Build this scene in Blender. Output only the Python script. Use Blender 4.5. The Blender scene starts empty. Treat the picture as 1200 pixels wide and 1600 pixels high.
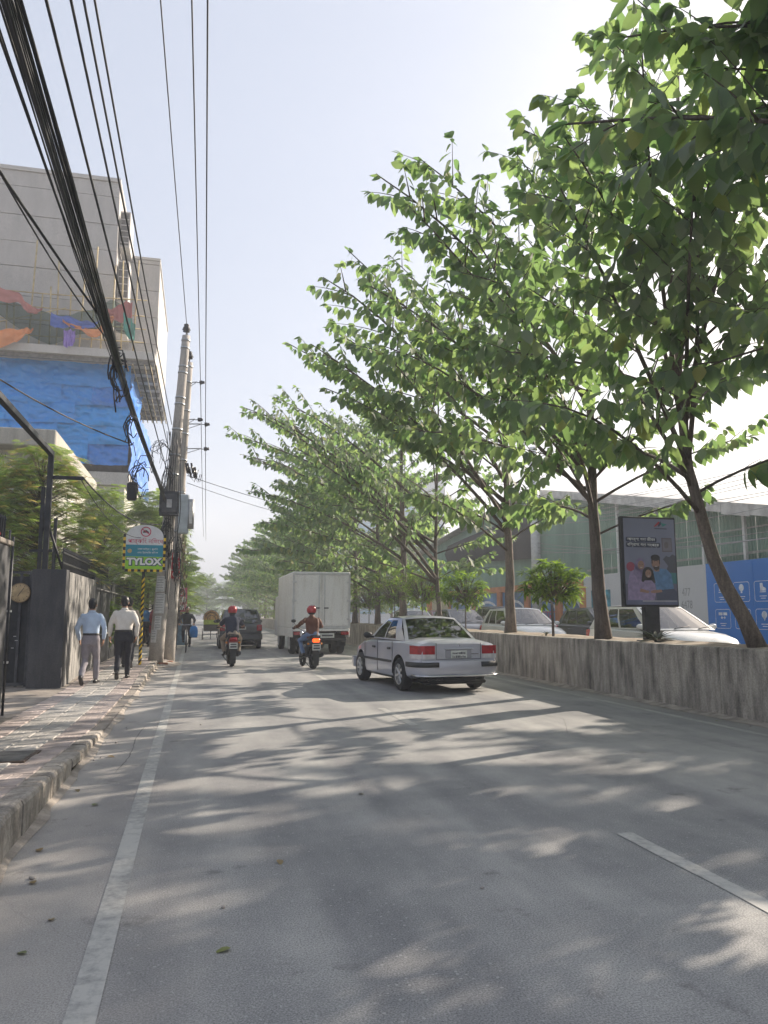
import bpy, math, random
import numpy as np
from mathutils import Vector, Matrix, noise
R = math.radians
random.seed(7)
SC = bpy.context.scene
COL = SC.collection

# ---------------------------------------------------------------- camera
CAM_H = 1.42
cam_d = bpy.data.cameras.new('camera')
cam = bpy.data.objects.new('camera', cam_d)
COL.objects.link(cam)
cam_d.sensor_fit = 'VERTICAL'
cam_d.sensor_height = 36.0
cam_d.lens = 27.0
cam_d.clip_start = 0.05
cam_d.clip_end = 2000
cam.location = (0, 0, CAM_H)
cam.rotation_euler = (R(90 + 7.595), 0, R(-13.47))
SC.camera = cam

# ---------------------------------------------------------------- sky and sun
SUN_AZ, SUN_EL = 62.0, 27.0          # azimuth measured from the street direction towards the median
SC.world = bpy.data.worlds.new('World')
SC.world.use_nodes = True
wn = SC.world.node_tree
bg = wn.nodes['Background']
sky = wn.nodes.new('ShaderNodeTexSky')
sky.sky_type = 'NISHITA'
sky.sun_disc = False
sky.sun_elevation = R(SUN_EL)
sky.sun_rotation = R(SUN_AZ)
sky.altitude = 0
sky.air_density = 1.0
sky.dust_density = 5.0
sky.ozone_density = 1.5
mixn = wn.nodes.new('ShaderNodeMix'); mixn.data_type = 'RGBA'
mixn.inputs[0].default_value = 0.62
mixn.inputs[7].default_value = (4.75, 5.1, 5.95, 1)      # even pale haze of the whole sky
wn.links.new(sky.outputs[0], mixn.inputs[6])
wn.links.new(mixn.outputs[2], bg.inputs['Color'])
bg.inputs['Strength'].default_value = 0.056
sd = Vector((math.sin(R(SUN_AZ)) * math.cos(R(SUN_EL)), math.cos(R(SUN_AZ)) * math.cos(R(SUN_EL)), math.sin(R(SUN_EL))))
sl = bpy.data.lights.new('sun', 'SUN')
sl.energy = 3.0
sl.angle = R(0.55)
sl.color = (1.0, 0.88, 0.74)
so = bpy.data.objects.new('sun', sl)
so.rotation_euler = sd.to_track_quat('Z', 'Y').to_euler()
so.location = (20, 10, 30)
COL.objects.link(so)
SC.view_settings.view_transform = 'Standard'
SC.view_settings.look = 'None'
SC.view_settings.gamma = 1.0
SC.view_settings.use_curve_mapping = False
SC.view_settings.exposure = 1.6
SC.cycles.max_bounces = 6
SC.cycles.diffuse_bounces = 3
SC.cycles.glossy_bounces = 3
SC.cycles.transmission_bounces = 4
SC.cycles.transparent_max_bounces = 8
SC.cycles.volume_bounces = 1
SC.cycles.sample_clamp_indirect = 8.0

# ---------------------------------------------------------------- helpers
def tag(o, label=None, cat=None, group=None, kind=None):
    if label: o['label'] = label
    if cat: o['category'] = cat
    if group: o['group'] = group
    if kind: o['kind'] = kind
    return o

def thing(name, label, cat, loc=(0, 0, 0), rz=0.0, group=None):
    o = bpy.data.objects.new(name, None)
    o.empty_display_size = 0.2
    COL.objects.link(o)
    o.location = loc
    o.rotation_euler = (0, 0, rz)
    return tag(o, label, cat, group)

def place(name, me, parent=None, loc=None, rot=None, scale=None):
    o = bpy.data.objects.new(name, me)
    COL.objects.link(o)
    if parent is not None: o.parent = parent
    if loc is not None: o.location = loc
    if rot is not None: o.rotation_euler = rot
    if scale is not None: o.scale = scale
    return o

def copy_thing(o, loc=None, rz=None, label=None, parent=None, keep=None):
    kids = [k for k in bpy.data.objects if k.parent == o] if keep is None else keep[o.name]
    c = o.copy()
    COL.objects.link(c)
    if parent is not None: c.parent = parent
    if loc is not None: c.location = loc
    if rz is not None: c.rotation_euler = (0, 0, rz)
    if label: c['label'] = label
    for k in kids:
        copy_thing(k, parent=c)
    return c

class MB:
    def __init__(s):
        s.v = []; s.f = []; s.m = []; s.sm = []
    def add(s, vs, fs, mi=0, sm=False, mtx=None):
        b = len(s.v)
        if mtx is not None:
            vs = [tuple(mtx @ Vector(p)) for p in vs]
        s.v.extend([tuple(p) for p in vs])
        for f in fs:
            s.f.append(tuple(b + i for i in f)); s.m.append(mi); s.sm.append(sm)
        return s
    def box(s, x0, x1, y0, y1, z0, z1, mi=0, bev=0.0, mtx=None):
        if x0 > x1: x0, x1 = x1, x0
        if y0 > y1: y0, y1 = y1, y0
        if z0 > z1: z0, z1 = z1, z0
        if bev <= 0:
            vs = [(x, y, z) for z in (z0, z1) for y in (y0, y1) for x in (x0, x1)]
            return s.add(vs, [(0, 2, 3, 1), (4, 5, 7, 6), (0, 1, 5, 4), (2, 6, 7, 3), (0, 4, 6, 2), (1, 3, 7, 5)], mi, False, mtx)
        b = min(bev, (x1 - x0) * .49, (y1 - y0) * .49, (z1 - z0) * .49)
        vs = []; idx = {}
        for ix, (x, sx) in enumerate(((x0, 1), (x1, -1))):
            for iy, (y, sy) in enumerate(((y0, 1), (y1, -1))):
                for iz, (z, sz) in enumerate(((z0, 1), (z1, -1))):
                    for a in range(3):
                        idx[ix, iy, iz, a] = len(vs)
                        vs.append((x + (0 if a == 0 else b * sx), y + (0 if a == 1 else b * sy), z + (0 if a == 2 else b * sz)))
        fs = []
        for a in range(3):
            o1, o2 = [(1, 2), (2, 0), (0, 1)][a]
            for e in (0, 1):
                q = []
                for (p, r) in ((0, 0), (1, 0), (1, 1), (0, 1)):
                    k = [0, 0, 0]; k[a] = e; k[o1] = p; k[o2] = r
                    q.append(idx[k[0], k[1], k[2], a])
                fs.append(tuple(q if e else q[::-1]))
        for a in range(3):
            o1, o2 = [(1, 2), (2, 0), (0, 1)][a]
            for p in (0, 1):
                for r in (0, 1):
                    k = [0, 0, 0]; k[o1] = p; k[o2] = r
                    k0 = list(k); k0[a] = 0; k1 = list(k); k1[a] = 1
                    q = (idx[(*k0, o1)], idx[(*k1, o1)], idx[(*k1, o2)], idx[(*k0, o2)])
                    fs.append(q if (p == r) else q[::-1])
        for ix in (0, 1):
            for iy in (0, 1):
                for iz in (0, 1):
                    t = (idx[ix, iy, iz, 0], idx[ix, iy, iz, 1], idx[ix, iy, iz, 2])
                    fs.append(t if (ix + iy + iz) % 2 else t[::-1])
        return s.add(vs, fs, mi, False, mtx)
    def cyl(s, p0, p1, r0, r1=None, n=10, mi=0, caps=True, sm=True):
        return s.tube([p0, p1], [r0, r0 if r1 is None else r1], n, mi, caps, sm)
    def tube(s, pts, r, n=6, mi=0, caps=True, sm=True):
        pts = [Vector(p) for p in pts]
        k = len(pts)
        rs = list(r) if hasattr(r, '__len__') else [r] * k
        vs = []; ref = None
        for i, p in enumerate(pts):
            t = (pts[min(i + 1, k - 1)] - pts[max(i - 1, 0)])
            t = t.normalized() if t.length > 1e-9 else Vector((0, 0, 1))
            if ref is None:
                ref = t.cross(Vector((0, 0, 1)))
                if ref.length < .05: ref = t.cross(Vector((1, 0, 0)))
                ref.normalize()
            else:
                ref = ref - t * ref.dot(t)
                if ref.length < 1e-5: ref = t.orthogonal()
                ref.normalize()
            w = t.cross(ref)
            for j in range(n):
                a = 2 * math.pi * j / n
                vs.append(tuple(p + (ref * math.cos(a) + w * math.sin(a)) * rs[i]))
        fs = []
        for i in range(k - 1):
            for j in range(n):
                fs.append((i * n + j, i * n + (j + 1) % n, (i + 1) * n + (j + 1) % n, (i + 1) * n + j))
        s.add(vs, fs, mi, sm)
        if caps:
            b = len(s.v) - len(vs)
            s.f.append(tuple(b + j for j in range(n))[::-1]); s.m.append(mi); s.sm.append(False)
            s.f.append(tuple(b + (k - 1) * n + j for j in range(n))); s.m.append(mi); s.sm.append(False)
        return s
    def rings(s, rings, mi=0, sm=True, caps=True, mtx=None, closed=True):
        n = len(rings[0]); vs = [p for r in rings for p in r]; fs = []
        for i in range(len(rings) - 1):
            for j in range(n if closed else n - 1):
                fs.append((i * n + j, i * n + (j + 1) % n, (i + 1) * n + (j + 1) % n, (i + 1) * n + j))
        if caps:
            fs.append(tuple(range(n))[::-1]); fs.append(tuple((len(rings) - 1) * n + j for j in range(n)))
        return s.add(vs, fs, mi, sm, mtx)
    def lathe(s, prof, n=16, mi=0, sm=True, mtx=None, caps=True):
        return s.rings([[(r * math.cos(2 * math.pi * j / n), r * math.sin(2 * math.pi * j / n), z) for j in range(n)] for r, z in prof], mi, sm, caps, mtx)
    def ell(s, c, rx, ry, rz, n=12, m=8, mi=0, mtx=None):
        prof = []
        for i in range(m + 1):
            a = -math.pi / 2 + math.pi * i / m
            prof.append((max(math.cos(a), .02), math.sin(a)))
        M = Matrix.Translation(c) @ Matrix.Diagonal((rx, ry, rz, 1))
        if mtx is not None: M = mtx @ M
        return s.lathe(prof, n, mi, True, M)
    def prism(s, poly, a0, a1, axis='z', mi=0, mtx=None, sm=False):
        n = len(poly)
        def P(p, a):
            return (p[0], p[1], a) if axis == 'z' else ((a, p[0], p[1]) if axis == 'x' else (p[0], a, p[1]))
        vs = [P(p, a0) for p in poly] + [P(p, a1) for p in poly]
        fs = [(i, (i + 1) % n, n + (i + 1) % n, n + i) for i in range(n)]
        fs += [tuple(range(n))[::-1], tuple(range(n, 2 * n))]
        return s.add(vs, fs, mi, sm, mtx)
    def mesh(s, name, mats, sharp=None):
        me = bpy.data.meshes.new(name)
        me.from_pydata(s.v, [], s.f)
        for m in (mats if isinstance(mats, (list, tuple)) else [mats]):
            me.materials.append(m)
        me.polygons.foreach_set('material_index', s.m)
        me.polygons.foreach_set('use_smooth', s.sm)
        me.update()
        if sharp: me.set_sharp_from_angle(angle=R(sharp))
        return me
    def build(s, name, mats, parent=None, loc=None, rot=None, sharp=None):
        return place(name, s.mesh(name, mats, sharp), parent, loc, rot)

def bake(me, mods):
    """run modifiers on a mesh and return the resulting mesh"""
    o = bpy.data.objects.new('bake_tmp', me)
    COL.objects.link(o)
    for kind, props in mods:
        m = o.modifiers.new(kind, kind)
        for k, v in props.items(): setattr(m, k, v)
    bpy.context.view_layer.update()
    dg = bpy.context.evaluated_depsgraph_get()
    out = bpy.data.meshes.new_from_object(o.evaluated_get(dg))
    bpy.data.objects.remove(o)
    return out

def text_mesh(name, body, size, material, extrude=0.0, align='CENTER', offset=0.0, sx=1.0, shear=0.0):
    cu = bpy.data.curves.new(name, 'FONT')
    cu.body = body; cu.size = size; cu.align_x = align; cu.align_y = 'CENTER'
    cu.extrude = extrude; cu.offset = offset; cu.shear = shear
    cu.resolution_u = 3
    o = bpy.data.objects.new(name, cu)
    COL.objects.link(o)
    bpy.context.view_layer.update()
    dg = bpy.context.evaluated_depsgraph_get()
    me = bpy.data.meshes.new_from_object(o.evaluated_get(dg))
    bpy.data.objects.remove(o)
    if sx != 1.0: me.transform(Matrix.Diagonal((sx, 1, 1, 1)))
    me.materials.clear(); me.materials.append(material)
    me.name = name
    return me

# ---------------------------------------------------------------- materials
MATS = {}
def _bsdf(m):
    return m.node_tree.nodes['Principled BSDF']
def mat(name, col, rough=.6, metal=0.0, var=.18, scale=6.0, bump=0.0, bscale=60.0, col2=None, lo=.35, hi=.65, coat=0.0, stretch=(1, 1, 1), detail=6.0, spec=.5, emit=0.0):
    if name in MATS: return MATS[name]
    m = bpy.data.materials.new(name); m.use_nodes = True
    nt = m.node_tree; b = _bsdf(m)
    b.inputs['Roughness'].default_value = rough
    b.inputs['Metallic'].default_value = metal
    b.inputs['Coat Weight'].default_value = coat
    b.inputs['Coat Roughness'].default_value = .06
    b.inputs['Specular IOR Level'].default_value = spec
    tc = nt.nodes.new('ShaderNodeTexCoord')
    mp = nt.nodes.new('ShaderNodeMapping')
    mp.inputs['Scale'].default_value = stretch
    nt.links.new(tc.outputs['Object'], mp.inputs['Vector'])
    nz = nt.nodes.new('ShaderNodeTexNoise')
    nz.inputs['Scale'].default_value = scale
    nz.inputs['Detail'].default_value = detail
    nt.links.new(mp.outputs[0], nz.inputs['Vector'])
    rp = nt.nodes.new('ShaderNodeValToRGB')
    c2 = col2 if col2 else tuple(min(1, c * (1 + var)) for c in col)
    c1 = col if col2 else tuple(c * (1 - var) for c in col)
    rp.color_ramp.elements[0].position = lo; rp.color_ramp.elements[1].position = hi
    rp.color_ramp.elements[0].color = (*c1, 1); rp.color_ramp.elements[1].color = (*c2, 1)
    nt.links.new(nz.outputs['Fac'], rp.inputs['Fac'])
    nt.links.new(rp.outputs[0], b.inputs['Base Color'])
    if emit:
        nt.links.new(rp.outputs[0], b.inputs['Emission Color'])
        b.inputs['Emission Strength'].default_value = emit
    if bump:
        n2 = nt.nodes.new('ShaderNodeTexNoise')
        n2.inputs['Scale'].default_value = bscale
        n2.inputs['Detail'].default_value = 4
        nt.links.new(mp.outputs[0], n2.inputs['Vector'])
        bp = nt.nodes.new('ShaderNodeBump')
        bp.inputs['Strength'].default_value = bump
        bp.inputs['Distance'].default_value = .02
        nt.links.new(n2.outputs['Fac'], bp.inputs['Height'])
        nt.links.new(bp.outputs[0], b.inputs['Normal'])
    MATS[name] = m
    return m

def N(nt, kind, **kw):
    n = nt.nodes.new(kind)
    for k, v in kw.items():
        if k in n.inputs.keys(): n.inputs[k].default_value = v
        else: setattr(n, k, v)
    return n

def leaf_mat(name, top, thru, dusty=(.2, .2, .17), dust=.35, rough=.45, tr=.45):
    if name in MATS: return MATS[name]
    m = bpy.data.materials.new(name); m.use_nodes = True
    nt = m.node_tree; b = _bsdf(m); out = nt.nodes['Material Output']
    L = nt.links.new
    geo = N(nt, 'ShaderNodeNewGeometry'); oi = N(nt, 'ShaderNodeObjectInfo')
    ad = N(nt, 'ShaderNodeMath', operation='ADD'); L(geo.outputs['Random Per Island'], ad.inputs[0]); L(oi.outputs['Random'], ad.inputs[1])
    fr = N(nt, 'ShaderNodeMath', operation='FRACT'); L(ad.outputs[0], fr.inputs[0])
    hs = N(nt, 'ShaderNodeValToRGB')
    e = hs.color_ramp.elements
    e[0].position = 0; e[0].color = (*[c * .6 for c in top], 1)
    e[1].position = 1; e[1].color = (*[c * 1.25 for c in top], 1)
    e2 = e.new(.55); e2.color = (*top, 1)
    e3 = e.new(.93); e3.color = (top[0] * 1.7, top[1] * 1.35, top[2] * .9, 1)
    e4 = e.new(.985); e4.color = (top[0] * 3.2, top[1] * 1.7, top[2] * .8, 1)
    L(fr.outputs[0], hs.inputs['Fac'])
    m2 = N(nt, 'ShaderNodeMath', operation='MULTIPLY'); L(fr.outputs[0], m2.inputs[0]); m2.inputs[1].default_value = 7.31
    f2 = N(nt, 'ShaderNodeMath', operation='FRACT'); L(m2.outputs[0], f2.inputs[0])
    m3 = N(nt, 'ShaderNodeMath', operation='MULTIPLY'); L(f2.outputs[0], m3.inputs[0]); m3.inputs[1].default_value = dust * 1.6
    mx = N(nt, 'ShaderNodeMix', data_type='RGBA')
    L(m3.outputs[0], mx.inputs[0]); L(hs.outputs[0], mx.inputs[6]); mx.inputs[7].default_value = (*dusty, 1)
    L(mx.outputs[2], b.inputs['Base Color'])
    b.inputs['Roughness'].default_value = rough
    b.inputs['Specular IOR Level'].default_value = .25
    t = N(nt, 'ShaderNodeBsdfTranslucent')
    mt = N(nt, 'ShaderNodeMix', data_type='RGBA', blend_type='MULTIPLY'); mt.inputs[0].default_value = .75
    mt.inputs[6].default_value = (*thru, 1)
    sc = N(nt, 'ShaderNodeMix', data_type='RGBA'); L(fr.outputs[0], sc.inputs[0]); sc.inputs[6].default_value = (.45, .6, .5, 1); sc.inputs[7].default_value = (1.1, 1.0, .8, 1)
    L(sc.outputs[2], mt.inputs[7]); L(mt.outputs[2], t.inputs['Color'])
    ms = N(nt, 'ShaderNodeMixShader'); ms.inputs[0].default_value = tr
    L(b.outputs[0], ms.inputs[1]); L(t.outputs[0], ms.inputs[2]); L(ms.outputs[0], out.inputs['Surface'])
    MATS[name] = m
    return m

def glass_mat(name, tint=(.25, .3, .3), gloss=.9, rough=.03):
    if name in MATS: return MATS[name]
    m = bpy.data.materials.new(name); m.use_nodes = True
    nt = m.node_tree; out = nt.nodes['Material Output']; nt.nodes.remove(_bsdf(m)); L = nt.links.new
    tr = N(nt, 'ShaderNodeBsdfTransparent', Color=(*tint, 1))
    gl = N(nt, 'ShaderNodeBsdfGlossy', Color=(gloss, gloss, gloss, 1), Roughness=rough)
    lw = N(nt, 'ShaderNodeLayerWeight', Blend=.35)
    ml = N(nt, 'ShaderNodeMath', operation='MULTIPLY_ADD'); L(lw.outputs['Fresnel'], ml.inputs[0]); ml.inputs[1].default_value = .9; ml.inputs[2].default_value = .12
    mx = N(nt, 'ShaderNodeMixShader'); L(ml.outputs[0], mx.inputs[0]); L(tr.outputs[0], mx.inputs[1]); L(gl.outputs[0], mx.inputs[2])
    L(mx.outputs[0], out.inputs['Surface'])
    MATS[name] = m
    return m

def asphalt_mat():
    m = bpy.data.materials.new('asphalt'); m.use_nodes = True
    nt = m.node_tree; b = _bsdf(m); L = nt.links.new
    tc = N(nt, 'ShaderNodeTexCoord')
    big = N(nt, 'ShaderNodeTexNoise', Scale=.8, Detail=8.0, Roughness=.68); L(tc.outputs['Object'], big.inputs['Vector'])
    mp = N(nt, 'ShaderNodeMapping', Scale=(2.2, .25, 1)); L(tc.outputs['Object'], mp.inputs['Vector'])
    trk = N(nt, 'ShaderNodeTexNoise', Scale=.9, Detail=4.0); L(mp.outputs[0], trk.inputs['Vector'])
    fine = N(nt, 'ShaderNodeTexNoise', Scale=120.0, Detail=3.0, Roughness=.8); L(tc.outputs['Object'], fine.inputs['Vector'])
    vor = N(nt, 'ShaderNodeTexVoronoi', Scale=62.0, Randomness=1.0); L(tc.outputs['Object'], vor.inputs['Vector'])
    base = N(nt, 'ShaderNodeValToRGB'); e = base.color_ramp.elements
    e[0].position = .3; e[0].color = (.225, .226, .23, 1); e[1].position = .7; e[1].color = (.39, .382, .372, 1)
    L(big.outputs['Fac'], base.inputs['Fac'])
    mt = N(nt, 'ShaderNodeMix', data_type='RGBA', blend_type='MULTIPLY'); mt.inputs[0].default_value = .8
    rt = N(nt, 'ShaderNodeValToRGB'); rt.color_ramp.elements[0].position = .35; rt.color_ramp.elements[0].color = (.66, .66, .68, 1); rt.color_ramp.elements[1].position = .62; rt.color_ramp.elements[1].color = (1.1, 1.09, 1.06, 1)
    L(trk.outputs['Fac'], rt.inputs['Fac']); L(base.outputs[0], mt.inputs[6]); L(rt.outputs[0], mt.inputs[7])
    # aggregate chips
    mf = N(nt, 'ShaderNodeMix', data_type='RGBA', blend_type='MULTIPLY'); mf.inputs[0].default_value = 1.0
    rf = N(nt, 'ShaderNodeValToRGB'); rf.color_ramp.elements[0].position = .32; rf.color_ramp.elements[0].color = (.45, .45, .46, 1); rf.color_ramp.elements[1].position = .66; rf.color_ramp.elements[1].color = (1.50, 1.50, 1.47, 1)
    L(fine.outputs['Fac'], rf.inputs['Fac']); L(mt.outputs[2], mf.inputs[6]); L(rf.outputs[0], mf.inputs[7])
    chip = N(nt, 'ShaderNodeValToRGB'); ce = chip.color_ramp.elements; ce[0].position = .93; ce[0].color = (0, 0, 0, 1); ce[1].position = .97; ce[1].color = (1, 1, 1, 1)
    sep = N(nt, 'ShaderNodeSeparateColor'); L(vor.outputs['Color'], sep.inputs[0]); L(sep.outputs[0], chip.inputs['Fac'])
    vd = N(nt, 'ShaderNodeMath', operation='LESS_THAN'); L(vor.outputs['Distance'], vd.inputs[0]); vd.inputs[1].default_value = .42
    cm = N(nt, 'ShaderNodeMath', operation='MULTIPLY'); L(chip.outputs[0], cm.inputs[0]); L(vd.outputs[0], cm.inputs[1])
    mc = N(nt, 'ShaderNodeMix', data_type='RGBA'); L(cm.outputs[0], mc.inputs[0]); L(mf.outputs[2], mc.inputs[6]); mc.inputs[7].default_value = (.38, .375, .365, 1)
    # pale dust against the kerb and the median wall
    sx = N(nt, 'ShaderNodeSeparateXYZ'); L(tc.outputs['Object'], sx.inputs[0])
    dk = N(nt, 'ShaderNodeMapRange'); L(sx.outputs[0], dk.inputs[0]); dk.inputs[1].default_value = -1.05; dk.inputs[2].default_value = .25; dk.inputs[3].default_value = 1; dk.inputs[4].default_value = 0
    dw = N(nt, 'ShaderNodeMapRange'); L(sx.outputs[0], dw.inputs[0]); dw.inputs[1].default_value = 6.3; dw.inputs[2].default_value = 7.1; dw.inputs[3].default_value = 0; dw.inputs[4].default_value = .8
    dm = N(nt, 'ShaderNodeMath', operation='MAXIMUM'); L(dk.outputs[0], dm.inputs[0]); L(dw.outputs[0], dm.inputs[1])
    dn = N(nt, 'ShaderNodeTexNoise', Scale=2.3, Detail=6.0, Roughness=.65); L(tc.outputs['Object'], dn.inputs['Vector'])
    dp = N(nt, 'ShaderNodeMath', operation='MULTIPLY'); L(dm.outputs[0], dp.inputs[0]); L(dn.outputs['Fac'], dp.inputs[1])
    md = N(nt, 'ShaderNodeMix', data_type='RGBA'); L(dp.outputs[0], md.inputs[0]); L(mc.outputs[2], md.inputs[6]); md.inputs[7].default_value = (.46, .415, .37, 1)
    # oil drips
    on = N(nt, 'ShaderNodeTexNoise', Scale=1.7, Detail=7.0, Roughness=.72); L(tc.outputs['Object'], on.inputs['Vector'])
    orr = N(nt, 'ShaderNodeValToRGB'); oe = orr.color_ramp.elements; oe[0].position = .60; oe[0].color = (0, 0, 0, 1); oe[1].position = .70; oe[1].color = (.55, .55, .55, 1)
    L(on.outputs['Fac'], orr.inputs['Fac'])
    mo = N(nt, 'ShaderNodeMix', data_type='RGBA'); L(orr.outputs[0], mo.inputs[0]); L(md.outputs[2], mo.inputs[6]); mo.inputs[7].default_value = (.07, .067, .065, 1)
    # cracks
    cw = N(nt, 'ShaderNodeTexVoronoi', feature='DISTANCE_TO_EDGE', Scale=.33); 
    wp = N(nt, 'ShaderNodeMix', data_type='RGBA'); wp.inputs[0].default_value = .18; L(tc.outputs['Object'], wp.inputs[6]); L(dn.outputs['Color'], wp.inputs[7]); L(wp.outputs[2], cw.inputs['Vector'])
    cl = N(nt, 'ShaderNodeMath', operation='LESS_THAN'); L(cw.outputs['Distance'], cl.inputs[0]); cl.inputs[1].default_value = .0009
    cc = N(nt, 'ShaderNodeMath', operation='MULTIPLY'); L(cl.outputs[0], cc.inputs[0]); cc.inputs[1].default_value = .12
    mk = N(nt, 'ShaderNodeMix', data_type='RGBA'); L(cc.outputs[0], mk.inputs[0]); L(mo.outputs[2], mk.inputs[6]); mk.inputs[7].default_value = (.05, .048, .046, 1)
    L(mk.outputs[2], b.inputs['Base Color'])
    b.inputs['Roughness'].default_value = .82
    b.inputs['Specular IOR Level'].default_value = .35
    bp = N(nt, 'ShaderNodeBump', Strength=.55, Distance=.006); L(fine.outputs['Fac'], bp.inputs['Height']); L(bp.outputs[0], b.inputs['Normal'])
    return m

def streak_mat(name, pale, dark, moss=None, rough=.9, sc=(5, 5, .55), thr=(.38, .62), bump=.5):
    """weathered concrete with rain streaks running down"""
    if name in MATS: return MATS[name]
    m = bpy.data.materials.new(name); m.use_nodes = True
    nt = m.node_tree; b = _bsdf(m); L = nt.links.new
    tc = N(nt, 'ShaderNodeTexCoord')
    mp = N(nt, 'ShaderNodeMapping', Scale=sc); L(tc.outputs['Object'], mp.inputs['Vector'])
    n1 = N(nt, 'ShaderNodeTexNoise', Scale=1.6, Detail=8.0, Roughness=.62); L(mp.outputs[0], n1.inputs['Vector'])
    n2 = N(nt, 'ShaderNodeTexNoise', Scale=1.1, Detail=6.0, Roughness=.6); L(tc.outputs['Object'], n2.inputs['Vector'])
    n3 = N(nt, 'ShaderNodeTexNoise', Scale=35.0, Detail=5.0, Roughness=.6); L(tc.outputs['Object'], n3.inputs['Vector'])
    r1 = N(nt, 'ShaderNodeValToRGB'); e = r1.color_ramp.elements
    e[0].position = thr[0]; e[0].color = (*dark, 1); e[1].position = thr[1]; e[1].color = (*pale, 1)
    ad = N(nt, 'ShaderNodeMath', operation='MULTIPLY_ADD'); L(n2.outputs['Fac'], ad.inputs[0]); ad.inputs[1].default_value = .5; L(n1.outputs['Fac'], ad.inputs[2])
    sb = N(nt, 'ShaderNodeMath', operation='SUBTRACT'); L(ad.outputs[0], sb.inputs[0]); sb.inputs[1].default_value = .25
    L(sb.outputs[0], r1.inputs['Fac'])
    mx = N(nt, 'ShaderNodeMix', data_type='RGBA', blend_type='MULTIPLY'); mx.inputs[0].default_value = .8
    r3 = N(nt, 'ShaderNodeValToRGB'); r3.color_ramp.elements[0].position = .3; r3.color_ramp.elements[0].color = (.65, .65, .65, 1); r3.color_ramp.elements[1].position = .6; r3.color_ramp.elements[1].color = (1.12, 1.1, 1.06, 1)
    L(n3.outputs['Fac'], r3.inputs['Fac']); L(r1.outputs[0], mx.inputs[6]); L(r3.outputs[0], mx.inputs[7])
    L(mx.outputs[2], b.inputs['Base Color'])
    b.inputs['Roughness'].default_value = rough
    bp = N(nt, 'ShaderNodeBump', Strength=bump, Distance=.012); L(n3.outputs['Fac'], bp.inputs['Height']); L(bp.outputs[0], b.inputs['Normal'])
    MATS[name] = m
    return m

def worn_paint_mat():
    m = bpy.data.materials.new('road_paint'); m.use_nodes = True
    nt = m.node_tree; b = _bsdf(m); L = nt.links.new
    tc = N(nt, 'ShaderNodeTexCoord')
    n1 = N(nt, 'ShaderNodeTexNoise', Scale=14.0, Detail=9.0, Roughness=.75); L(tc.outputs['Object'], n1.inputs['Vector'])
    n2 = N(nt, 'ShaderNodeTexNoise', Scale=1.3, Detail=3.0); L(tc.outputs['Object'], n2.inputs['Vector'])
    ad = N(nt, 'ShaderNodeMath', operation='MULTIPLY_ADD'); L(n2.outputs['Fac'], ad.inputs[0]); ad.inputs[1].default_value = .6; L(n1.outputs['Fac'], ad.inputs[2])
    r1 = N(nt, 'ShaderNodeValToRGB'); e = r1.color_ramp.elements
    e[0].position = .62; e[0].color = (.27, .265, .255, 1); e[1].position = .86; e[1].color = (.47, .46, .425, 1)
    L(ad.outputs[0], r1.inputs['Fac']); L(r1.outputs[0], b.inputs['Base Color'])
    b.inputs['Roughness'].default_value = .75
    return m
# ================================================================ setting
ASPH = asphalt_mat()
PAINT = worn_paint_mat()
CONC = streak_mat('kerb_concrete', (.46, .42, .375), (.23, .205, .18), sc=(3, 3, 1.2))
WALLC = streak_mat('median_concrete', (.46, .415, .36), (.10, .092, .08), sc=(3.4, 3.4, .75), thr=(.30, .66), bump=.7)
DUST = mat('dusty_soil', (.36, .315, .27), .95, var=.3, scale=5, bump=.6, bscale=30)
GROUND = mat('ground_earth', (.22, .19, .15), .95, var=.25, scale=.6, bump=.2)
KX = -1.05            # kerb face
WX = 7.15             # median wall face
Y0, Y1 = -14.0, 230.0

def zp(y):
    pts = [(-20, .25), (5.2, .25), (9.8, .05), (15.5, .035), (18.6, .15), (400, .15)]
    for (a, za), (b, zb) in zip(pts, pts[1:]):
        if y <= b:
            return za + (zb - za) * max(0, min(1, (y - a) / (b - a)))
    return .15

def sheet(name, x0, x1, y0, y1, z, m, nx=1, ny=1, parent=None):
    b = MB(); vs = []; fs = []
    for j in range(ny + 1):
        for i in range(nx + 1):
            vs.append((x0 + (x1 - x0) * i / nx, y0 + (y1 - y0) * j / ny, z))
    for j in range(ny):
        for i in range(nx):
            a = j * (nx + 1) + i
            fs.append((a, a + 1, a + nx + 2, a + nx + 1))
    return b.add(vs, fs).build(name, m, parent)

tag(sheet('ground', -700, 700, -300, 1100, -.12, GROUND), kind='structure')
tag(sheet('road', KX - .02, WX + .3, Y0, Y1, 0.0, ASPH, 4, 40), kind='structure')
tag(sheet('opposite_road', 8.7, 16.6, Y0, Y1, .12, ASPH, 4, 40), kind='structure')

# painted lines
b = MB()
xs = -.36
seg = 0
y = 1.2
while y < 70:
    L_ = random.uniform(.6, 1.6)
    w0 = w1 = .056
    x0c = -.345 - .0055 * y; x1c = -.345 - .0055 * (y + L_)
    b.add([(x0c - w0, y, .004), (x0c + w0, y, .004), (x1c + w1, y + L_, .004), (x1c - w1, y + L_, .004)], [(0, 1, 2, 3)])
    y += L_
tag(b.build('edge_line', PAINT), kind='structure')
for k in range(9):
    ya = 2.85 + 6.93 * k
    b = MB()
    n = 8; vs = []
    for i in range(n + 1):
        yy = ya + 1.9 * i / n
        vs += [(2.755 - .055 + random.uniform(-.006, .006), yy, .004), (2.755 + .055 + random.uniform(-.006, .006), yy, .004)]
    b.add(vs, [(2 * i, 2 * i + 1, 2 * i + 3, 2 * i + 2) for i in range(n)])
    tag(b.build('centre_dash', PAINT), kind='structure')
b = MB()
y = 2.0
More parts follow.
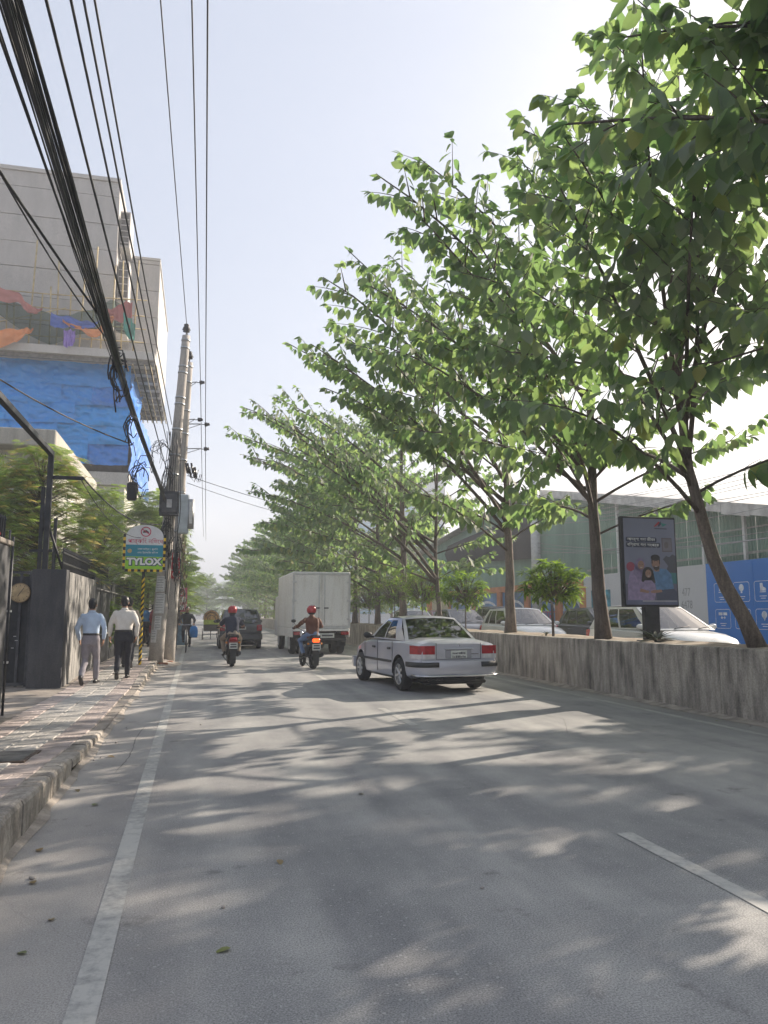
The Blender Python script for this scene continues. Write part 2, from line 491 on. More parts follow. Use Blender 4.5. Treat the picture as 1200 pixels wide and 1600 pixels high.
while y < 90:
    L_ = random.uniform(.8, 2.2)
    b.add([(6.52, y, .004), (6.63, y, .004), (6.63, y + L_, .004), (6.52, y + L_, .004)], [(0, 1, 2, 3)])
    y += L_ + (0 if random.random() < .75 else random.uniform(.05, .3))
tag(b.build('median_edge_line', PAINT), kind='structure')
# gutter of drifted dust along the wall foot and the kerb foot
b = MB(); vs = []; ny = 180
for j in range(ny + 1):
    y = -2 + 92 * j / ny
    w = .16 + .12 * noise.noise((y * .9, 3, 0)) + .05 * noise.noise((y * 4, 8, 0))
    vs += [(WX - max(.05, w), y, .0045), (WX - .02, y, .03), (WX + .01, y, .045)]
b.add(vs, [(3 * j + i, 3 * j + i + 1, 3 * j + i + 4, 3 * j + i + 3) for j in range(ny) for i in (0, 1)], 0, True)
tag(b.build('gutter_dust', DUST), 'pale dust drifted against the foot of the concrete median wall', 'dust', kind='stuff')
b = MB(); vs = []; ny = 120
for j in range(ny + 1):
    y = 1 + 40 * j / ny
    w = .06 + .08 * noise.noise((y * 1.1, 13, 0)) + .05 * noise.noise((y * 5, 18, 0))
    vs += [(KX + max(.03, w), y, .0045), (KX + .02, y, .018), (KX - .01, y, .03)]
b.add(vs, [(3 * j + i + 1, 3 * j + i, 3 * j + i + 3, 3 * j + i + 4) for j in range(ny) for i in (0, 1)], 0, True)
tag(b.build('kerbside_dust', DUST), 'thin pale dust lying along the foot of the kerb', 'dust', kind='stuff')

# footpath slab, kerb stones and paving tiles
SLAB = mat('footpath_bed', (.27, .235, .20), .95, var=.3, scale=4, bump=.4)
b = MB(); vs = []; fs = []
ys = [-14, -2, 5.2, 6.5, 8, 9.8, 12.5, 15.5, 17, 18.6, 22, 30, 60, 120, 230]
for y in ys:
    z = zp(y) - .012
    vs += [(KX - .012, y, max(.003, z)), (-2.48, y, z), (-5.0, y, z)]
for j in range(len(ys) - 1):
    for i in (0, 1):
        fs.append((3 * j + i + 1, 3 * j + i, 3 * j + i + 3, 3 * j + i + 4))
footpath = tag(b.add(vs, fs).build('footpath', SLAB), kind='structure')
TP = mat('tile_pink', (.40, .34, .31), .85, var=.25, scale=3.5, bump=.3, bscale=90)
TG = mat('tile_grey', (.40, .38, .35), .85, var=.2, scale=3.5, bump=.3, bscale=90)
def tile_mesh(nm, m):
    b = MB()
    b.box(-.144, .144, -.144, .144, -.03, .006, 0, .006)
    for k in range(4):
        b.box(-.138 + .07 * k, -.138 + .07 * k + .062, -.136, .136, .004, .010, 0, .003)
    return b.mesh(nm, m)
tile_p, tile_g = tile_mesh('tile_pink', TP), tile_mesh('tile_grey', TG)
rest = []
for j in range(100):
    y = 3.0 + .293 * j
    for i in range(4):
        x = KX - .30 - .293 * i
        if i == 3 and y < 0: continue
        me = tile_p if i in (0, 3) else tile_g
        sl_ = math.atan2(zp(y + .14) - zp(y - .14), .28)
        if j < 75:
            if (j * 7 + i * 3) % 71 == 5: continue
            o = place('paving_tile', me, footpath, (x, y, zp(y) + random.uniform(-.004, .005)), (sl_ + random.uniform(-.012, .012), random.uniform(-.012, .012), (math.pi / 2 if (i + j) % 2 else 0) + random.uniform(-.012, .012)))
        else:
            rest.append((x, y))
b = MB()
for x, y in rest:
    b.box(x - .144, x + .144, y - .144, y + .144, zp(y) - .03, zp(y) + .005)
tag(b.build('far_paving', TG, footpath), kind='stuff')

kerb = thing('kerb', 'row of worn concrete kerb stones edging the footpath', None)
del kerb['label']
tag(kerb, kind='structure')
y = -3.0
k = 0
while y < 62:
    L_ = .50 if y < 11 else .6
    za, zb = zp(y) + .012, zp(y + L_) + .012
    if za > .07 or zb > .07:
        b = MB(); g = .006
        jx = random.uniform(-.008, .008); jz = random.uniform(-.006, .006)
        r = .035
        prof = lambda z: [(KX + jx, -.1), (KX + jx, max(.0, z - r)), (KX + jx - .012, z - .010), (KX + jx - r, z), (KX - .15, z), (KX - .15, -.1)]
        if 7.05 < y < 7.6:      # drain mouth
            prof = lambda z: [(KX + jx, z - .085), (KX + jx, z - r), (KX + jx - .012, z - .010), (KX + jx - r, z), (KX - .15, z), (KX - .15, z - .085)]
        r0 = [(p[0], y + g, p[1]) for p in prof(za + jz)]; r1 = [(p[0], y + L_ - g, p[1]) for p in prof(zb + jz)]
        b.rings([r0, r1], 0, False)
        b.build('kerb_stone', CONC, kerb)
    y += L_
    k += 1
# drain cover let into the footpath
dc = thing('drain_cover', 'dark concrete drain slab sunk in the footpath beside the kerb', 'drain cover', (-1.75, 7.7, zp(7.7) + .012), 0)
dc.rotation_euler = (math.atan2(zp(8) - zp(7.4), .6), 0, 0)
DARKC = mat('dark_concrete', (.15, .145, .135), .9, var=.3, scale=6, bump=.5)
MB().box(-.42, .30, -.34, .34, -.02, .012, 0, .008).build('slab', DARKC, dc)
MB().box(-.46, -.425, -.38, .38, -.02, .008).box(.305, .34, -.38, .38, -.02, .008).box(-.424, .304, -.38, -.345, -.02, .008).box(-.424, .304, .345, .38, -.02, .008).build('rim', mat('iron_rust', (.09, .065, .05), .8, var=.3), dc)

# median: wall, soil and the far side wall
mw = thing('median_wall', 'long streaked concrete retaining wall of the planted median', 'wall', (WX, 0, 0))
b0 = None
y = -12.0
k = 0
while y < 150:
    L_ = 3.6
    b = MB()
    n = 10; rings = []
    for i in range(n + 1):
        yy = y + .006 + (L_ - .012) * i / n
        zt = .955 + .012 * noise.noise((yy * .7, 0, 5)) + .008 * noise.noise((yy * 3.1, 2, 5))
        ex = .010 * noise.noise((yy * .8, 1, 9)) + random.uniform(-.002, .002)
        rings.append([(ex, yy, -.1), (ex, yy, .45), (ex + .004, yy, zt - .02), (ex + .022, yy, zt), (.19, yy, zt + .004), (.20, yy, -.1)])
    b.rings(rings, 0, False)
    b.build('wall_bay', WALLC, mw)
    y += L_
    k += 1
fw = tag(MB().box(8.62, 8.74, -12, 150, -.1, .93).build('far_median_wall', WALLC), 'concrete wall on the far edge of the median, facing the opposite road', 'wall')
b = MB(); vs = []; fs = []; ny = 260; nx = 6
for j in range(ny + 1):
    y = -10 + 150 * j / ny
    for i in range(nx + 1):
        x = WX + .19 + (8.63 - WX - .19) * i / nx
        bulge = .05 * math.sin(math.pi * i / nx) + .05 * abs(noise.noise((x * 2.2, y * 1.3, 0))) + .03 * noise.noise((x * 6, y * 6, 2)) * (1 if 0 < i < nx else 0)
        vs.append((x, y, .915 + bulge))
for j in range(ny):
    for i in range(nx):
        a = j * (nx + 1) + i
        fs.append((a, a + 1, a + nx + 2, a + nx + 1))
SOIL = mat('median_soil', (.20, .155, .115), .95, col2=(.36, .30, .23), scale=4, bump=.8, bscale=25)
tag(b.add(vs, fs, 0, True).build('median_soil', SOIL), 'dusty bare soil along the top of the median', 'soil', kind='stuff')
tag(MB().box(16.6, 17.4, Y0, Y1, -.1, .28, 0).build('opposite_footpath', SLAB), kind='structure')

CRK = mat('crack_dark', (.14, .135, .13), .95)
def crack(pts, w, seed):
    rnd = random.Random(seed); L = []; Rr = []
    full = []
    for (xa, ya), (xb, yb) in zip(pts, pts[1:]):
        n = max(2, int(math.hypot(xb - xa, yb - ya) / .05))
        for i in range(n):
            t = i / n; full.append((xa + (xb - xa) * t, ya + (yb - ya) * t))
    vs = []
    for i, (x, y) in enumerate(full):
        jx = .018 * noise.noise((y * 6, x * 6, seed)) + .010 * noise.noise((y * 25, x * 25, seed)); ww = w * (.35 + .65 * abs(noise.noise((i * .23, seed, 1)))) * min(1, i / 8, (len(full) - 1 - i) / 8)
        vs += [(x + jx - ww, y, .0022), (x + jx + ww, y, .0022)]
    tag(MB().add(vs, [(2 * i, 2 * i + 1, 2 * i + 3, 2 * i + 2) for i in range(len(full) - 1)]).build('road_crack', CRK), kind='structure')
crack([(-.62, 10.6), (-.66, 9.6), (-.63, 8.4), (-.70, 7.4)], .009, 1)
crack([(4.3, 8.6), (4.9, 9.9), (4.7, 11.5)], .006, 4)
# the paler surfacing strip along the kerb ends in a ragged joint
# ================================================================ trees
LEAF = leaf_mat('broad_leaf', (.12, .175, .105), (.36, .54, .19), (.29, .295, .285), .55, rough=.6, tr=.48)
LEAF2 = leaf_mat('narrow_leaf', (.085, .165, .045), (.34, .52, .07), (.2, .2, .16), .2, tr=.5)
FERN = leaf_mat('feather_leaf', (.17, .25, .075), (.42, .58, .14), (.3, .3, .22), .25, tr=.45)
FERNB = leaf_mat('dry_feather_leaf', (.36, .31, .12), (.6, .5, .2), (.4, .35, .24), .3, tr=.45)
BARK = streak_mat('bark', (.235, .19, .155), (.10, .082, .07), sc=(14, 14, 2.5), thr=(.3, .65), bump=.8)
BARKD = streak_mat('bark_dark', (.16, .13, .11), (.07, .057, .05), sc=(14, 14, 2.5), thr=(.3, .65), bump=.8)

def leaf_template(w, fold=.10, curl=.12):
    """a leaf of length 1 along +x, width w, normal +z"""
    st = [(0, 0), (.18, .72), (.45, 1.0), (.75, .62), (1.0, 0)]
    vs = []; mid = []; lf = []; rt = []
    for t, k in st:
        z = -curl * t * t
        mid.append(len(vs)); vs.append((t, 0, z))
        if 0 < k:
            lf.append(len(vs)); vs.append((t, w / 2 * k, z + fold * w * k))
            rt.append(len(vs)); vs.append((t, -w / 2 * k, z + fold * w * k))
    f = []
    f.append((mid[0], mid[1], lf[0])); f.append((mid[0], rt[0], mid[1]))
    for i in range(2):
        f.append((mid[i + 1], mid[i + 2], lf[i + 1], lf[i])); f.append((mid[i + 1], rt[i], rt[i + 1], mid[i + 2]))
    f.append((mid[3], mid[4], lf[2])); f.append((mid[3], rt[2], mid[4]))
    return np.array(vs, float), f

def scatter_mesh(name, tmpl, frames, m):
    """frames: list of (origin, xdir, normal, scale); one mesh of many leaves"""
    tv, tf = tmpl
    if not len(frames):
        frames = [(Vector((0, 0, 0)), Vector((1, 0, 0)), Vector((0, 0, 1)), .001)]
    O = np.array([f[0] for f in frames]); X = np.array([f[1] for f in frames]); Z = np.array([f[2] for f in frames]); S = np.array([f[3] for f in frames])
    X = X / np.linalg.norm(X, axis=1, keepdims=True)
    Z = Z - X * (Z * X).sum(1, keepdims=True)
    Z = Z / np.maximum(np.linalg.norm(Z, axis=1, keepdims=True), 1e-6)
    Yv = np.cross(Z, X)
    V = O[:, None] + S[:, None, None] * (tv[None, :, 0:1] * X[:, None] + tv[None, :, 1:2] * Yv[:, None] + tv[None, :, 2:3] * Z[:, None])
    n, k = len(frames), len(tv)
    me = bpy.data.meshes.new(name)
    lens = np.tile(np.array([len(f) for f in tf], np.int32), n)
    idx = np.concatenate([np.array(f, np.int32) for f in tf])
    idx = (idx[None] + (np.arange(n, dtype=np.int32) * k)[:, None]).ravel()
    me.vertices.add(n * k); me.vertices.foreach_set('co', V.ravel().astype(np.float32))
    me.loops.add(len(idx)); me.loops.foreach_set('vertex_index', idx)
    st = np.zeros(len(lens), np.int32); st[1:] = np.cumsum(lens)[:-1]
    me.polygons.add(len(lens)); me.polygons.foreach_set('loop_start', st)
    me.polygons.foreach_set('use_smooth', np.ones(len(lens), bool))
    me.materials.append(m)
    me.update(calc_edges=True); me.validate()
    return me

BROAD = leaf_template(.60)
NARROW = leaf_template(.24, .12, .25)
leaf_me = scatter_mesh('leaf', BROAD, [(Vector((0, 0, 0)), Vector((1, 0, 0)), Vector((0, 0, 1)), 1.0)], LEAF)

def bez(p0, p1, p2, n):
    return [p0 * (1 - t) ** 2 + p1 * 2 * t * (1 - t) + p2 * t * t for t in [i / n for i in range(n + 1)]]

def hang_leaves(pts, rnd, frames, s0=.25, step=.105, size=(.19, .29), start=0.0, droop=1.25):
    """pairs of leaves hung along a twig"""
    d = 0.0; tot = sum((b - a).length for a, b in zip(pts, pts[1:]))
    nxt = tot * start
    acc = 0.0
    for a, b in zip(pts, pts[1:]):
        seg = (b - a); L_ = seg.length
        if L_ < 1e-6: continue
        t = seg / L_
        side = t.cross(Vector((0, 0, 1)))
        side = side.normalized() if side.length > .05 else Vector((1, 0, 0))
        while nxt <= acc + L_:
            p = a + t * (nxt - acc)
            frac = nxt / tot
            for s in (-1, 1):
                if rnd.random() < .12: continue
                dr = droop * rnd.uniform(.35, 1.5)
                dx = (side * s * rnd.uniform(.35, 1.0) + t * rnd.uniform(.1, .7) - Vector((0, 0, dr)) + Vector((rnd.uniform(-.25, .25), rnd.uniform(-.25, .25), 0))).normalized()
                nm = (Vector((0, 0, 1)) * .8 + side * s * rnd.uniform(.3, 1.0) + t * rnd.uniform(-.5, .5) + Vector((rnd.uniform(-.5, .5), rnd.uniform(-.5, .5), rnd.uniform(-.2, .2))))
                if abs(nm.normalized().dot(dx)) > .97: nm = dx.orthogonal()
                sz = rnd.uniform(*size) * (1.0 if frac < .75 else 1.0 - .55 * (frac - .75) / .25)
                frames.append((p + dx * .035, dx, nm, sz))
            nxt += step * rnd.uniform(.75, 1.3)
        acc += L_
    t = (pts[-1] - pts[-2]).normalized(); side = t.cross(Vector((0, 0, 1)))
    side = side.normalized() if side.length > .05 else Vector((1, 0, 0))
    for q in range(4):          # the tuft that closes the twig
        a_ = rnd.uniform(-1, 1)
        dx = (t * rnd.uniform(.3, 1.0) + side * a_ - Vector((0, 0, rnd.uniform(-.1, .9)))).normalized()
        nm = Vector((rnd.uniform(-.4, .4), rnd.uniform(-.4, .4), 1)) + side * a_
        frames.append((pts[-1] - t * rnd.uniform(0, .12), dx, nm, rnd.uniform(*size) * rnd.uniform(.55, .85)))

def grow_tree(rnd, H, reach, h0=.26, nb=26, trunk_path=None, r0=.13, tips=(), size=(.19, .29), left=.3, dens=1.0, step=.105, twig=1.75):
    """returns trunk mesh builder, list of branch builders and leaf frames, in local coordinates"""
    frames = []; branches = []
    tp = trunk_path or [Vector((0, 0, 0)), Vector((.05, .03, H * .35)), Vector((-.05, .05, H * .7)), Vector((.05, 0, H))]
    def tr(t):
        t = max(0, min(.9999, t)) * (len(tp) - 1); i = int(t)
        return tp[i].lerp(tp[i + 1], t - i)
    tpts = [tr(i / 14) + Vector((noise.noise((i * .7, rnd.random(), 0)), noise.noise((i * .7, 5, 0)), 0)) * .035 for i in range(15)]
    tpts[0] = tp[0] - Vector((0, 0, .12))
    tb = MB().tube(tpts, [r0 * (1.28 if i == 0 else 1) * (1 - .84 * (i / 14)) + .008 for i in range(15)], 9)
    specs = []
    az = rnd.uniform(0, 6.28)
    for i in range(nb):
        t = h0 + (.98 - h0) * (i + rnd.uniform(0, .7)) / nb
        az += 2.4 + rnd.uniform(-.35, .35)
        k = (t - h0) / (1 - h0)
        L_ = reach * (1.0 - .72 * k ** 1.4) * rnd.uniform(.78, 1.08)
        if k < .12: L_ *= .75
        L_ *= 1 + left * -math.cos(az)
        el = R(10 + 34 * k + rnd.uniform(-10, 10))
        p0 = tr(t)
        tip = p0 + Vector((math.cos(az) * math.cos(el), math.sin(az) * math.cos(el), math.sin(el))) * L_
        specs.append((t, p0, tip))
    for tip in tips:
        tip = Vector(tip)
        dz = (tip - tp[0])
        hor = math.hypot(tip.x, tip.y)
        t = max(h0, min(.9, (tip.z - hor * .45) / H))
        specs.append((t, tr(t), tip))
    for t, p0, tip in specs:
        mb = MB()
        L_ = (tip - p0).length
        mid = p0.lerp(tip, .5) + Vector((rnd.uniform(-.12, .12) * L_ * .4, rnd.uniform(-.12, .12) * L_ * .4, L_ * rnd.uniform(.06, .22)))
        pts = bez(p0, mid, tip, 7)
        rb = max(.012, .045 * (L_ / 4.5) * (1 - .35 * t))
        mb.tube(pts, [rb * (1 - .85 * i / 7) + .003 for i in range(8)], 5)
        hang_leaves(pts, rnd, frames, start=.38, step=step / dens, size=size)
        ns = int(L_ * twig * dens) + 2
        for j in range(ns):
            s = .22 + .72 * (j + rnd.uniform(0, .8)) / ns
            s = min(.97, s)
            q = s * 7; i0 = min(6, int(q)); o = pts[i0].lerp(pts[i0 + 1], q - i0)
            dr = (pts[i0 + 1] - pts[i0]).normalized()
            side = dr.cross(Vector((0, 0, 1))).normalized() * (1 if (j % 2) else -1)
            l2 = min(1.9, (.42 * L_ * (1 - s) + .45) * rnd.uniform(.7, 1.2))
            d2 = (dr * .75 + side * rnd.uniform(.55, 1.0) + Vector((0, 0, rnd.uniform(-.12, .45)))).normalized()
            e2 = o + d2 * l2
            m2 = o.lerp(e2, .5) + Vector((0, 0, .08 * l2))
            p2 = bez(o, m2, e2, 4)
            mb.tube(p2, [max(.004, rb * .32 * (1 - .8 * i / 4)) for i in range(5)], 4)
            hang_leaves(p2, rnd, frames, start=.12, step=step / dens, size=size)
        branches.append(mb)
    return tb, branches, frames

CP = Vector((0, 0, CAM_H))
cam_m = cam.rotation_euler.to_matrix()
def to_px(p):
    q = cam_m.transposed() @ (Vector(p) - CP)
    if q.z >= -.1: return None
    return (600 + 1200 * q.x / -q.z, 800 - 1200 * q.y / -q.z, -q.z)

def near_tree(base, H, reach, seed, label, tips, nb, trunk_path=None, r0=.13, bark=BARK, size=(.2, .3), h0=.28, left=.25, dens=1.0, step=.145, pieces=True, twig=1.3):
    rnd = random.Random(seed)
    B = Vector(base)
    tb, brs, frames = grow_tree(rnd, H, reach, h0, nb, trunk_path, r0, [Vector(t) - B for t in tips], size, left, dens, step, twig)
    root = thing('tree', label, 'tree', base, 0, 'broad-leaved trees planted along the median')
    tb.build('trunk', bark, root)
    for mb in brs:
        mb.build('branch', BARKD, root)
    sc = []
    for i, f in enumerate(frames):
        q = to_px(B + f[0])
        if q and -10 < q[0] < 1210 and -10 < q[1] < 1010:
            sc.append((f[3] / q[2], i))
    sc.sort(reverse=True)
    pick = set(i for _, i in sc[:300]) if pieces else set()
    rest = [f for i, f in enumerate(frames) if i not in pick]
    crown = place('crown', scatter_mesh('crown', BROAD, rest, LEAF), root)
    tag(crown, kind='stuff')
    for i in pick:
        o_, x_, z_, s_ = frames[i]
        x_ = x_.normalized(); z_ = (z_ - x_ * z_.dot(x_)).normalized(); y_ = z_.cross(x_)
        lf = bpy.data.objects.new('leaf', leaf_me)
        COL.objects.link(lf); lf.parent = root
        M = Matrix((x_ * s_, y_ * s_, z_ * s_)).transposed().to_4x4()
        M.translation = o_
        lf.matrix_local = M
    return root, len(frames)

ZM = .95
# the four trunks nearest the camera, branch tips reaching over the carriageway
near_tree((7.78, 9.5, ZM), 9.2, 4.4, 3, 'leaning tree at the right edge, its trunk bowed across the blue hoarding',
          [(4.05, 8.0, 6.7), (4.3, 8.2, 7.4), (5.0, 8.0, 8.9), (5.2, 7.0, 6.6), (5.6, 6.2, 8.2), (4.4, 9.6, 6.0), (6.0, 6.0, 7.4), (4.8, 7.2, 8.0)], 14,
          [Vector((0, 0, 0)), Vector((-.50, .25, 1.2)), Vector((-.74, .35, 2.4)), Vector((-.80, .5, 4.0)), Vector((-.7, .4, 6.2)), Vector((-.6, .3, 9.0))], .105, BARK, (.25, .37), h0=.30, dens=1.0, step=.15)
near_tree((7.55, 13.5, ZM), 9.0, 4.5, 5, 'straight dark trunked tree beside the billboard',
          [(2.76, 12, 8.9), (3.1, 11.4, 8.1), (3.6, 12.4, 9.6), (2.9, 13.5, 7.6), (4.0, 10.6, 7.2), (5.2, 11.8, 9.6), (3.4, 14.5, 6.8), (5.0, 11.0, 6.2), (6.6, 11.5, 9.8)], 19,
          [Vector((0, 0, 0)), Vector((-.08, .02, 1.5)), Vector((-.10, .04, 3)), Vector((-.06, .1, 6)), Vector((0, 0, 9.0))], .14, BARKD, (.23, .34), h0=.33)
near_tree((7.7, 18.4, ZM), 9.4, 4.6, 8, 'brown trunked tree between the two small mango shrubs',
          [(2.45, 16, 8.8), (3.0, 16, 9.5), (2.04, 19.0, 8.3), (2.4, 17.5, 7.8), (2.8, 18, 6.9), (3.5, 15.6, 7.3), (3.2, 20, 9.2), (4.2, 17, 10.0)], 19,
          [Vector((0, 0, 0)), Vector((.02, 0, 1.6)), Vector((-.02, .03, 3.2)), Vector((.0, .1, 6)), Vector((0, 0, 9.4))], .13, BARK, (.23, .34), h0=.32)
near_tree((7.8, 24.4, ZM), 8.6, 4.4, 11, 'slim tree growing behind the roof of the silver saloon car',
          [(1.2, 24, 7.9), (1.7, 23, 7.4), (2.2, 25, 8.6), (1.6, 26, 6.6), (2.6, 22.5, 6.4)], 19,
          [Vector((0, 0, 0)), Vector((-.12, 0, .9)), Vector((-.20, .03, 2.8)), Vector((-.1, .1, 5)), Vector((0, 0, 8.6))], .085, BARKD, (.2, .28), h0=.30)
near_tree((7.8, 29.4, ZM), 8.8, 4.6, 17, 'thick trunked tree, next beyond the slim one behind the silver saloon',
          [(.8, 29, 8.2), (1.4, 28, 7.2), (1.7, 30, 6.2), (2.3, 27.5, 8.6)], 22, None, .15, BARKD, (.2, .28), h0=.26)

near_tree((7.8, 4.6, ZM), 9.0, 4.9, 31, 'overhanging tree mostly out of view at the top right corner',
          [(4.2, 4.6, 7.0), (4.0, 5.2, 8.0), (4.8, 6.2, 8.6), (5.0, 5.6, 7.2), (4.0, 6.3, 7.2), (4.5, 6.3, 7.35), (4.9, 6.4, 7.1), (4.3, 6.6, 6.6), (5.2, 6.2, 6.5)], 20, None, .13, BARK, (.25, .36), h0=.30)

for y_, lb_ in ((6.6, 'unseen young bushy tree added at the right to shade the near road'), (3.6, 'second unseen young bushy tree added at the right to shade the near road')):  # unseen low trees, added only to shade the foreground road
    near_tree((8.25, y_, ZM), 4.6, 2.0, 71 + int(y_), lb_, [], 30, None, .06, BARK, (.2, .3), h0=.2, left=0, dens=1.0, step=.13, pieces=False, twig=1.8)

def tree_proto(seed, H, reach, nb, r0, label, loc):
    rnd = random.Random(seed)
    tb, brs, frames = grow_tree(rnd, H, reach, .13, nb, None, r0, (), (.24, .34), .35, 1.0, .14, 2.0)
    root = thing('tree', label, 'tree', loc, 0, 'broad-leaved trees planted along the median')
    tb.build('trunk', BARKD, root)
    al = MB()
    for mb in brs: al.add(mb.v, mb.f, 0, True)
    al.build('branches', BARKD, root)
    tag(place('crown', scatter_mesh('crown', BROAD, frames, LEAF), root), kind='stuff')
    return root
ta = tree_proto(21, 8.8, 5.0, 36, .12, 'pale trunked tree just right of the truck box', (7.8, 33.8, ZM))
tb_ = tree_proto(22, 8.2, 5.2, 36, .13, 'dark tree behind the truck box, first of the far row', (7.8, 39.0, ZM))
far_tree_labels = ['second tree of the far row, crown above the truck roof', 'third tree of the far row, left of the truck roof',
                   'fourth tree of the far row, over the dark off-road car', 'fifth tree of the far row, above the navy-shirted rider',
                   'sixth tree of the far row, above the cycle rickshaw', 'seventh tree of the far row, low against the hazy sky',
                   'eighth tree of the far row, nearly at the street end', 'ninth tree of the far row, at the street end']
for i, lb in enumerate(far_tree_labels):
    src = ta if i % 2 else tb_
    c = copy_thing(src, (7.8 + random.uniform(-.3, .3), 45 + 7.0 * i + i * i * .5, ZM), random.uniform(-.5, .5) + (math.pi * 0), lb)
    s_ = random.uniform(.92, 1.08); c.scale = (s_, s_, s_ * random.uniform(.92, 1.05))


tc_ = None  # the last two trees are an unseen back row, added to thicken the dappled shade
for i_, (x_, y_, lb) in enumerate(((17.3, 13.4, 'tall street tree across the opposite road, nearest the blue hoarding'), (18.2, 9.6, 'second tall street tree across the opposite road, outside the picture'), (17.0, 6.0, 'third tall street tree across the opposite road, outside the picture'), (18.0, 2.2, 'fourth tall street tree across the opposite road, outside the picture'), (20.4, 14.6, 'unseen tall tree added behind the opposite street trees for more dappled shade'), (20.3, 9.0, 'second unseen tall tree added behind the opposite street trees for more dappled shade'))):
    if tc_ is None:
        tc_, _n = near_tree((x_, y_, .2), 12.0, 4.2, 61, lb, [], 40, None, .15, BARK, (.2, .3), h0=.2, left=0, dens=1.0, step=.11, pieces=False, twig=1.7)
        tc_['group'] = 'tall trees on the opposite footpath'
    else:
        copy_thing(tc_, (x_, y_, .2), 1.3 * i_, lb)

def shrub(base, H, seed, label, wid, n=120, stems=((0, 0), (.10, .05)), m=LEAF2, nm='mango_shrub', base_h=.42):
    """small bushy tree with long narrow leaves in whorls"""
    rnd = random.Random(seed); frames = []
    root = thing(nm, label, 'shrub', base, rnd.uniform(0, 6), 'small narrow-leaved shrubs on the median')
    for sx_, sy_ in stems:
        top = Vector((sx_ * 3, sy_ * 3, H * .62))
        MB().tube(bez(Vector((sx_, sy_, -.08)), Vector((sx_ * 1.2, sy_ * 1.2, H * .3)), top, 5), [.022, .02, .017, .014, .012, .008], 6).build('stem', BARKD, root)
    tw = MB()
    for i in range(n):
        a = rnd.uniform(0, 6.28); u = rnd.uniform(-1, 1); rr = rnd.uniform(.45, 1) ** .6
        c = Vector((math.cos(a) * math.sqrt(1 - u * u) * wid * rr, math.sin(a) * math.sqrt(1 - u * u) * wid * rr, H * (base_h + .29 + .29 * u * rr)))
        c += Vector((noise.noise((a * 2, u * 3, seed)), noise.noise((u * 3, a * 2, seed)), noise.noise((a, u, seed + 4)))) * wid * .35
        o = Vector((c.x * .25, c.y * .25, H * (base_h + .02) + (c.z - H * base_h) * .3))
        tw.tube([o, o.lerp(c, .55) + Vector((0, 0, .06)), c], [.008, .006, .003], 4)
        dr = (c - o).normalized()
        for k in range(rnd.randint(6, 10)):
            b_ = rnd.uniform(0, 6.28)
            dx = Vector((math.cos(b_), math.sin(b_), rnd.uniform(-.9, .35))) + dr * .5
            frames.append((c + Vector((0, 0, rnd.uniform(-.05, .03))), dx, Vector((rnd.uniform(-.3, .3), rnd.uniform(-.3, .3), 1)), rnd.uniform(.14, .25)))
    tw.build('twigs', BARKD, root)
    tag(place('crown', scatter_mesh('crown', NARROW, frames, m), root), kind='stuff')
    return root
shrub((7.44, 15.4, ZM), 1.62, 1, 'dark green bushy shrub on twin thin stems left of the dark trunk', .62, 170)
shrub((7.5, 21.2, ZM), 1.75, 2, 'bushy shrub on a single thin stem just above the silver saloon boot', .68, 150, ((0, 0),))
shrub((7.9, 27.0, ZM), 2.6, 3, 'tall leafy shrub behind the windscreen end of the silver saloon', .95, 170, ((0, 0),), base_h=.3)
shrub((8.0, 31.5, ZM), 3.2, 4, 'tall leafy shrub between the truck and the thick trunked tree', 1.1, 190, ((0, 0),), base_h=.25)
shrub((8.0, 36.5, ZM), 3.0, 5, 'leafy shrub partly hidden by the right side of the truck', 1.2, 170, ((0, 0),), base_h=.2)
for i, (y, lb) in enumerate(((43, 'leafy shrub on the median directly behind the truck'), (50, 'leafy shrub on the median beyond the truck, over the dark off-road car'), (58, 'leafy shrub low on the far median, left of the truck'), (67, 'farthest leafy shrub low on the median near the street end'))):
    shrub((7.9, y, ZM), 3.0, 30 + i, lb, 1.3, 110, ((0, 0),), base_h=.12)

fs_ = shrub((8.0, 46.5, ZM), 2.6, 38, 'bushy shrub low on the median behind the truck cab', 1.4, 130, ((0, 0),), base_h=.05)
for i, (y, lb) in enumerate(((54, 'first bushy shrub filling the far median left of the truck'), (62, 'second bushy shrub filling the far median left of the truck'), (72, 'third bushy shrub filling the far median left of the truck'), (80, 'fourth bushy shrub filling the far median left of the truck'), (90, 'fifth bushy shrub filling the far median left of the truck'), (102, 'sixth bushy shrub filling the far median left of the truck'), (116, 'last bushy shrub filling the far median at the bend'))):
    c = copy_thing(fs_, (7.9, y, ZM), i * 1.1, lb); c.scale = (1.25, 1.25, 1.2)

def agave(base, seed, label, n=22, L_=.34):
    rnd = random.Random(seed); fr = []
    root = thing('spiky_plant', label, 'plant', base)
    for i in range(n):
        a = rnd.uniform(0, 6.28)
        fr.append((Vector((0, 0, .02)), Vector((math.cos(a), math.sin(a), rnd.uniform(.15, 1.5))), Vector((0, 0, 1)), L_ * rnd.uniform(.7, 1.2)))
    MB().cyl((0, 0, -.05), (0, 0, .05), .03, .02, 6).build('stem', BARKD, root)
    tag(place('leaves', scatter_mesh('leaves', leaf_template(.20, .15, .45), fr, leaf_mat('dusty_plant', (.06, .075, .055), (.1, .14, .05), (.16, .155, .14), .6, tr=.15)), root), kind='stuff')
agave((7.55, 11.75, ZM), 2, 'dusty dark spiky plant at the foot of the billboard post', 34, .33)
agave((7.5, 15.9, ZM), 3, 'tiny dusty plant beside the twin stemmed shrub', 12, .16)

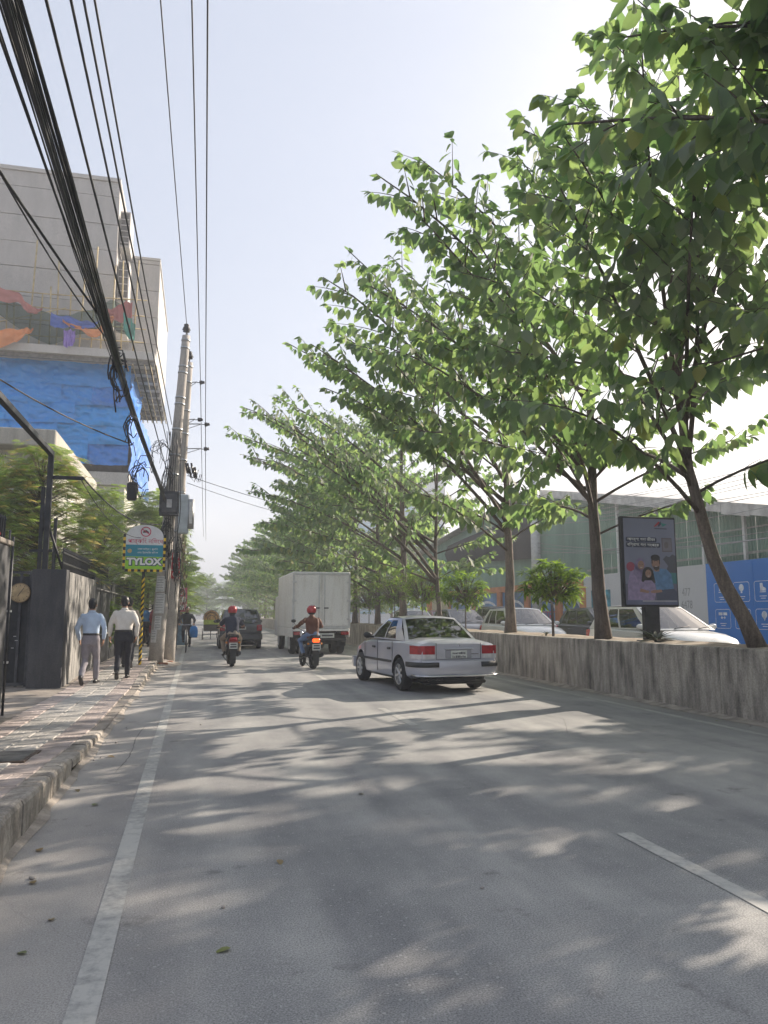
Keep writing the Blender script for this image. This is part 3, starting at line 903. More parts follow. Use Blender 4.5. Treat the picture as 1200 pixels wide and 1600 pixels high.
# feathery trees over the compound wall
def frond_template():
    vs = []; fs = []
    n = 9
    for i in range(n):
        t = (i + 1) / (n + 1)
        z = -.35 * t * t
        l = .30 * math.sin(math.pi * (.15 + .8 * t)) ** .7
        for s in (-1, 1):
            b = len(vs)
            vs += [(t - .022, 0, z), (t + .022, 0, z), (t + .10, s * l, z - .10 * l * 2), (t + .055, s * l, z - .10 * l * 2)]
            fs.append((b, b + 1, b + 2, b + 3) if s > 0 else (b + 3, b + 2, b + 1, b))
    b = len(vs); vs += [(0, -.006, 0), (0, .006, 0), (1, .003, -.35), (1, -.003, -.35)]; fs.append((b, b + 1, b + 2, b + 3))
    return np.array(vs, float), fs
FROND = frond_template()
def feather_tree(base, H, wid, seed, label, n=200, per=7, m=FERN, dry=.0, low=.25, size=(.35, .6), r0=.07):
    rnd = random.Random(seed); B = Vector(base)
    root = thing('feathery_tree', label, 'tree', base)
    MB().tube(bez(Vector((0, 0, -.1)), Vector((.15, 0, H * .4)), Vector((-.05, .1, H * .8)), 7), [r0 * (1 - .1 * i) for i in range(8)], 7).build('trunk', BARK, root)
    br = MB(); fr = []; fd = []
    for i in range(n):
        a = rnd.uniform(0, 6.28); u = rnd.uniform(0, 1)
        rr = wid * (rnd.random() ** .5) * (.55 + .45 * math.sin(math.pi * min(1, .2 + u)))
        c = Vector((math.cos(a) * rr, math.sin(a) * rr, H * (low + (1 - low) * u * (1 - .25 * (rr / wid) ** 2))))
        o = Vector((0, .05, H * (low * .8 + .55 * u)))
        if i % 2 == 0:
            br.tube(bez(o, o.lerp(c, .5) + Vector((0, 0, .12)), c, 3), [.018, .012, .008, .003], 4)
        for k in range(per):
            b_ = rnd.uniform(0, 6.28)
            out = Vector((c.x, c.y, 0)).normalized() if rr > .05 else Vector((1, 0, 0))
            dx = Vector((math.cos(b_), math.sin(b_), rnd.uniform(-.35, .45))) + out * .6
            (fd if rnd.random() < dry else fr).append((c + Vector((rnd.uniform(-.15, .15), rnd.uniform(-.15, .15), rnd.uniform(-.12, .12))), dx, Vector((rnd.uniform(-.4, .4), rnd.uniform(-.4, .4), 1)), rnd.uniform(*size)))
    br.build('branches', BARK, root)
    tag(place('crown', scatter_mesh('crown', FROND, fr, m), root), kind='stuff')
    if fd: tag(place('dry_foliage', scatter_mesh('dry_foliage', FROND, fd, FERNB), root), kind='stuff')
    return root
feather_tree((-3.95, 20.5, .1), 5.5, 1.75, 41, 'feathery green and straw coloured tree over the black compound wall', 420, 9, FERN, .22, .38, (.2, .36))
feather_tree((-5.6, 21.5, .1), 5.4, 1.6, 42, 'feathery green tree in front of the cream building', 280, 8, FERN, .15, .55, (.2, .36))
feather_tree((-3.2, 26.5, .1), 5.6, 1.5, 43, 'bright feathery green tree directly behind the twin utility poles', 300, 8, FERN, .05, .22, (.22, .4))
feather_tree((-2.3, 36.5, .1), 7.0, 2.4, 44, 'drooping feathery tree beyond the utility poles, against the sky', 260, 8, FERN, .0, .25, (.4, .75))
feather_tree((-2.6, 52, .1), 7.5, 3.0, 45, 'farther feathery tree low beside the street end', 220, 7, FERN, .0, .2, (.5, .9))
# leafy hedge behind the railing
shrub((-2.95, 24.2, .1), 2.9, 51, 'dark ivy-like shrub crowding through the railing behind the sign pole', .75, 190, ((0, 0),), nm='hedge_shrub', base_h=.12)
# a wisp of foliage hanging at the left edge of the sky
tw = thing('hanging_twig', 'wispy feathery twig poking in at the left edge of the sky', 'twig', (-3.6, 9.0, 8.6))
MB().tube([(-2.2, 0, .5), (-.8, 0, .15), (.2, 0, -.1)], [.012, .008, .003], 5).build('stem', BARKD, tw)
rw = random.Random(3)
tag(place('leaves', scatter_mesh('leaves', FROND, [(Vector((rw.uniform(-1.6, .15), rw.uniform(-.1, .1), .05 - .1 * rw.random())), Vector((rw.uniform(-.2, 1), rw.uniform(-.6, .6), rw.uniform(-.8, .2))), Vector((rw.uniform(-.3, .3), rw.uniform(-.6, .3), 1)), rw.uniform(.18, .32)) for _ in range(26)], FERN), tw), kind='stuff')
# ================================================================ left side: compound walls, gate, railing
BLKW = streak_mat('black_painted_wall', (.085, .085, .092), (.03, .032, .037), sc=(3, 3, .8), thr=(.3, .72), bump=.35, rough=.7)
ROUGHW = streak_mat('rough_plaster_wall', (.34, .33, .315), (.06, .062, .068), sc=(4, 4, .6), thr=(.36, .62), bump=.6)
BLKM = mat('black_metal', (.03, .031, .034), .5, .3, var=.3, scale=10)
DGM = mat('dark_grey_metal', (.065, .066, .07), .55, .4, var=.35, scale=7)
CREAM = streak_mat('cream_render', (.66, .65, .60), (.42, .41, .36), sc=(2, 2, .35), thr=(.2, .6), bump=.2)
def gz(y): return zp(y) - .02

w1 = thing('compound_wall', 'near black painted wall end at the left edge of the picture', 'wall', (-2.57, 11.6, 0))
MB().box(-.26, 0, -8.0, 0, 0, 2.36, 0, .012).build('wall_body', BLKW, w1)
MB().box(-.30, .03, -8.0, .02, 2.363, 2.43, 0, .01).build('coping', mat('wall_coping', (.25, .22, .19), .9, var=.3, scale=5, bump=.4), w1)
for i in range(16):
    yy = -.06 - .12 * i
    MB().box(-.10, -.075, yy - .012, yy + .012, 2.41, 2.72).add([(-.11, yy - .02, 2.72), (-.065, yy - .02, 2.72), (-.065, yy + .02, 2.72), (-.11, yy + .02, 2.72), (-.088, yy, 2.80)], [(0, 1, 4), (1, 2, 4), (2, 3, 4), (3, 0, 4)]).build('railing_spike', BLKM, w1)
rc = MB()
rr = random.Random(4)
for i in range(4):
    rc.ell((rr.uniform(-.06, .05), rr.uniform(-.3, .3), rr.uniform(0, .04)), .05, .13, .04, 8, 6)
tag(rc.build('red_cloth', mat('red_cloth', (.45, .04, .03), .8), None, (-2.71, 11.0, 2.47)), 'crumpled red cloth lying on the near wall top', 'cloth')

w2 = thing('compound_wall', 'black gate pier and weathered plaster wall behind the two walking men', 'wall', (-2.49, 15.86, 0))
b = MB(); nseg = 12; rings = []
MB().box(-.62, -.002, 0, .30, 0, 2.28, 0, .01).build('gate_pier', BLKW, w2)
b.box(-.22, .012, .302, 4.3, 0, 2.25, 0, .006)
b.build('plaster_wall', ROUGHW, w2)
for k in range(6):           # sheet metal screens on the further wall
    ya = 4.31 + 1.25 * k
    MB().box(-.10, -.02 + (.012 if k % 2 else 0), ya, ya + 1.235, .02, 2.35, 0, .004).build('metal_sheet', DGM, w2)
for zz in (.9, 2.05):
    MB().cyl((.02, 4.3, zz), (.02, 12, zz), .022, .022, 6).build('rail', mat('pale_rail', (.3, .29, .27), .6, .3), w2)
for k in range(64):
    yy = .12 + .122 * k
    MB().box(-.115, -.095, yy - .011, yy + .011, 2.2, 2.66).add([(-.122, yy - .018, 2.66), (-.088, yy - .018, 2.66), (-.088, yy + .018, 2.66), (-.122, yy + .018, 2.66), (-.105, yy, 2.74)], [(0, 1, 4), (1, 2, 4), (2, 3, 4), (3, 0, 4)]).build('railing_spike', BLKM, w2)
MB().box(-.125, -.085, .05, 8.0, 2.40, 2.43).box(-.125, -.085, .05, 8.0, 2.60, 2.63).build('railing_bar', BLKM, w2)
# further railing with open pickets
w3 = thing('railing_fence', 'open black picket railing further along the footpath', 'fence', (-2.55, 27.95, 0))
MB().box(-.15, .05, 0, 30, 0, .55, 0, .01).build('plinth', ROUGHW, w3)
for k in range(60):
    yy = .1 + .16 * k
    MB().box(-.062, -.038, yy - .012, yy + .012, .55, 2.5).build('picket', BLKM, w3)
for k in range(5):
    MB().box(-.11, .01, 2.4 * k - .06, 2.4 * k + .06, .5, 2.65, 0, .01).build('post', BLKW, w3)
MB().box(-.07, -.03, 0, 9.7, 1.0, 1.04).box(-.07, -.03, 0, 9.7, 2.25, 2.29).build('rail', BLKM, w3)
fw3 = thing('compound_wall', 'far grey compound wall running on beyond the pickets', 'wall', (-2.62, 38, 0))
MB().box(-.2, 0, 0, 110, 0, 2.3).build('wall_body', ROUGHW, fw3)

# gate in its recess
g = thing('steel_gate', 'black sheet steel gate standing open in the wall recess', 'gate', (-3.12, 16.12, 0))
MB().box(-1.5, -.02, .0, .03, .09, 2.15, 0, .004).build('gate_sheet', BLKM, g)
for xx in (-.05, -.22, -.42, -1.48):
    MB().box(xx - .025, xx + .025, -.045, .0, .06, 2.2, 0, .004).build('gate_stile', DGM, g)
MB().box(-1.5, -.02, -.05, -.005, 2.2, 2.25).box(-1.5, -.02, -.05, -.005, .08, .13).build('gate_rail', DGM, g)
b = MB()
for (x_, z_) in ((-.3, 1.0), (-.27, .92), (-.55, .98), (-.6, .86), (-.5, .8), (-.33, .78), (-.62, 1.02)):
    b.box(x_, x_ + .05, -.049, -.046, z_, z_ + .012)
b.build('chipped_paint', mat('chip_white', (.5, .5, .48), .7), g)
# round wooden clock hung on the gate
ck = thing('round_clock', 'round wooden wall clock hanging in the gate recess', 'clock', (-3.33, 16.0, 1.83))
ck.rotation_euler = (R(90), 0, 0)
WOOD = mat('pale_wood', (.42, .31, .17), .6, var=.25, scale=9)
MB().lathe([(.001, -.02), (.175, -.02), (.185, -.005), (.185, .012), (.17, .018), (.001, .018)], 28).build('face', WOOD, ck)
MB().lathe([(.170, .0185), (.188, .0185), (.188, .026), (.170, .026)], 28, caps=False).build('rim', mat('wood_rim', (.25, .17, .09), .6), ck)
MB().box(-.005, .005, 0, .12, .022, .025).build('minute_hand', BLKM, ck, None, (0, 0, R(-35)))
MB().box(-.006, .006, 0, .08, .0255, .0285).build('hour_hand', BLKM, ck, None, (0, 0, R(150)))
b = MB()
for k in range(12):
    b.box(-.004, .004, .13, .155, .0185, .021, 0, 0, Matrix.Rotation(R(30 * k), 4, 'Z'))
b.build('hour_mark', BLKM, ck)
bp_ = thing('drain_pipe', 'thin pale pipe clipped to the near wall end', 'pipe', (-2.56, 11.66, 0))
MB().cyl((0, 0, .05), (0, 0, 2.5), .018, .018, 8).cyl((-.05, .01, .05), (-.05, .01, 2.6), .014, .014, 8).build('tube', DGM, bp_)
for zz in (.75, 1.45):
    MB().box(-.08, .03, -.012, .03, zz, zz + .03).build('clip', mat('clip_white', (.6, .6, .58), .6), bp_)

# steel gantry on the wall
ga = thing('steel_gantry', 'rusty black steel gantry frame rising above the gate pier', 'frame', (-2.92, 16.0, 0))
MB().box(-.05, .05, -.05, .05, 2.27, 4.62, 0, .006).build('post', BLKM, ga)
MB().box(-.15, -.08, .02, .09, 2.27, 3.9, 0, .006).build('post', BLKM, ga)
MB().box(.10, .16, .10, .16, 2.27, 3.3, 0, .006).build('post', DGM, ga)
MB().box(-.05, .05, -10.8, -.055, 4.52, 4.62, 0, .006).build('beam', BLKM, ga)
MB().tube([(.0, .0, 3.2), (.30, .2, 2.27)], .024, 6).build('brace', BLKM, ga)
MB().tube([(-.11, .05, 3.7), (.0, .0, 3.0)], .02, 6).build('brace', DGM, ga)
MB().tube([(-.11, .05, 2.8), (.0, .0, 3.9)], .018, 6).build('brace', BLKM, ga)
MB().box(-.30, .12, -.02, .05, 2.62, 2.67).build('crossbar', BLKM, ga)
MB().box(.052, .62, -.02, .03, 4.06, 4.13, 0, .004).build('arm', BLKM, ga)

# cream building behind the wall with hanging creepers
cb = thing('cream_building', 'low cream rendered building half hidden by feathery trees', 'building', (-8.6, 26, 0))
MB().box(-9, 3.7, 0, 9, 0, 6.6).build('wall', CREAM, cb)
MB().box(-9.4, 4.1, -.8, 9.2, 6.603, 7.15, 0, .03).build('roof', streak_mat('roof_slab', (.5, .48, .43), (.3, .28, .25), thr=(.2, .7)), cb)
MB().box(-9.2, 3.9, -.5, 0, 4.5, 4.75).build('ledge', CREAM, cb)
for k in range(4):
    f = MB().box(-6.2 + 2.5 * k, -4.8 + 2.5 * k, -.05, .1, 2.0, 3.9).build('window', mat('dark_pane', (.05, .06, .065), .15, spec=.8), cb)
    MB().box(-6.3 + 2.5 * k, -6.2 + 2.5 * k, -.07, .08, 1.95, 4.0).box(-4.8 + 2.5 * k, -4.7 + 2.5 * k, -.07, .08, 1.95, 4.0).box(-6.3 + 2.5 * k, -4.7 + 2.5 * k, -.09, .06, 1.88, 1.96).build('frame', CREAM, f)
for k, (xx, ln) in enumerate(((1.55, 2.6), (2.35, 2.0), (.5, 1.4))):
    rnd = random.Random(70 + k); fr = []
    t = thing('creeper', ['long straw green creeper hanging down the cream wall by the pier', 'second shorter creeper hanging on the cream wall', 'shortest creeper hanging on the cream wall at the picture edge'][k], 'plant', (-8.6 + xx, 25.85, 6.5))
    for i in range(170):
        z_ = -rnd.random() * ln
        fr.append((Vector((rnd.gauss(0, .10), rnd.uniform(-.12, 0), z_)), Vector((rnd.uniform(-.4, .4), rnd.uniform(-.5, .1), -1)), Vector((rnd.uniform(-.5, .5), -1, .2)), rnd.uniform(.09, .2)))
    tag(place('leaves', scatter_mesh('leaves', NARROW, fr, FERNB if k != 1 else FERN), t), kind='stuff')
    MB().tube([(0, -.03, 0), (.03, -.05, -ln * .5), (0, -.03, -ln)], .008, 4).build('stem', BARKD, t)

# ================================================================ construction building with tarpaulins
GREYC = streak_mat('raw_concrete', (.47, .455, .44), (.36, .35, .34), sc=(1.2, 1.2, .3), thr=(.2, .7), bump=.15)
SLABC = streak_mat('slab_concrete', (.52, .505, .49), (.40, .39, .37), sc=(1.2, 1.2, .3), thr=(.2, .7), bump=.15)
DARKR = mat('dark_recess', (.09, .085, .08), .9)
BAMB = mat('bamboo', (.42, .33, .17), .7, var=.25, scale=4)
cbld = thing('construction_building', 'unfinished grey concrete building wrapped in blue tarpaulin', 'building', (0, 42, 0))
MB().box(-22, -5.0, .25, 14, 15.2, 25.05).build('core', GREYC, cbld)
zz = 15.2
k = 0
while zz < 25.0:
    h = 1.38 + .12 * (k % 3)
    h = min(h, 25.08 - zz)
    MB().box(-22, -4.94 + .012 * (k % 2), .012 * ((k + 1) % 2), .26, zz + .015, zz + h - .015, 0, .008).build('wall_panel', GREYC, cbld)
    zz += h; k += 1
MB().box(-22, -4.9, -.06, 14.1, 25.083, 25.3).build('parapet', SLABC, cbld)
MB().box(-5.0, -2.84, 2.6, 14, 15.2, 21.8).build('core', GREYC, cbld)
zz = 15.2; k = 0
while zz < 21.7:
    h = min(1.6, 21.85 - zz)
    MB().box(-4.93, -2.80 + .012 * (k % 2), 2.38 + .012 * (k % 2), 2.61, zz + .015, zz + h - .015, 0, .008).build('wall_panel', GREYC, cbld); zz += h; k += 1
MB().box(-4.92, -2.78, 2.34, 14, 21.853, 22.0).build('parapet', SLABC, cbld)
for (za, zb, x1) in ((21.6, 23.7, -4.35), (18.4, 20.8, -4.30), (16.6, 17.9, -4.3)):
    f = MB().box(-4.9, x1, .5, 2.3, za, zb, 0, .02).build('bay', SLABC, cbld)
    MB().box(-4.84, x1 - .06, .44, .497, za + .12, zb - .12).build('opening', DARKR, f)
    for q in range(5):
        z_ = za + .2 + (zb - za - .4) * q / 5
        MB().box(-4.84, x1 - .06, .41, .437, z_, z_ + .05).build('louvre', GREYC, f)
MB().box(-22, -2.66, -1.0, 12, 14.75, 15.18, 0, .02).build('cantilever_slab', SLABC, cbld)
for k in range(9):
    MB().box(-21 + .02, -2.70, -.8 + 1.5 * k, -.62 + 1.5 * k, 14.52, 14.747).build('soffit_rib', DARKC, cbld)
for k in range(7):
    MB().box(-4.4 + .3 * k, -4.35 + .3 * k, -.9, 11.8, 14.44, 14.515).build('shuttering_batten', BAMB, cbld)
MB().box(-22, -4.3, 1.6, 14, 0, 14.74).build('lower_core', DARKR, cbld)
MB().box(-22, -3.9, .9, 13, 8.3, 9.0, 0, .02).build('floor_slab', SLABC, cbld)
MB().box(-22, -4.1, 1.2, 13, 0, 8.29).build('ground_storey', CREAM, cbld)
# tarpaulin sheets, each with its own folds
def tarp(x0, x1, y0, y1, z0, z1, seed, m, nm='tarpaulin'):
    n, mm = 34, 20; vs = []; fs = []
    dx, dy = x1 - x0, y1 - y0; Ln = math.hypot(dx, dy); nx_, ny_ = dy / Ln, -dx / Ln
    for j in range(mm + 1):
        for i in range(n + 1):
            u, v = i / n, j / mm
            sag = .13 * math.sin(math.pi * u) * (1 - v) * .5
            w = .16 * noise.noise((u * Ln * .9, v * 2.1, seed)) + .10 * noise.noise((u * Ln * 2.4 + v * 3, v * 5, seed + 7)) + .09 * noise.noise((u * Ln * 4, v * 6 + u * 4, seed + 3)) + .05 * noise.noise((u * Ln * 9 - v * 6, v * 12, seed + 5))
            w *= min(1, v * 6 + .3)
            vs.append((x0 + dx * u + nx_ * (w + .04), y0 + dy * u + ny_ * (w + .04), z0 + (z1 - z0) * v - sag + .07 * noise.noise((u * 6, j, seed + 11))))
    for j in range(mm):
        for i in range(n):
            a = j * (n + 1) + i
            fs.append((a, a + 1, a + n + 2, a + n + 1))
    return MB().add(vs, fs, 0, True).build(nm, m, cbld)
TB = [mat('tarp_blue', (.006, .24, .70), 0.38, var=.05, scale=1.2, spec=.5), mat('tarp_sky', (.008, .28, .74), 0.38, var=.05, scale=1.2), mat('tarp_deep', (.012, .19, .62), 0.38, var=.05, scale=1.2), mat('tarp_violet', (.08, .23, .68), 0.38, var=.05, scale=1.2), mat('tarp_cyan', (.008, .29, .84), .38, var=.05)]
rnd = random.Random(12)
zrows = [9.5, 10.6, 11.6, 12.65, 13.65, 14.72]
sd_ = 0
for r_ in range(5):
    x = -13.6 + rnd.uniform(0, 1)
    while x < -4.2:
        x2 = min(-4.05, x + rnd.uniform(1.7, 3.6))
        if -4.05 - x2 < .8: x2 = -4.05
        tarp(x - .1, x2 + .1, .72 - .05 * (sd_ % 3) - .09 * r_, .72 - .05 * (sd_ % 3) - .09 * r_, zrows[r_] - .12, zrows[r_ + 1] + .10, sd_, TB[rnd.choice([0, 1, 1, 4, 0, 2]) if r_ < 4 else rnd.choice([0, 2, 3])])
        sd_ += 1
        x = x2
tarp(-4.0, -3.85, .75, 5.5, 12.4, 14.7, 61, TB[2]); tarp(-3.95, -3.75, .8, 6.2, 9.1, 12.55, 62, TB[3]); tarp(-3.8, -3.62, 6.0, 12.0, 8.9, 13.2, 63, TB[3])
# bamboo scaffold with torn nets
sc_ = thing('bamboo_scaffold', 'bamboo scaffold poles along the edge of the concrete slab', 'scaffold', (0, 41.3, 15.2))
rnd = random.Random(5)
for k in range(17):
    xx = -12.2 + .52 * k + rnd.uniform(-.12, .12)
    hh = rnd.uniform(2.2, 5.6) if k % 3 else rnd.uniform(4.2, 6.0)
    MB().tube([(xx, rnd.uniform(-.1, .3), -.2), (xx + rnd.uniform(-.12, .12), rnd.uniform(-.1, .3), hh)], .045, 6).build('bamboo_pole', BAMB, sc_)
for k, zz in enumerate((.5, 1.3, 2.1, 2.9)):
    MB().tube([(-12.4, .0, zz + rnd.uniform(-.1, .1)), (-8, .05, zz + rnd.uniform(-.1, .1)), (-3.2, .0, zz + rnd.uniform(-.1, .1))], .035, 5).build('bamboo_ledger', BAMB, sc_)
MB().tube([(-12.4, -.1, .4), (-7.2, -.1, 2.1)], .03, 5).build('bamboo_brace', BAMB, sc_)
NETG = glass_mat('green_net', (.42, .55, .5), .05, .6)
def swag(pts, drop, m, name, label, seed, y=41.05, kind='cloth'):
    n = 22; mm = 8; vs = []; fs = []
    for j in range(mm + 1):
        v = j / mm
        for i in range(n + 1):
            u = i / n; q = u * (len(pts) - 1); i0 = min(len(pts) - 2, int(q)); f = q - i0
            x = pts[i0][0] * (1 - f) + pts[i0 + 1][0] * f; z = pts[i0][1] * (1 - f) + pts[i0 + 1][1] * f
            z -= .12 * math.sin(math.pi * f)
            d = drop[i0] * (1 - f) + drop[i0 + 1] * f
            vs.append((x + .05 * noise.noise((u * 5, v * 3, seed)), y - .12 + .16 * noise.noise((u * 9, v * 3, seed + 2)), z - d * v + .06 * noise.noise((u * 12, v * 4, seed + 5))))
    for j in range(mm):
        for i in range(n):
            a = j * (n + 1) + i
            fs.append((a, a + 1, a + n + 2, a + n + 1))
    o = MB().add(vs, fs, 0, True).build(name, m)
    return tag(o, label, kind)
CLO = lambda nm, c: mat(nm, c, .75, var=.15, scale=1.5)
swag([(-10.9, 17.9), (-8.0, 16.9), (-6.6, 17.05), (-4.9, 18.0), (-4.0, 17.6)], [.9, 1.7, 1.2, 1.5, 1.6], NETG, 'safety_net', 'torn green safety net hung along the scaffold', 1, 41.2, 'net')
swag([(-10.9, 18.3), (-9.4, 17.8), (-8.9, 17.2), (-8.3, 17.1)], [.9, .5, .45, .1], CLO('faded_pink', (.42, .16, .14)), 'cloth', 'faded pink cloth sagging at the left of the scaffold', 2)
swag([(-7.9, 16.9), (-7.0, 16.8), (-6.0, 16.6), (-5.5, 16.7)], [.7, .6, .4, .1], CLO('cloth_blue', (.05, .11, .40)), 'cloth', 'dark blue cloth strip in the middle of the scaffold', 3)
swag([(-7.3, 16.55), (-6.4, 16.3), (-5.6, 16.2), (-5.1, 16.9), (-4.6, 17.3)], [.12, .2, .5, .5, .2], CLO('cloth_orange', (.62, .23, .08)), 'cloth', 'narrow orange cloth sagging under the blue strip', 4, 41.0)
swag([(-5.2, 17.3), (-4.6, 17.6), (-4.2, 17.9), (-3.9, 17.8)], [.2, .9, 1.2, 1.6], CLO('cloth_maroon', (.33, .09, .08)), 'cloth', 'maroon net triangle at the right of the scaffold', 5, 40.95)
swag([(-4.3, 17.2), (-3.9, 16.9), (-3.7, 16.6)], [.9, 1.2, .9], CLO('cloth_green', (.04, .26, .20)), 'cloth', 'green cloth hanging at the right corner of the scaffold', 6, 40.9)
swag([(-10.9, 15.7), (-9.6, 15.75), (-8.9, 15.9), (-8.6, 15.85)], [1.2, .8, .35, .1], CLO('cloth_orange', (.62, .23, .08)), 'cloth', 'broad orange cloth spilling over the slab edge at the left', 7, 40.7)
swag([(-7.15, 15.9), (-6.85, 16.0), (-6.6, 15.9)], [.8, .95, .6], CLO('cloth_redblue', (.25, .16, .5)), 'cloth', 'small violet cloth hung over the slab edge', 8, 40.7)
# ================================================================ utility poles, cables, signs
POLEC = streak_mat('pole_concrete', (.50, .465, .43), (.30, .28, .26), sc=(4, 4, .8), thr=(.25, .7), bump=.25)
INS = mat('insulator', (.05, .045, .045), .25)
GALV = mat('galvanised', (.38, .39, .40), .4, .7, var=.15)
CABLE = mat('black_cable', (.03, .031, .035), .5)
PAPER = mat('paper', (.62, .62, .61), .8, var=.12, scale=14)
INK = mat('ink', (.08, .08, .09), .8); INKG = mat('faded_ink', (.36, .36, .37), .8)
def pole(base, top, r0, r1, label, bands):
    t = thing('utility_pole', label, 'pole', base)
    d = Vector(top) - Vector(base)
    n = 12
    MB().tube([d * (i / n) - (Vector((0, 0, .15)) if i == 0 else Vector((0, 0, 0))) for i in range(n + 1)], [r0 + (r1 - r0) * i / n for i in range(n + 1)], 16).build('shaft', POLEC, t)
    for f in bands:
        rr_ = r0 + (r1 - r0) * f
        MB().tube([d * (f - .003), d * (f + .003)], rr_ + .014, 16, caps=True).build('clamp_band', GALV, t)
    return t, d
def insulator(parent, p, axis=Vector((0, 0, 1)), s=1.0):
    M = Matrix.Translation(p) @ axis.to_track_quat('Z', 'Y').to_matrix().to_4x4() @ Matrix.Scale(s, 4)
    return MB().lathe([(.012, 0), (.012, .07), (.07, .075), (.05, .10), (.085, .115), (.05, .14), (.07, .155), (.035, .18), (.05, .19), (.05, .22), (.02, .235)], 12, 0, True, M).build('insulator', INS, parent)
P1b = Vector((-1.12, 22.5, .1)); P1t = Vector((-.60, 22.5, 9.55))
p1, d1 = pole(P1b, P1t, .205, .115, 'nearer pale concrete utility pole with pasted notices', (.44, .5, .56, .62, .70, .78, .80, .88, .90, .96, .985))
insulator(p1, d1 + Vector((0, 0, .02)), s=1.5)
P2b = Vector((-.84, 24.2, .05)); P2t = Vector((-.52, 24.2, 9.3))
p2, d2 = pole(P2b, P2t, .19, .105, 'farther pale concrete utility pole leaning behind the first', (.42, .55, .66, .75, .83, .93, .985))
insulator(p2, d2 + Vector((0, 0, .02)), s=1.5)
for f, lx in ((.93, .28), (.80, .30), (.785, .52), (.70, .55)):
    p = d2 * f
    MB().tube([p, p + Vector((lx, -.05, .02))], .018, 6).build('bracket', GALV, p2)
    MB().tube([p - Vector((0, 0, .18)), p + Vector((lx * .9, -.05, .0))], .012, 5).build('stay', GALV, p2)
    insulator(p2, p + Vector((lx, -.05, .0)), Vector((1, 0, .1)), 1.0)
b = MB(); rnd = random.Random(3)
for k in range(6):
    p = d2 * .62 + Vector((.12 + .055 * k, -.12 + rnd.uniform(-.05, .05), .25 - .02 * k + rnd.uniform(-.08, .1)))
    b.tube([p, p + Vector((.06, 0, -.32))], .035, 6)
    b.tube([p + Vector((.06, 0, -.32)), p + Vector((.16, .02, -.46)), p + Vector((.22, .0, -.2))], .01, 4)
b.build('cutout_fuses', INS, p2)
# fused switch box, white enclosure
MB().box(-.27, .27, -.42, -.22, 4.03, 4.72, 0, .015).build('meter_frame', DGM, p1, (.23, 0, .03))
MB().box(-.20, .20, -.44, -.421, 4.12, 4.63, 0, .004).build('meter_window', mat('meter_dark', (.06, .06, .065), .3), p1, (.23, 0, .03))
MB().box(-.07, .07, -.46, -.441, 4.25, 4.48, 0, .004).build('meter', mat('meter_grey', (.45, .45, .46), .5), p1, (.23, 0, .03))
MB().box(-.16, .16, -.30, -.05, 3.4, 4.6, 0, .03).build('switch_box', mat('box_bluegrey', (.42, .47, .50), .5, var=.12), p2, (.30, 0, .4))
MB().cyl((.52, -.25, 3.95), (.52, -.25, 4.85), .10, .10, 12).build('capacitor', GALV, p2)
MB().box(.475, .565, -.36, -.352, 4.1, 4.75).build('label_plate', PAPER, p2)
# notices pasted on the pole
for (z0, z1, a0, a1) in ((2.52, 2.80, -2.25, -1.2), (1.95, 2.38, -2.6, -1.2), (1.35, 1.9, -2.4, -1.0), (.9, 1.28, -2.2, -1.25), (.55, .9, -2.6, -1.7)):
    b = MB(); vs = []; n = 6
    for zz in (z0, z1):
        for i in range(n + 1):
            a = a0 + (a1 - a0) * i / n
            c = d1 * (zz / d1.z); r_ = .205 - .09 * zz / d1.z + .004
            vs.append((c.x + math.cos(a) * r_, c.y + math.sin(a) * r_, zz))
    o = b.add(vs, [(i, i + 1, n + 2 + i, n + 1 + i) for i in range(n)], 0, True).build('notice', PAPER, p1)
    b = MB()
    for ln in range(int((z1 - z0) / .07)):
        zz = z1 - .05 - .07 * ln; vs = []
        for z_ in (zz, zz + .022):
            for i in range(n + 1):
                a = a0 + .12 + (a1 - a0 - .24) * (.7 + .3 * rnd.random() if i == n else i / n)
                c = d1 * (z_ / d1.z); r_ = .205 - .09 * z_ / d1.z + .007
                vs.append((c.x + math.cos(a) * r_, c.y + math.sin(a) * r_, z_))
        b.add(vs, [(i, i + 1, n + 2 + i, n + 1 + i) for i in range(n)], 0, True)
    b.build('print', INKG, o)
# UCC plates on the second pole
RED = mat('sign_red', (.50, .02, .03), .5); WHT = mat('sign_white', (.78, .78, .76), .5, var=.06); BLACK = mat('sign_black', (.015, .015, .017), .5)
uc = thing('letter_sign', 'vertical red letter plates reading UCC on the farther pole', 'sign', tuple(P2b + d2 * .335 + Vector((.02, -.22, 0))))
for k, ch in enumerate('UCC'):
    pl = MB().box(-.12, .12, -.008, .008, -.12 - .27 * k, .12 - .27 * k, 0, .004).build('plate', RED, uc)
    o = place('letter', text_mesh('letter', ch, .25, WHT, .003, offset=.008), pl, (0, -.013, -.27 * k), (R(90), 0, 0))
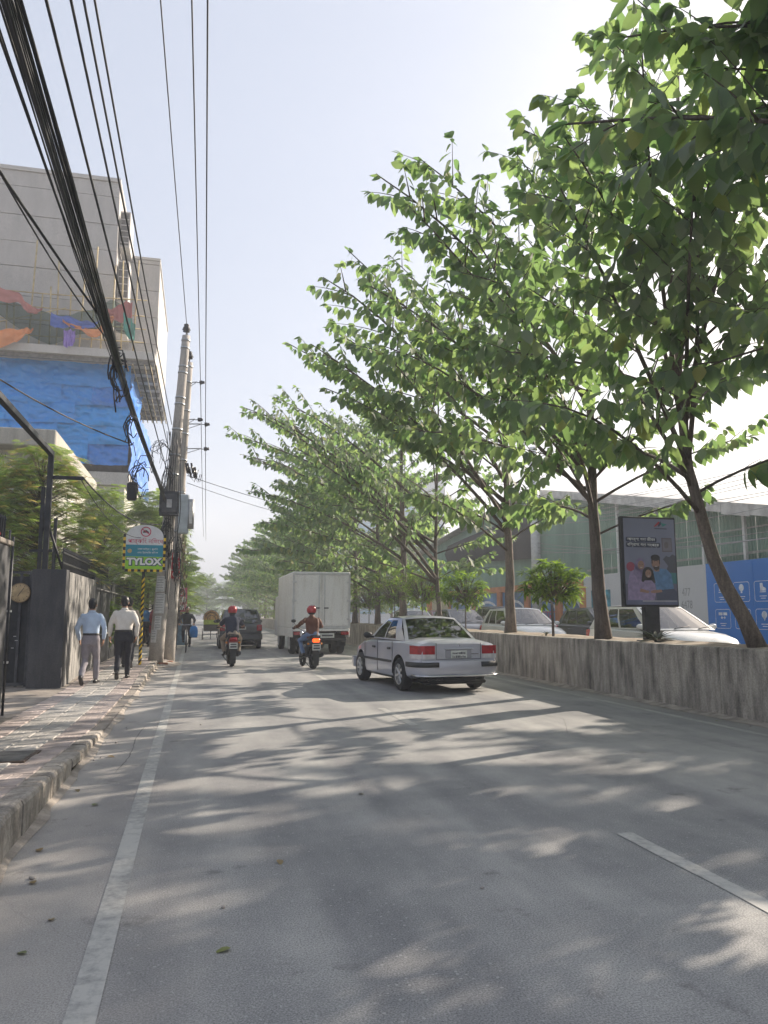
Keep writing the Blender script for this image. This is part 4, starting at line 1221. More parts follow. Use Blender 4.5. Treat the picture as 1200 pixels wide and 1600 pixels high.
# dirt and broken bricks at the pole foot
BRK = mat('brick_red', (.36, .16, .10), .9, var=.3, scale=9, bump=.5)
for k, (dx, dy, rz, lb) in enumerate(((.22, -.25, .4, 'broken red brick at the foot of the nearer utility pole'), (.36, .45, 1.2, 'second broken brick at the foot of the utility poles'))):
    o = MB().box(-.12, .12, -.06, .06, 0, .11, 0, .015).build('broken_brick', BRK, None, (P1b.x + dx, P1b.y + dy, .004), (0, 0, rz)); tag(o, lb, 'brick')
b = MB(); vs = [(0, 0, .14)]; fs = []
for j in range(1, 6):
    for i in range(20):
        a = 2 * math.pi * i / 20; r_ = j / 5
        vs.append((math.cos(a) * r_ * .55 * (1 + .2 * noise.noise((a, 2, 0))), math.sin(a) * r_ * 1.6, max(.005, .14 * (1 - r_ ** 1.5) + .02 * noise.noise((a * 2, j, 3)))))
for i in range(20): fs.append((0, 1 + i, 1 + (i + 1) % 20))
for j in range(4):
    for i in range(20):
        a = 1 + j * 20 + i; b2 = 1 + j * 20 + (i + 1) % 20
        fs.append((a, a + 20, b2 + 20, b2))
tag(MB().add(vs, fs, 0, True).build('soil_heap', DUST, None, (-.98, 23.2, .0)), 'small heap of pale soil around the utility pole feet', 'soil')

# ---- overhead cables
def catenary(a, b, sag, n=26, wob=0.0, seed=0):
    a, b = Vector(a), Vector(b); out = []
    for i in range(n + 1):
        t = i / n
        p = a.lerp(b, t) - Vector((0, 0, sag * 4 * t * (1 - t)))
        if wob: p += Vector((noise.noise((t * 7, seed, 0)), 0, noise.noise((t * 7, seed, 9)))) * wob * (1 if 0 < i < n else 0)
        out.append(p)
    return out
def wire(a, b, sag, r, label, group=None, n=26, wob=0.0, seed=0, name='overhead_cable'):
    o = MB().tube(catenary(a, b, sag, n, wob, seed), r, 5).build(name, CABLE)
    return tag(o, label, 'cable', group)
BACK = -14.0
wire((-1.05, BACK, 9.9), P1t + Vector((0, 0, .35)), .25, .011, 'thin high wire running to the insulator on the nearer pole top')
wire(P1t + Vector((0, 0, .35)), P2t + Vector((0, 0, .33)), .03, .012, 'short wire linking the two pole top insulators')
for k, (f, lx, xb, zb) in enumerate(((.93, .28, -.50, 8.9), (.785, .52, -.28, 8.7))):
    e = P2b + d2 * f + Vector((lx + .1, -.05, .05))
    wire((xb, BACK, zb), e, .15, .011, ['left of the two high wires crossing the sky above the road', 'right of the two high wires crossing the sky above the road'][k])
    wire(e, (.2 + .2 * k, 62, 7.5 - .3 * k), .3, .013, ['upper wire running on from the farther pole down the street', 'lower wire running on from the farther pole down the street'][k])
lvz = [(5.35, 'lowest'), (5.95, 'second lowest'), (6.35, 'second highest'), (6.75, 'topmost')]
for k, (z, nm) in enumerate(lvz):
    wire((-1.10 - .02 * k, BACK, z + .25), P1b + d1 * ((z + .05) / 9.5) + Vector((-.17, 0, 0)), .30, .0115, nm + ' of the four stacked black wires left of the pole')
wire((-1.32, BACK, 5.1), P1b + d1 * .50 + Vector((-.15, 0, 0)), .38, .010, 'thin slack wire between the cable bundle and the stacked wires')
# thick sagging bundle
rnd = random.Random(9)
for k in range(22):
    ang = rnd.uniform(0, 6.28); rr_ = rnd.random() ** .5
    ox, oz = math.cos(ang) * rr_, math.sin(ang) * rr_
    pts = []
    for i in range(33):
        t = i / 32; y = BACK + (22.35 - BACK) * t
        spread = .085 if y < 6 else .085 + (.042 - .085) * min(1, (y - 6) / 5)
        if y > 19: spread = .05
        tw = .35 * math.sin(y * .23 + k * .2)
        cx = -1.03 + .02 * math.sin(y * .4)
        cz = 4.42 + .0018 * (y - 8) ** 2 * .8 - (0 if y < 13 else .012 * (y - 13))
        pts.append((cx + spread * (ox * math.cos(tw) - oz * math.sin(tw)) + .012 * noise.noise((y * .8, k, 0)), y, cz + spread * 1.25 * (oz * math.cos(tw) + ox * math.sin(tw)) + .015 * noise.noise((y * .8, k, 5))))
    o = MB().tube(pts, rnd.choice([.005, .006, .007, .010]), 5).build('bundled_cable', CABLE)
    tag(o, 'black cable in the thick sagging bundle that runs to the nearer pole', 'cable', 'black cables of the thick bundle')
# knots of spare cable lashed to the bundle and to the poles
def coil(c, r, n, seed, label, stretch=(1, .5, 1.3), th=.008):
    rnd = random.Random(seed); b = MB()
    for k in range(n):
        ph = rnd.uniform(0, 6.28); tilt = rnd.uniform(-.5, .5); pts = []
        rx = r * rnd.uniform(.5, 1.1) * stretch[0]; rz_ = r * rnd.uniform(.6, 1.1) * stretch[2]
        o = Vector((rnd.uniform(-.3, .3) * r, rnd.uniform(-.3, .3) * r, rnd.uniform(-.5, .5) * r))
        for i in range(17):
            a = 2 * math.pi * i / 16
            w_ = 1 + .55 * noise.noise((math.cos(a) * 1.5 + k, math.sin(a) * 1.5, seed))
            pts.append(o + Vector((math.cos(a) * rx * math.cos(tilt) * w_, math.cos(a) * rx * math.sin(tilt) + math.sin(ph) * r * .2, math.sin(a) * rz_ * w_ + .3 * r * noise.noise((a, k, seed + 3)))))
        i0 = rnd.randint(0, 5); pts = pts[i0:i0 + rnd.randint(8, 12)]
        if rnd.random() < .5: pts.append(pts[-1] + Vector((rnd.uniform(-.3, .3) * r, 0, -r * rnd.uniform(.4, 1.4))))
        b.tube(pts, th * rnd.uniform(.6, 1.2), 4)
    o = b.build('cable_coil', CABLE, None, c); return tag(o, label, 'cable coil')
coil((-1.03, 9.6, 4.32), .14, 9, 1, 'tangled knot of spare cable hanging in the bundle below the slab', (.8, 1, 1.7))
coil((-1.03, 11.6, 4.12), .12, 7, 2, 'second smaller tangle of cable lower along the bundle', (.8, 1, 1.8))
coil((-1.10, 14.6, 3.95), .20, 8, 3, 'loop of spare cable hanging before the blue tarpaulin corner', (.9, 1, 1.5))
coil((-1.15, 22.2, 6.0), .28, 9, 4, 'large loop of cable beside the nearer pole shaft', (1, 1, 1.1), .008)
coil((-.95, 22.15, 5.0), .22, 10, 5, 'tangle of cable lashed round the nearer pole above the meter box', (.7, 1, 2.2), .010)
coil((-.92, 22.2, 3.55), .24, 14, 6, 'dense tangle of cable under the meter box', (.9, 1, 2.0), .012)
coil((-.62, 23.9, 3.0), .22, 14, 7, 'dark tangle of cable down the farther pole above the letter plates', (.8, 1, 2.6), .012)
coil((-.55, 24.6, 1.9), .16, 10, 8, 'dark tangle of cable low down beside the farther pole', (.8, 1, 2.6), .012)
for k, (c, lb) in enumerate((((-1.32, 21.9, 3.35), 'small black junction box hanging left of the nearer pole'), ((-1.28, 14.9, 3.75), 'black splice box hanging from the cable bundle'))):
    t = thing('junction_box', lb, 'junction box', c)
    MB().box(-.09, .09, -.07, .07, -.22, .12, 0, .03).build('case', CABLE, t)
    MB().tube([(0, 0, .12), (.05, 0, .3), (.18, .02, .42)], .012, 5).build('lead', CABLE, t)
# cables running down the pole sides
for k in range(9):
    rnd2 = random.Random(60 + k); x = -1.0 + .05 * k; pts = [(x + .08 * noise.noise((i * .5, k, 0)) + .028 * (i - 6) * .2, 22.25 + .012 * k, 6.6 - .42 * i) for i in range(10 + k % 4)]
    tag(MB().tube(pts, rnd2.uniform(.007, .014), 5).build('down_cable', CABLE), 'black cable tied down the face of the nearer pole', 'cable', 'black cables tied down the nearer pole')
# service wires
wire((-2.3, 16.0, 4.10), (-1.12, 22.0, 3.9), .30, .016, 'grey service cable sagging from the gantry arm to the pole', n=20)
wire((-2.35, 16.0, 4.08), (-1.2, 22.2, 3.7), .55, .009, 'thin looping service cable under the thicker one at the gantry arm', n=20)
wire((-4.4, 8.0, 5.55), (-1.15, 12.6, 4.12), .32, .011, 'single service wire swinging in from the left above the gantry', n=20)
wire((-1.9, 3.0, 5.2), (-1.1, 9.3, 4.6), .25, .008, 'loose wire drooping beside the top of the cable bundle', n=20)
wire((-1.72, 2.5, 4.4), (-1.05, 8.2, 4.45), .05, .012, 'taut wire crossing the cable bundle near the picture edge', n=12)
wire((-.5, 26.0, 6.0), (14, 60, 9.2), .5, .012, 'upper thin wire crossing the street to the far trees', n=20)
wire((-.5, 26.0, 5.75), (14, 58, 8.4), .6, .010, 'lower thin wire crossing the street to the far trees', n=20)

# farther poles of the row with their tangles
for k, (x, y, h, lb) in enumerate(((-1.0, 32.5, 8.2, 'third utility pole of the row, behind the pink sign'), (-1.05, 41, 8.0, 'fourth utility pole of the row, wrapped in cables'), (-1.1, 52, 8.0, 'fifth utility pole of the row, far down the street'))):
    pole((x, y, .1), (x + .1, y, h), .18, .11, lb, (.5, .7, .9))
    coil((x + .05, y - .2, 4.6 - .3 * k), .30, 16, 20 + k, ['tangle of cable round the third pole', 'tangle of cable round the fourth pole', 'tangle of cable round the fifth pole'][k], (.8, 1, 3.4), .016)
rnd = random.Random(31)
for k in range(12):
    z = 3.6 + rnd.random() * 2.4
    tag(MB().tube(catenary((-.9 + rnd.uniform(-.15, .15), 24.2, z), (-1.0 + rnd.uniform(-.15, .15), 62, z - .2 + rnd.uniform(-.4, .4)), rnd.uniform(.3, .8), 18), .012, 4).build('far_cable', CABLE), 'black cable strung along the farther poles of the row', 'cable', 'black cables strung along the farther poles')
# bark-like hanging creeper on cables
t = thing('dry_creeper', 'dry straw coloured creeper hanging round the third utility pole', 'plant', (-.85, 31.6, .2)); fr = []
for i in range(420):
    fr.append((Vector((rnd.gauss(0, .20), rnd.gauss(0, .2), rnd.uniform(.9, 4.6))), Vector((rnd.uniform(-.5, .5), rnd.uniform(-.5, .5), -1)), Vector((rnd.uniform(-1, 1), -1, .2)), rnd.uniform(.12, .28)))
tag(place('leaves', scatter_mesh('leaves', NARROW, fr, leaf_mat('dry_creeper', (.20, .16, .11), (.3, .24, .15), (.28, .24, .2), .4, tr=.2)), t), kind='stuff')
MB().tube([(0, 0, -.1), (.1, 0, 2), (0, 0, 4.6)], .05, 6).build('stem', BARK, t)

# ---- no parking sign
YEL = mat('sign_yellow', (.75, .50, .03), .5); TEAL = mat('sign_teal', (.02, .24, .33), .5, var=.05); LIME = mat('sign_lime', (.30, .60, .03), .5, var=.05)
SGR = mat('sign_pale', (.66, .66, .67), .5, var=.05); PINKT = mat('sign_crimson', (.50, .06, .12), .5)
sg = thing('parking_sign', 'arched no parking sign on a striped yellow and black pole', 'sign', (-1.40, 20.6, zp(20.6)), R(3))
def stripe_tube(parent, name, pts_fn, L_, r, n, pitch):
    m = int(L_ / pitch)
    by, bk = MB(), MB()
    nv = 14
    for k in range(m):
        for (mb, a, c) in ((by, k * pitch, k * pitch + pitch * .5), (bk, k * pitch + pitch * .5, (k + 1) * pitch)):
            vs = []
            for zz in (a, c):
                for i in range(nv):
                    an = 2 * math.pi * i / nv
                    vs.append((math.cos(an) * r, math.sin(an) * r, max(0, min(L_, zz + .5 * pitch * math.cos(an) * .7))))
            mb.add(vs, [(i, (i + 1) % nv, nv + (i + 1) % nv, nv + i) for i in range(nv)], 0, True)
    by.build('yellow_stripe', YEL, parent); bk.build('black_stripe', BLACK, parent)
post = MB().cyl((0, 0, 0), (0, 0, 2.40), .036, .036, 12).build('post', BLACK, sg)
stripe_tube(post, 'stripe', None, 2.38, .039, 12, .14)
W2, ZB, ZA, ZT = .46, 2.42, 3.26, 3.56
arch = [(-W2, ZB), (W2, ZB), (W2, ZA)] + [(W2 * math.cos(a), ZA + (ZT - ZA) * math.sin(a)) for a in [math.pi * i / 16 for i in range(1, 16)]] + [(-W2, ZA)]
MB().prism(arch, -.03, .03, 'y').build('panel', SGR, sg)
MB().box(-W2 + .002, W2 - .002, -.034, -.031, 2.74, 3.04).build('teal_band', TEAL, sg)
MB().box(-W2 + .002, W2 - .002, -.034, -.031, ZB + .002, 2.738).build('lime_band', LIME, sg)
by, bk = MB(), MB()
for s in (-1, 1):
    for k in range(11):
        z0 = ZB - .02 + .083 * k
        (by if k % 2 else bk).box(s * (W2 + .004), s * (W2 + .062), -.04, .04, z0, z0 + .082)
for k in range(12):
    x0 = -W2 + .077 * k
    (by if k % 2 else bk).box(x0, x0 + .0765, -.04, .04, ZB - .065, ZB - .005)
by.build('yellow_border', YEL, sg); bk.build('black_border', BLACK, sg)
ring = []
b = MB()
b.lathe([(.105, 0), (.13, 0), (.13, .004), (.105, .004)], 28, 0, False, Matrix.Translation((0.02, -.036, 3.38)) @ Matrix.Rotation(R(90), 4, 'X'), caps=False)
b.box(-.11, .11, -.004, 0, -.012, .012, 0, 0, Matrix.Translation((.02, -.037, 3.38)) @ Matrix.Rotation(R(35), 4, 'Y'))
b.build('prohibition_ring', PINKT, sg)
MB().prism([(-.075, -.025), (.075, -.025), (.075, .005), (.045, .01), (.025, .04), (-.035, .04), (-.05, .01), (-.075, .005)], -.0345, -.0325, 'y', 0, Matrix.Translation((.02, 0, 3.38))).build('car_symbol', BLACK, sg)
def sign_text(parent, body, size, m, x, y, z, sx=1.0, name='lettering', off=0.0, ext=.001, rz=0):
    return place(name, text_mesh(name, body, size, m, ext, 'CENTER', off, sx), parent, (x, y, z), (R(90), 0, rz))
sign_text(sg, 'পার্কিং নিষেধ', .15, PINKT, .02, -.033, 3.13)
sign_text(sg, 'ঢাকা মেট্রো পুলিশ', .062, WHT, .08, -.036, 2.93)
sign_text(sg, 'এবং ট্রাফিক বিভাগ', .062, WHT, .08, -.036, 2.84)
MB().lathe([(.001, 0), (.055, 0), (.055, .003), (.001, .003)], 16, 0, False, Matrix.Translation((-.36, -.035, 2.88)) @ Matrix.Rotation(R(90), 4, 'X')).build('crest', mat('crest_gold', (.5, .38, .15), .5), sg)
sign_text(sg, 'TYLOX', .235, mat('sign_navy', (.03, .06, .10), .5), .01, -.0358, 2.60, 1.1, 'letter_outline', .03)
sign_text(sg, 'TYLOX', .235, WHT, .0, -.039, 2.605, 1.1, 'lettering', .012)
# pink notice board further on
ps = thing('small_board', 'pink and white notice board fixed to the third pole', 'sign', (-.78, 32.0, 2.0))
MB().box(-.32, .32, -.02, .02, -.48, .48, 0, .006).build('board', mat('board_pink', (.55, .14, .20), .6), ps)
MB().box(-.27, .27, -.026, -.022, -.10, .12).box(-.24, .24, -.026, -.022, .2, .3).box(-.22, .22, -.026, -.022, -.40, -.2).build('white_print', WHT, ps)
# blue street bin by the kerb
bn = thing('blue_cabinet', 'dull blue steel cabinet on the footpath beyond the poles', 'cabinet', (-.98, 34.6, .12))
MB().box(-.45, .45, -.3, .3, 0, 1.15, 0, .02).build('body', mat('cabinet_blue', (.10, .20, .28), .6, var=.25, scale=3), bn)
MB().box(-.48, .48, -.33, .33, 1.152, 1.2, 0, .01).build('lid', mat('cabinet_top', (.16, .24, .30), .6), bn)
MB().box(-.42, -.01, -.312, -.302, .1, 1.08, 0, .003).build('door', mat('cabinet_door', (.12, .22, .30), .6, var=.25), bn)
MB().box(.01, .42, -.312, -.302, .1, 1.08, 0, .003).build('door', mat('cabinet_door', (.12, .22, .30), .6), bn)
# ================================================================ right side beyond the opposite carriageway
FACE_W = (R(90), 0, R(-90))      # lettering that faces the road
SHEDG = mat('shed_green', (.20, .325, .265), .55, .2, var=.16, scale=.9, stretch=(1, 1, .3))
PALE = mat('fascia_pale', (.55, .54, .52), .7, var=.2, scale=2.5)
def zr(y):
    pts = [(8, 2.4), (21.9, 5.0), (39.8, 8.35), (53, 7.4), (64, 6.4)]
    for (a, za), (b_, zb) in zip(pts, pts[1:]):
        if y <= b_: return za + (zb - za) * (y - a) / (b_ - a)
    return 6.4
shed = thing('green_shed', 'large green corrugated metal shed with a pale fascia behind the hoardings', 'shed', (18.5, 0, 0))
y = 10.0
while y < 63:
    b = MB(); vs = []; n = 12; w = .96
    for i in range(n * 2 + 1):
        yy = y + w * i / (n * 2); dx = (.0, .02, .02, .0)[i % 4]
        vs += [(dx, yy, 0.2), (dx, yy, zr(yy))]
    b.add(vs, [(2 * i, 2 * i + 1, 2 * i + 3, 2 * i + 2) for i in range(n * 2)])
    b.build('corrugated_sheet', SHEDG, shed, (.004 * (int(y) % 2), 0, 0))
    y += w
# roof with overhang, fascia boards
rp = [(8, zr(8)), (39.8, zr(39.8)), (64, zr(64))]
for (ya, za), (yb, zb) in zip(rp, rp[1:]):
    MB().add([(-.75, ya, za + .06), (14, ya, za + .06), (14, yb, zb + .06), (-.75, yb, zb + .06), (-.75, ya, za + .10), (14, ya, za + .10), (14, yb, zb + .10), (-.75, yb, zb + .10)],
             [(3, 2, 1, 0), (4, 5, 6, 7), (0, 1, 5, 4), (2, 3, 7, 6), (1, 2, 6, 5), (3, 0, 4, 7)]).build('roof', mat('roof_tin', (.42, .41, .40), .5, .4, var=.2, scale=1.5), shed)
rnd = random.Random(8)
y = 10.0
while y < 38:
    w = rnd.uniform(.9, 2.2); ya, yb = y, min(39.7, y + w - .02)
    h = .30 + rnd.uniform(-.04, .04)
    MB().add([(-.80, ya, zr(ya) - h), (-.80, yb, zr(yb) - h), (-.80, yb, zr(yb) + .1), (-.80, ya, zr(ya) + .1), (-.77, ya, zr(ya) - h), (-.77, yb, zr(yb) - h), (-.77, yb, zr(yb) + .1), (-.77, ya, zr(ya) + .1)],
             [(3, 2, 1, 0), (4, 5, 6, 7), (0, 1, 5, 4), (2, 3, 7, 6), (1, 2, 6, 5), (3, 0, 4, 7)]).build('fascia_board', PALE, shed)
    y += w
MB().box(-.22, -.16, 10, 34, 3.48, 3.56).build('rail', GALV, shed)
MB().box(-.22, -.16, 10, 34, 4.35, 4.40).build('rail', GALV, shed)
for yy in (20.85, 22.75, 25.0, 28.0, 31.0):
    MB().box(-.30, -.20, yy - .06, yy + .06, .2, zr(yy) - .1).build('white_post', WHT, shed)
net = tag(MB().add([(18.2 - .25 * (j == 1) - .05 * math.sin(i * 1.3), 39.4 + 16 * i / 8, (7.35 - .10 * i if j == 0 else (6.1 - .02 * i if j == 1 else 4.5 + .09 * i))) for i in range(9) for j in range(3)],
              [(3 * i + j, 3 * i + j + 1, 3 * i + j + 4, 3 * i + j + 3) for i in range(8) for j in range(2)], 0, True).build('shade_net', mat('black_net', (.022, .022, .026), .8)), 'black shade net slung across the end of the green shed', 'net')
# hoardings
WH = mat('hoarding_white', (.62, .62, .63), .55, var=.06, scale=.5); BLU = mat('hoarding_blue', (.015, .19, .62), .45, var=.08, scale=.6)
GREYT = mat('print_grey', (.30, .30, .31), .6); ICON = mat('icon_white', (.72, .76, .82), .5); DPRINT = mat('print_teal', (.06, .30, .40), .6, var=.5, scale=2.5)
h1 = thing('white_hoarding', 'pale grey printed hoarding with a phone number ending 477', 'hoarding', (17.5, 23.9, 0))
for k in range(4):
    MB().box(-.02, .03, 2.25 * k + .004, 2.25 * k + 2.246, .3, 3.19, 0, .004).build('panel', WH, h1)
for k, (ya, yb, za, zb) in enumerate(((3.1, 5.6, 1.2, 2.7), (6.6, 8.3, 1.3, 2.5))):
    MB().box(-.026, -.022, ya, yb, za, zb).build('printed_picture', DPRINT, h1)
sign3 = lambda par, body, size, m, y, z, nm='lettering', al='RIGHT', x=-.026: place(nm, text_mesh(nm, body, size, m, .001, al, 0, .8), par, (x, y, z), FACE_W)
sign3(h1, '477', .42, GREYT, .95, 2.22); sign3(h1, '6478', .42, GREYT, .85, 1.76)
h2 = thing('blue_hoarding', 'bright blue printed hoarding with rows of white icons', 'hoarding', (17.5, 12.0, 0))
for k in range(5):
    MB().box(-.03, .02, 2.38 * k + .004, 2.38 * k + 2.376, .3, 3.20, 0, .004).build('panel', BLU, h2)
def rrect(w, h, r, n=5):
    out = []
    for cx, cy, a0 in ((w / 2 - r, h / 2 - r, 0), (-w / 2 + r, h / 2 - r, 90), (-w / 2 + r, -h / 2 + r, 180), (w / 2 - r, -h / 2 + r, 270)):
        for i in range(n + 1):
            a = R(a0 + 90 * i / n); out.append((cx + r * math.cos(a), cy + r * math.sin(a)))
    return out
def ring_print(mb, outer, inner, x, yc, zc):
    n = len(outer); vs = [(x, yc - p[0], zc + p[1]) for p in outer] + [(x, yc - p[0], zc + p[1]) for p in inner]
    mb.add(vs, [(i, (i + 1) % n, n + (i + 1) % n, n + i) for i in range(n)])
def poly_print(mb, poly, x, yc, zc):
    mb.add([(x, yc - p[0], zc + p[1]) for p in poly], [tuple(range(len(poly)))])
circ = lambda cx, cy, r, n=16: [(cx + r * math.cos(2 * math.pi * i / n), cy + r * math.sin(2 * math.pi * i / n)) for i in range(n)]
rect = lambda x0, x1, y0, y1: [(x0, y0), (x1, y0), (x1, y1), (x0, y1)]
ICN = [[rect(-.13, -.01, 0, .2), rect(.01, .13, 0, .2), rect(-.16, .16, -.06, -.03)],
       [circ(0, .08, .12), rect(-.04, .04, -.1, -.04)],
       [[(-.12, -.05), (.14, -.05), (.14, .03), (.02, .08), (0, .2), (-.12, .2)], rect(-.14, .14, -.1, -.07)],
       [[(-.14, 0), (0, .16), (.14, 0), (.09, 0), (.09, -.08), (-.09, -.08), (-.09, 0)]],
       [rect(-.22, -.02, .06, .16), rect(.02, .22, .06, .16), [(-.12, -.02), (-.06, .03), (0, -.02), (-.06, -.07)], [(.02, -.02), (.08, .03), (.14, -.02), (.08, -.07)]],
       [[(-.13, .08), (-.08, .17), (0, .2), (.08, .17), (.13, .08)], [(-.12, .06), (.12, .06), (.03, -.08), (-.03, -.08)]],
       [circ(0, .08, .12), [(-.07, 0), (.07, 0), (0, -.12)]],
       [circ(-.07, .08, .07), circ(.08, .08, .07), rect(-.15, .15, -.08, -.02)]]
for row in range(2):
    for c in range(7):
        yc = 11.1 - 1.0 * c; zc = (2.16, 1.27)[row]
        b = MB()
        ring_print(b, rrect(.78, .66, .09), rrect(.745, .625, .075), -.0325, yc, zc)
        for poly in ICN[(row * 4 + c) % 8]: poly_print(b, poly, -.0325, yc, zc + .06)
        for q in range(2): poly_print(b, rect(-.16 + .05 * q, .16 - .05 * q, -.17 - .07 * q, -.145 - .07 * q), -.0325, yc, zc)
        b.build('icon', ICON, h2)
# orange building front with picture bays
ORG = mat('orange_paint', (.52, .20, .08), .6, var=.15, scale=2)
ob = thing('orange_shopfront', 'orange framed roadside front with blue picture bays', 'building', (17.5, 33.0, 0))
MB().box(.12, .3, 0, 20.2, .2, 3.0).build('back_wall', ORG, ob)
MB().box(-.02, .12, 0, 20.2, 2.72, 3.05, 0, .01).build('lintel', ORG, ob)
bays = [0, 2.6, 6.4, 10.4, 14.9, 20.1]
PB = mat('picture_blue', (.09, .21, .42), .35, var=.5, scale=.8); PKT = mat('pink_print', (.55, .05, .14), .5); WPR = mat('white_print', (.66, .68, .70), .5)
for k, yb in enumerate(bays):
    MB().box(-.05, .12, yb - .3, yb + .3 if k < 5 else yb, .2, 2.718, 0, .01).build('pillar', ORG, ob)
rnd = random.Random(2)
for k in range(5):
    ya, yb = bays[k] + .32, bays[k + 1] - .32
    pn = MB().box(.08, .118, ya, yb, .3, 2.70).build('picture_panel', PB, ob)
    yc = (ya + yb) / 2; w = (yb - ya)
    b = MB()
    vs = []
    for i in range(15):
        a = math.pi * (.1 + .8 * i / 14)
        vs += [(.076, yc + math.cos(a) * w * .52, 1.35 + math.sin(a) * .9), (.076, yc + math.cos(a) * w * .47, 1.3 + math.sin(a) * .80)]
    b.add(vs, [(2 * i, 2 * i + 1, 2 * i + 3, 2 * i + 2) for i in range(14)]); b.build('white_arc', WPR, pn)
    b = MB()
    poly_print(b, rect(-w * .42, w * .42, 1.52, 1.57), .074, yc, 0)
    for q in range(9):
        y0 = -w * .40 + w * .8 * q / 9
        poly_print(b, rect(y0, y0 + .07, 1.2 + rnd.uniform(-.03, .06), 1.52), .074, yc, 0)
        poly_print(b, rect(y0 + .07, y0 + w * .06, 1.22, 1.28 + rnd.uniform(0, .1)), .074, yc, 0)
    b.build('pink_lettering', PKT, pn)
MB().box(-.06, .2, 24.2, 25.4, .2, 3.6, 0, .01).build('brick_pier', mat('brick_orange', (.50, .19, .08), .8, var=.3, scale=6), ob)
MB().box(.0, .2, 20.22, 24.18, .2, 2.65, 0, .01).build('cream_panel', mat('cream_panel', (.48, .42, .28), .7, var=.12), ob)
# white utility column and the wires before the shed
wc = thing('white_column', 'tall white steel column before the green shed', 'pole', (17.0, 37.0, .2))
MB().cyl((0, 0, 0), (0, 0, 10.0), .26, .24, 14).build('shaft', mat('column_white', (.66, .66, .66), .5, var=.1), wc)
MB().cyl((0, 0, 0), (0, 0, .3), .34, .34, 14).build('base_plate', GALV, wc)
rnd = random.Random(77)
PALEW = mat('grey_wire', (.30, .30, .31), .6)
for k in range(12):
    z = 4.3 + rnd.random() * 2.6
    tag(MB().tube(catenary((17.3 + rnd.uniform(-.3, .3), 12, z - .4), (17.0, 37 + rnd.uniform(-.2, .2), z + rnd.uniform(-.1, .6)), rnd.uniform(.2, .8), 18), .012, 4).build('grey_cable', PALEW), 'pale grey cable strung across the green shed', 'cable', 'pale cables strung across the green shed')
coil((17.1, 25.3, 4.2), .3, 6, 90, 'ring of pale cable hanging on the shed rail', (1, 1, 1), .02).data.materials[0] = PALEW
# pale blue office block far behind the trees
fb = thing('office_block', 'pale blue glazed office block glimpsed behind the tree crowns', 'building', (27, 120, 0))
MB().box(-10, 12, 0, 14, 0, 24).build('wall', mat('office_wall', (.42, .47, .52), .6, var=.06), fb)
for r_ in range(6):
    for c in range(9):
        MB().box(-9.5 + 2.4 * c, -7.6 + 2.4 * c, -.12, -.003, 1.5 + 3.1 * r_, 3.7 + 3.1 * r_).build('window', mat('office_glass', (.16, .33, .46), .1, spec=.8, var=.2), fb)
for k, (x, y, w, d, h, c, lb) in enumerate(((-9.5, 78, 8, 12, 10, (.55, .52, .48), 'low beige block far down the left side'), (-9, 118, 9, 12, 12, (.58, .56, .54), 'pale block closing the left end of the street'), (-1.5, 225, 12, 10, 11, (.5, .5, .52), 'hazy grey block at the very end of the street'), (22, 150, 14, 12, 14, (.55, .54, .5), 'hazy pale block far behind the right hand trees'))):
    t = thing('far_building', lb, 'building', (x, y, 0))
    MB().box(-w / 2, w / 2, 0, d, 0, h).build('wall', mat('far_wall%d' % k, c, .8, var=.08), t)
    MB().box(-w / 2 - .2, w / 2 + .2, -.2, d + .2, h + .003, h + .5).build('parapet', PALE, t)
    nf = int(h / 3)
    for r_ in range(nf):
        for q in range(4):
            xa = -w / 2 + w * (q + .25) / 4
            MB().box(xa, xa + w * .11, -.06, -.003, 3 * r_ + .9, 3 * r_ + 2.2).build('window', MATS['dark_pane'], t)
        if x < 0:
            for q in range(4):
                ya = d * (q + .25) / 4
                MB().box(w / 2 + .003, w / 2 + .06, ya, ya + d * .11, 3 * r_ + .9, 3 * r_ + 2.2).build('window', MATS['dark_pane'], t)
# trees behind the opposite footpath
for i, (x, y, rz) in enumerate(((19.5, 66, 1.0), (19.0, 76, 2.5), (18.5, 90, 4.0), (18.8, 106, .3))):
    c = copy_thing(tb_ if i % 2 else ta, (x, y, .1), rz, ['first tree beyond the end of the green shed', 'second tree beyond the end of the green shed', 'third tree beyond the end of the green shed', 'fourth tree beyond the end of the green shed'][i]); c['group'] = 'trees beyond the opposite road'
for i, (x, y, rz) in enumerate(((-4.4, 64, 1.0), (-4.2, 82, 2.5), (-4.4, 102, 4.0))):
    c = copy_thing(tb_ if i % 2 else ta, (x, y, .1), rz, ['first leafy tree over the far left wall', 'second leafy tree over the far left wall', 'last leafy tree over the far left wall'][i]); c['group'] = 'trees over the far left wall'

for i, (x, y, rz) in enumerate(((1.5, 150, 1.0), (5.0, 170, 2.5), (-2.5, 175, 4.0), (3, 195, .3), (8.5, 140, 5.0), (-4.5, 125, 3.0))):
    c = copy_thing(tb_ if i % 2 else ta, (x, y, -.5), rz, ['tree at the hazy bend of the street', 'second tree at the hazy bend', 'third tree at the hazy bend, far left', 'fourth tree at the hazy bend, farthest', 'tree ending the median row at the bend', 'last tree of the left wall at the bend'][i]); c['group'] = 'trees at the street end'
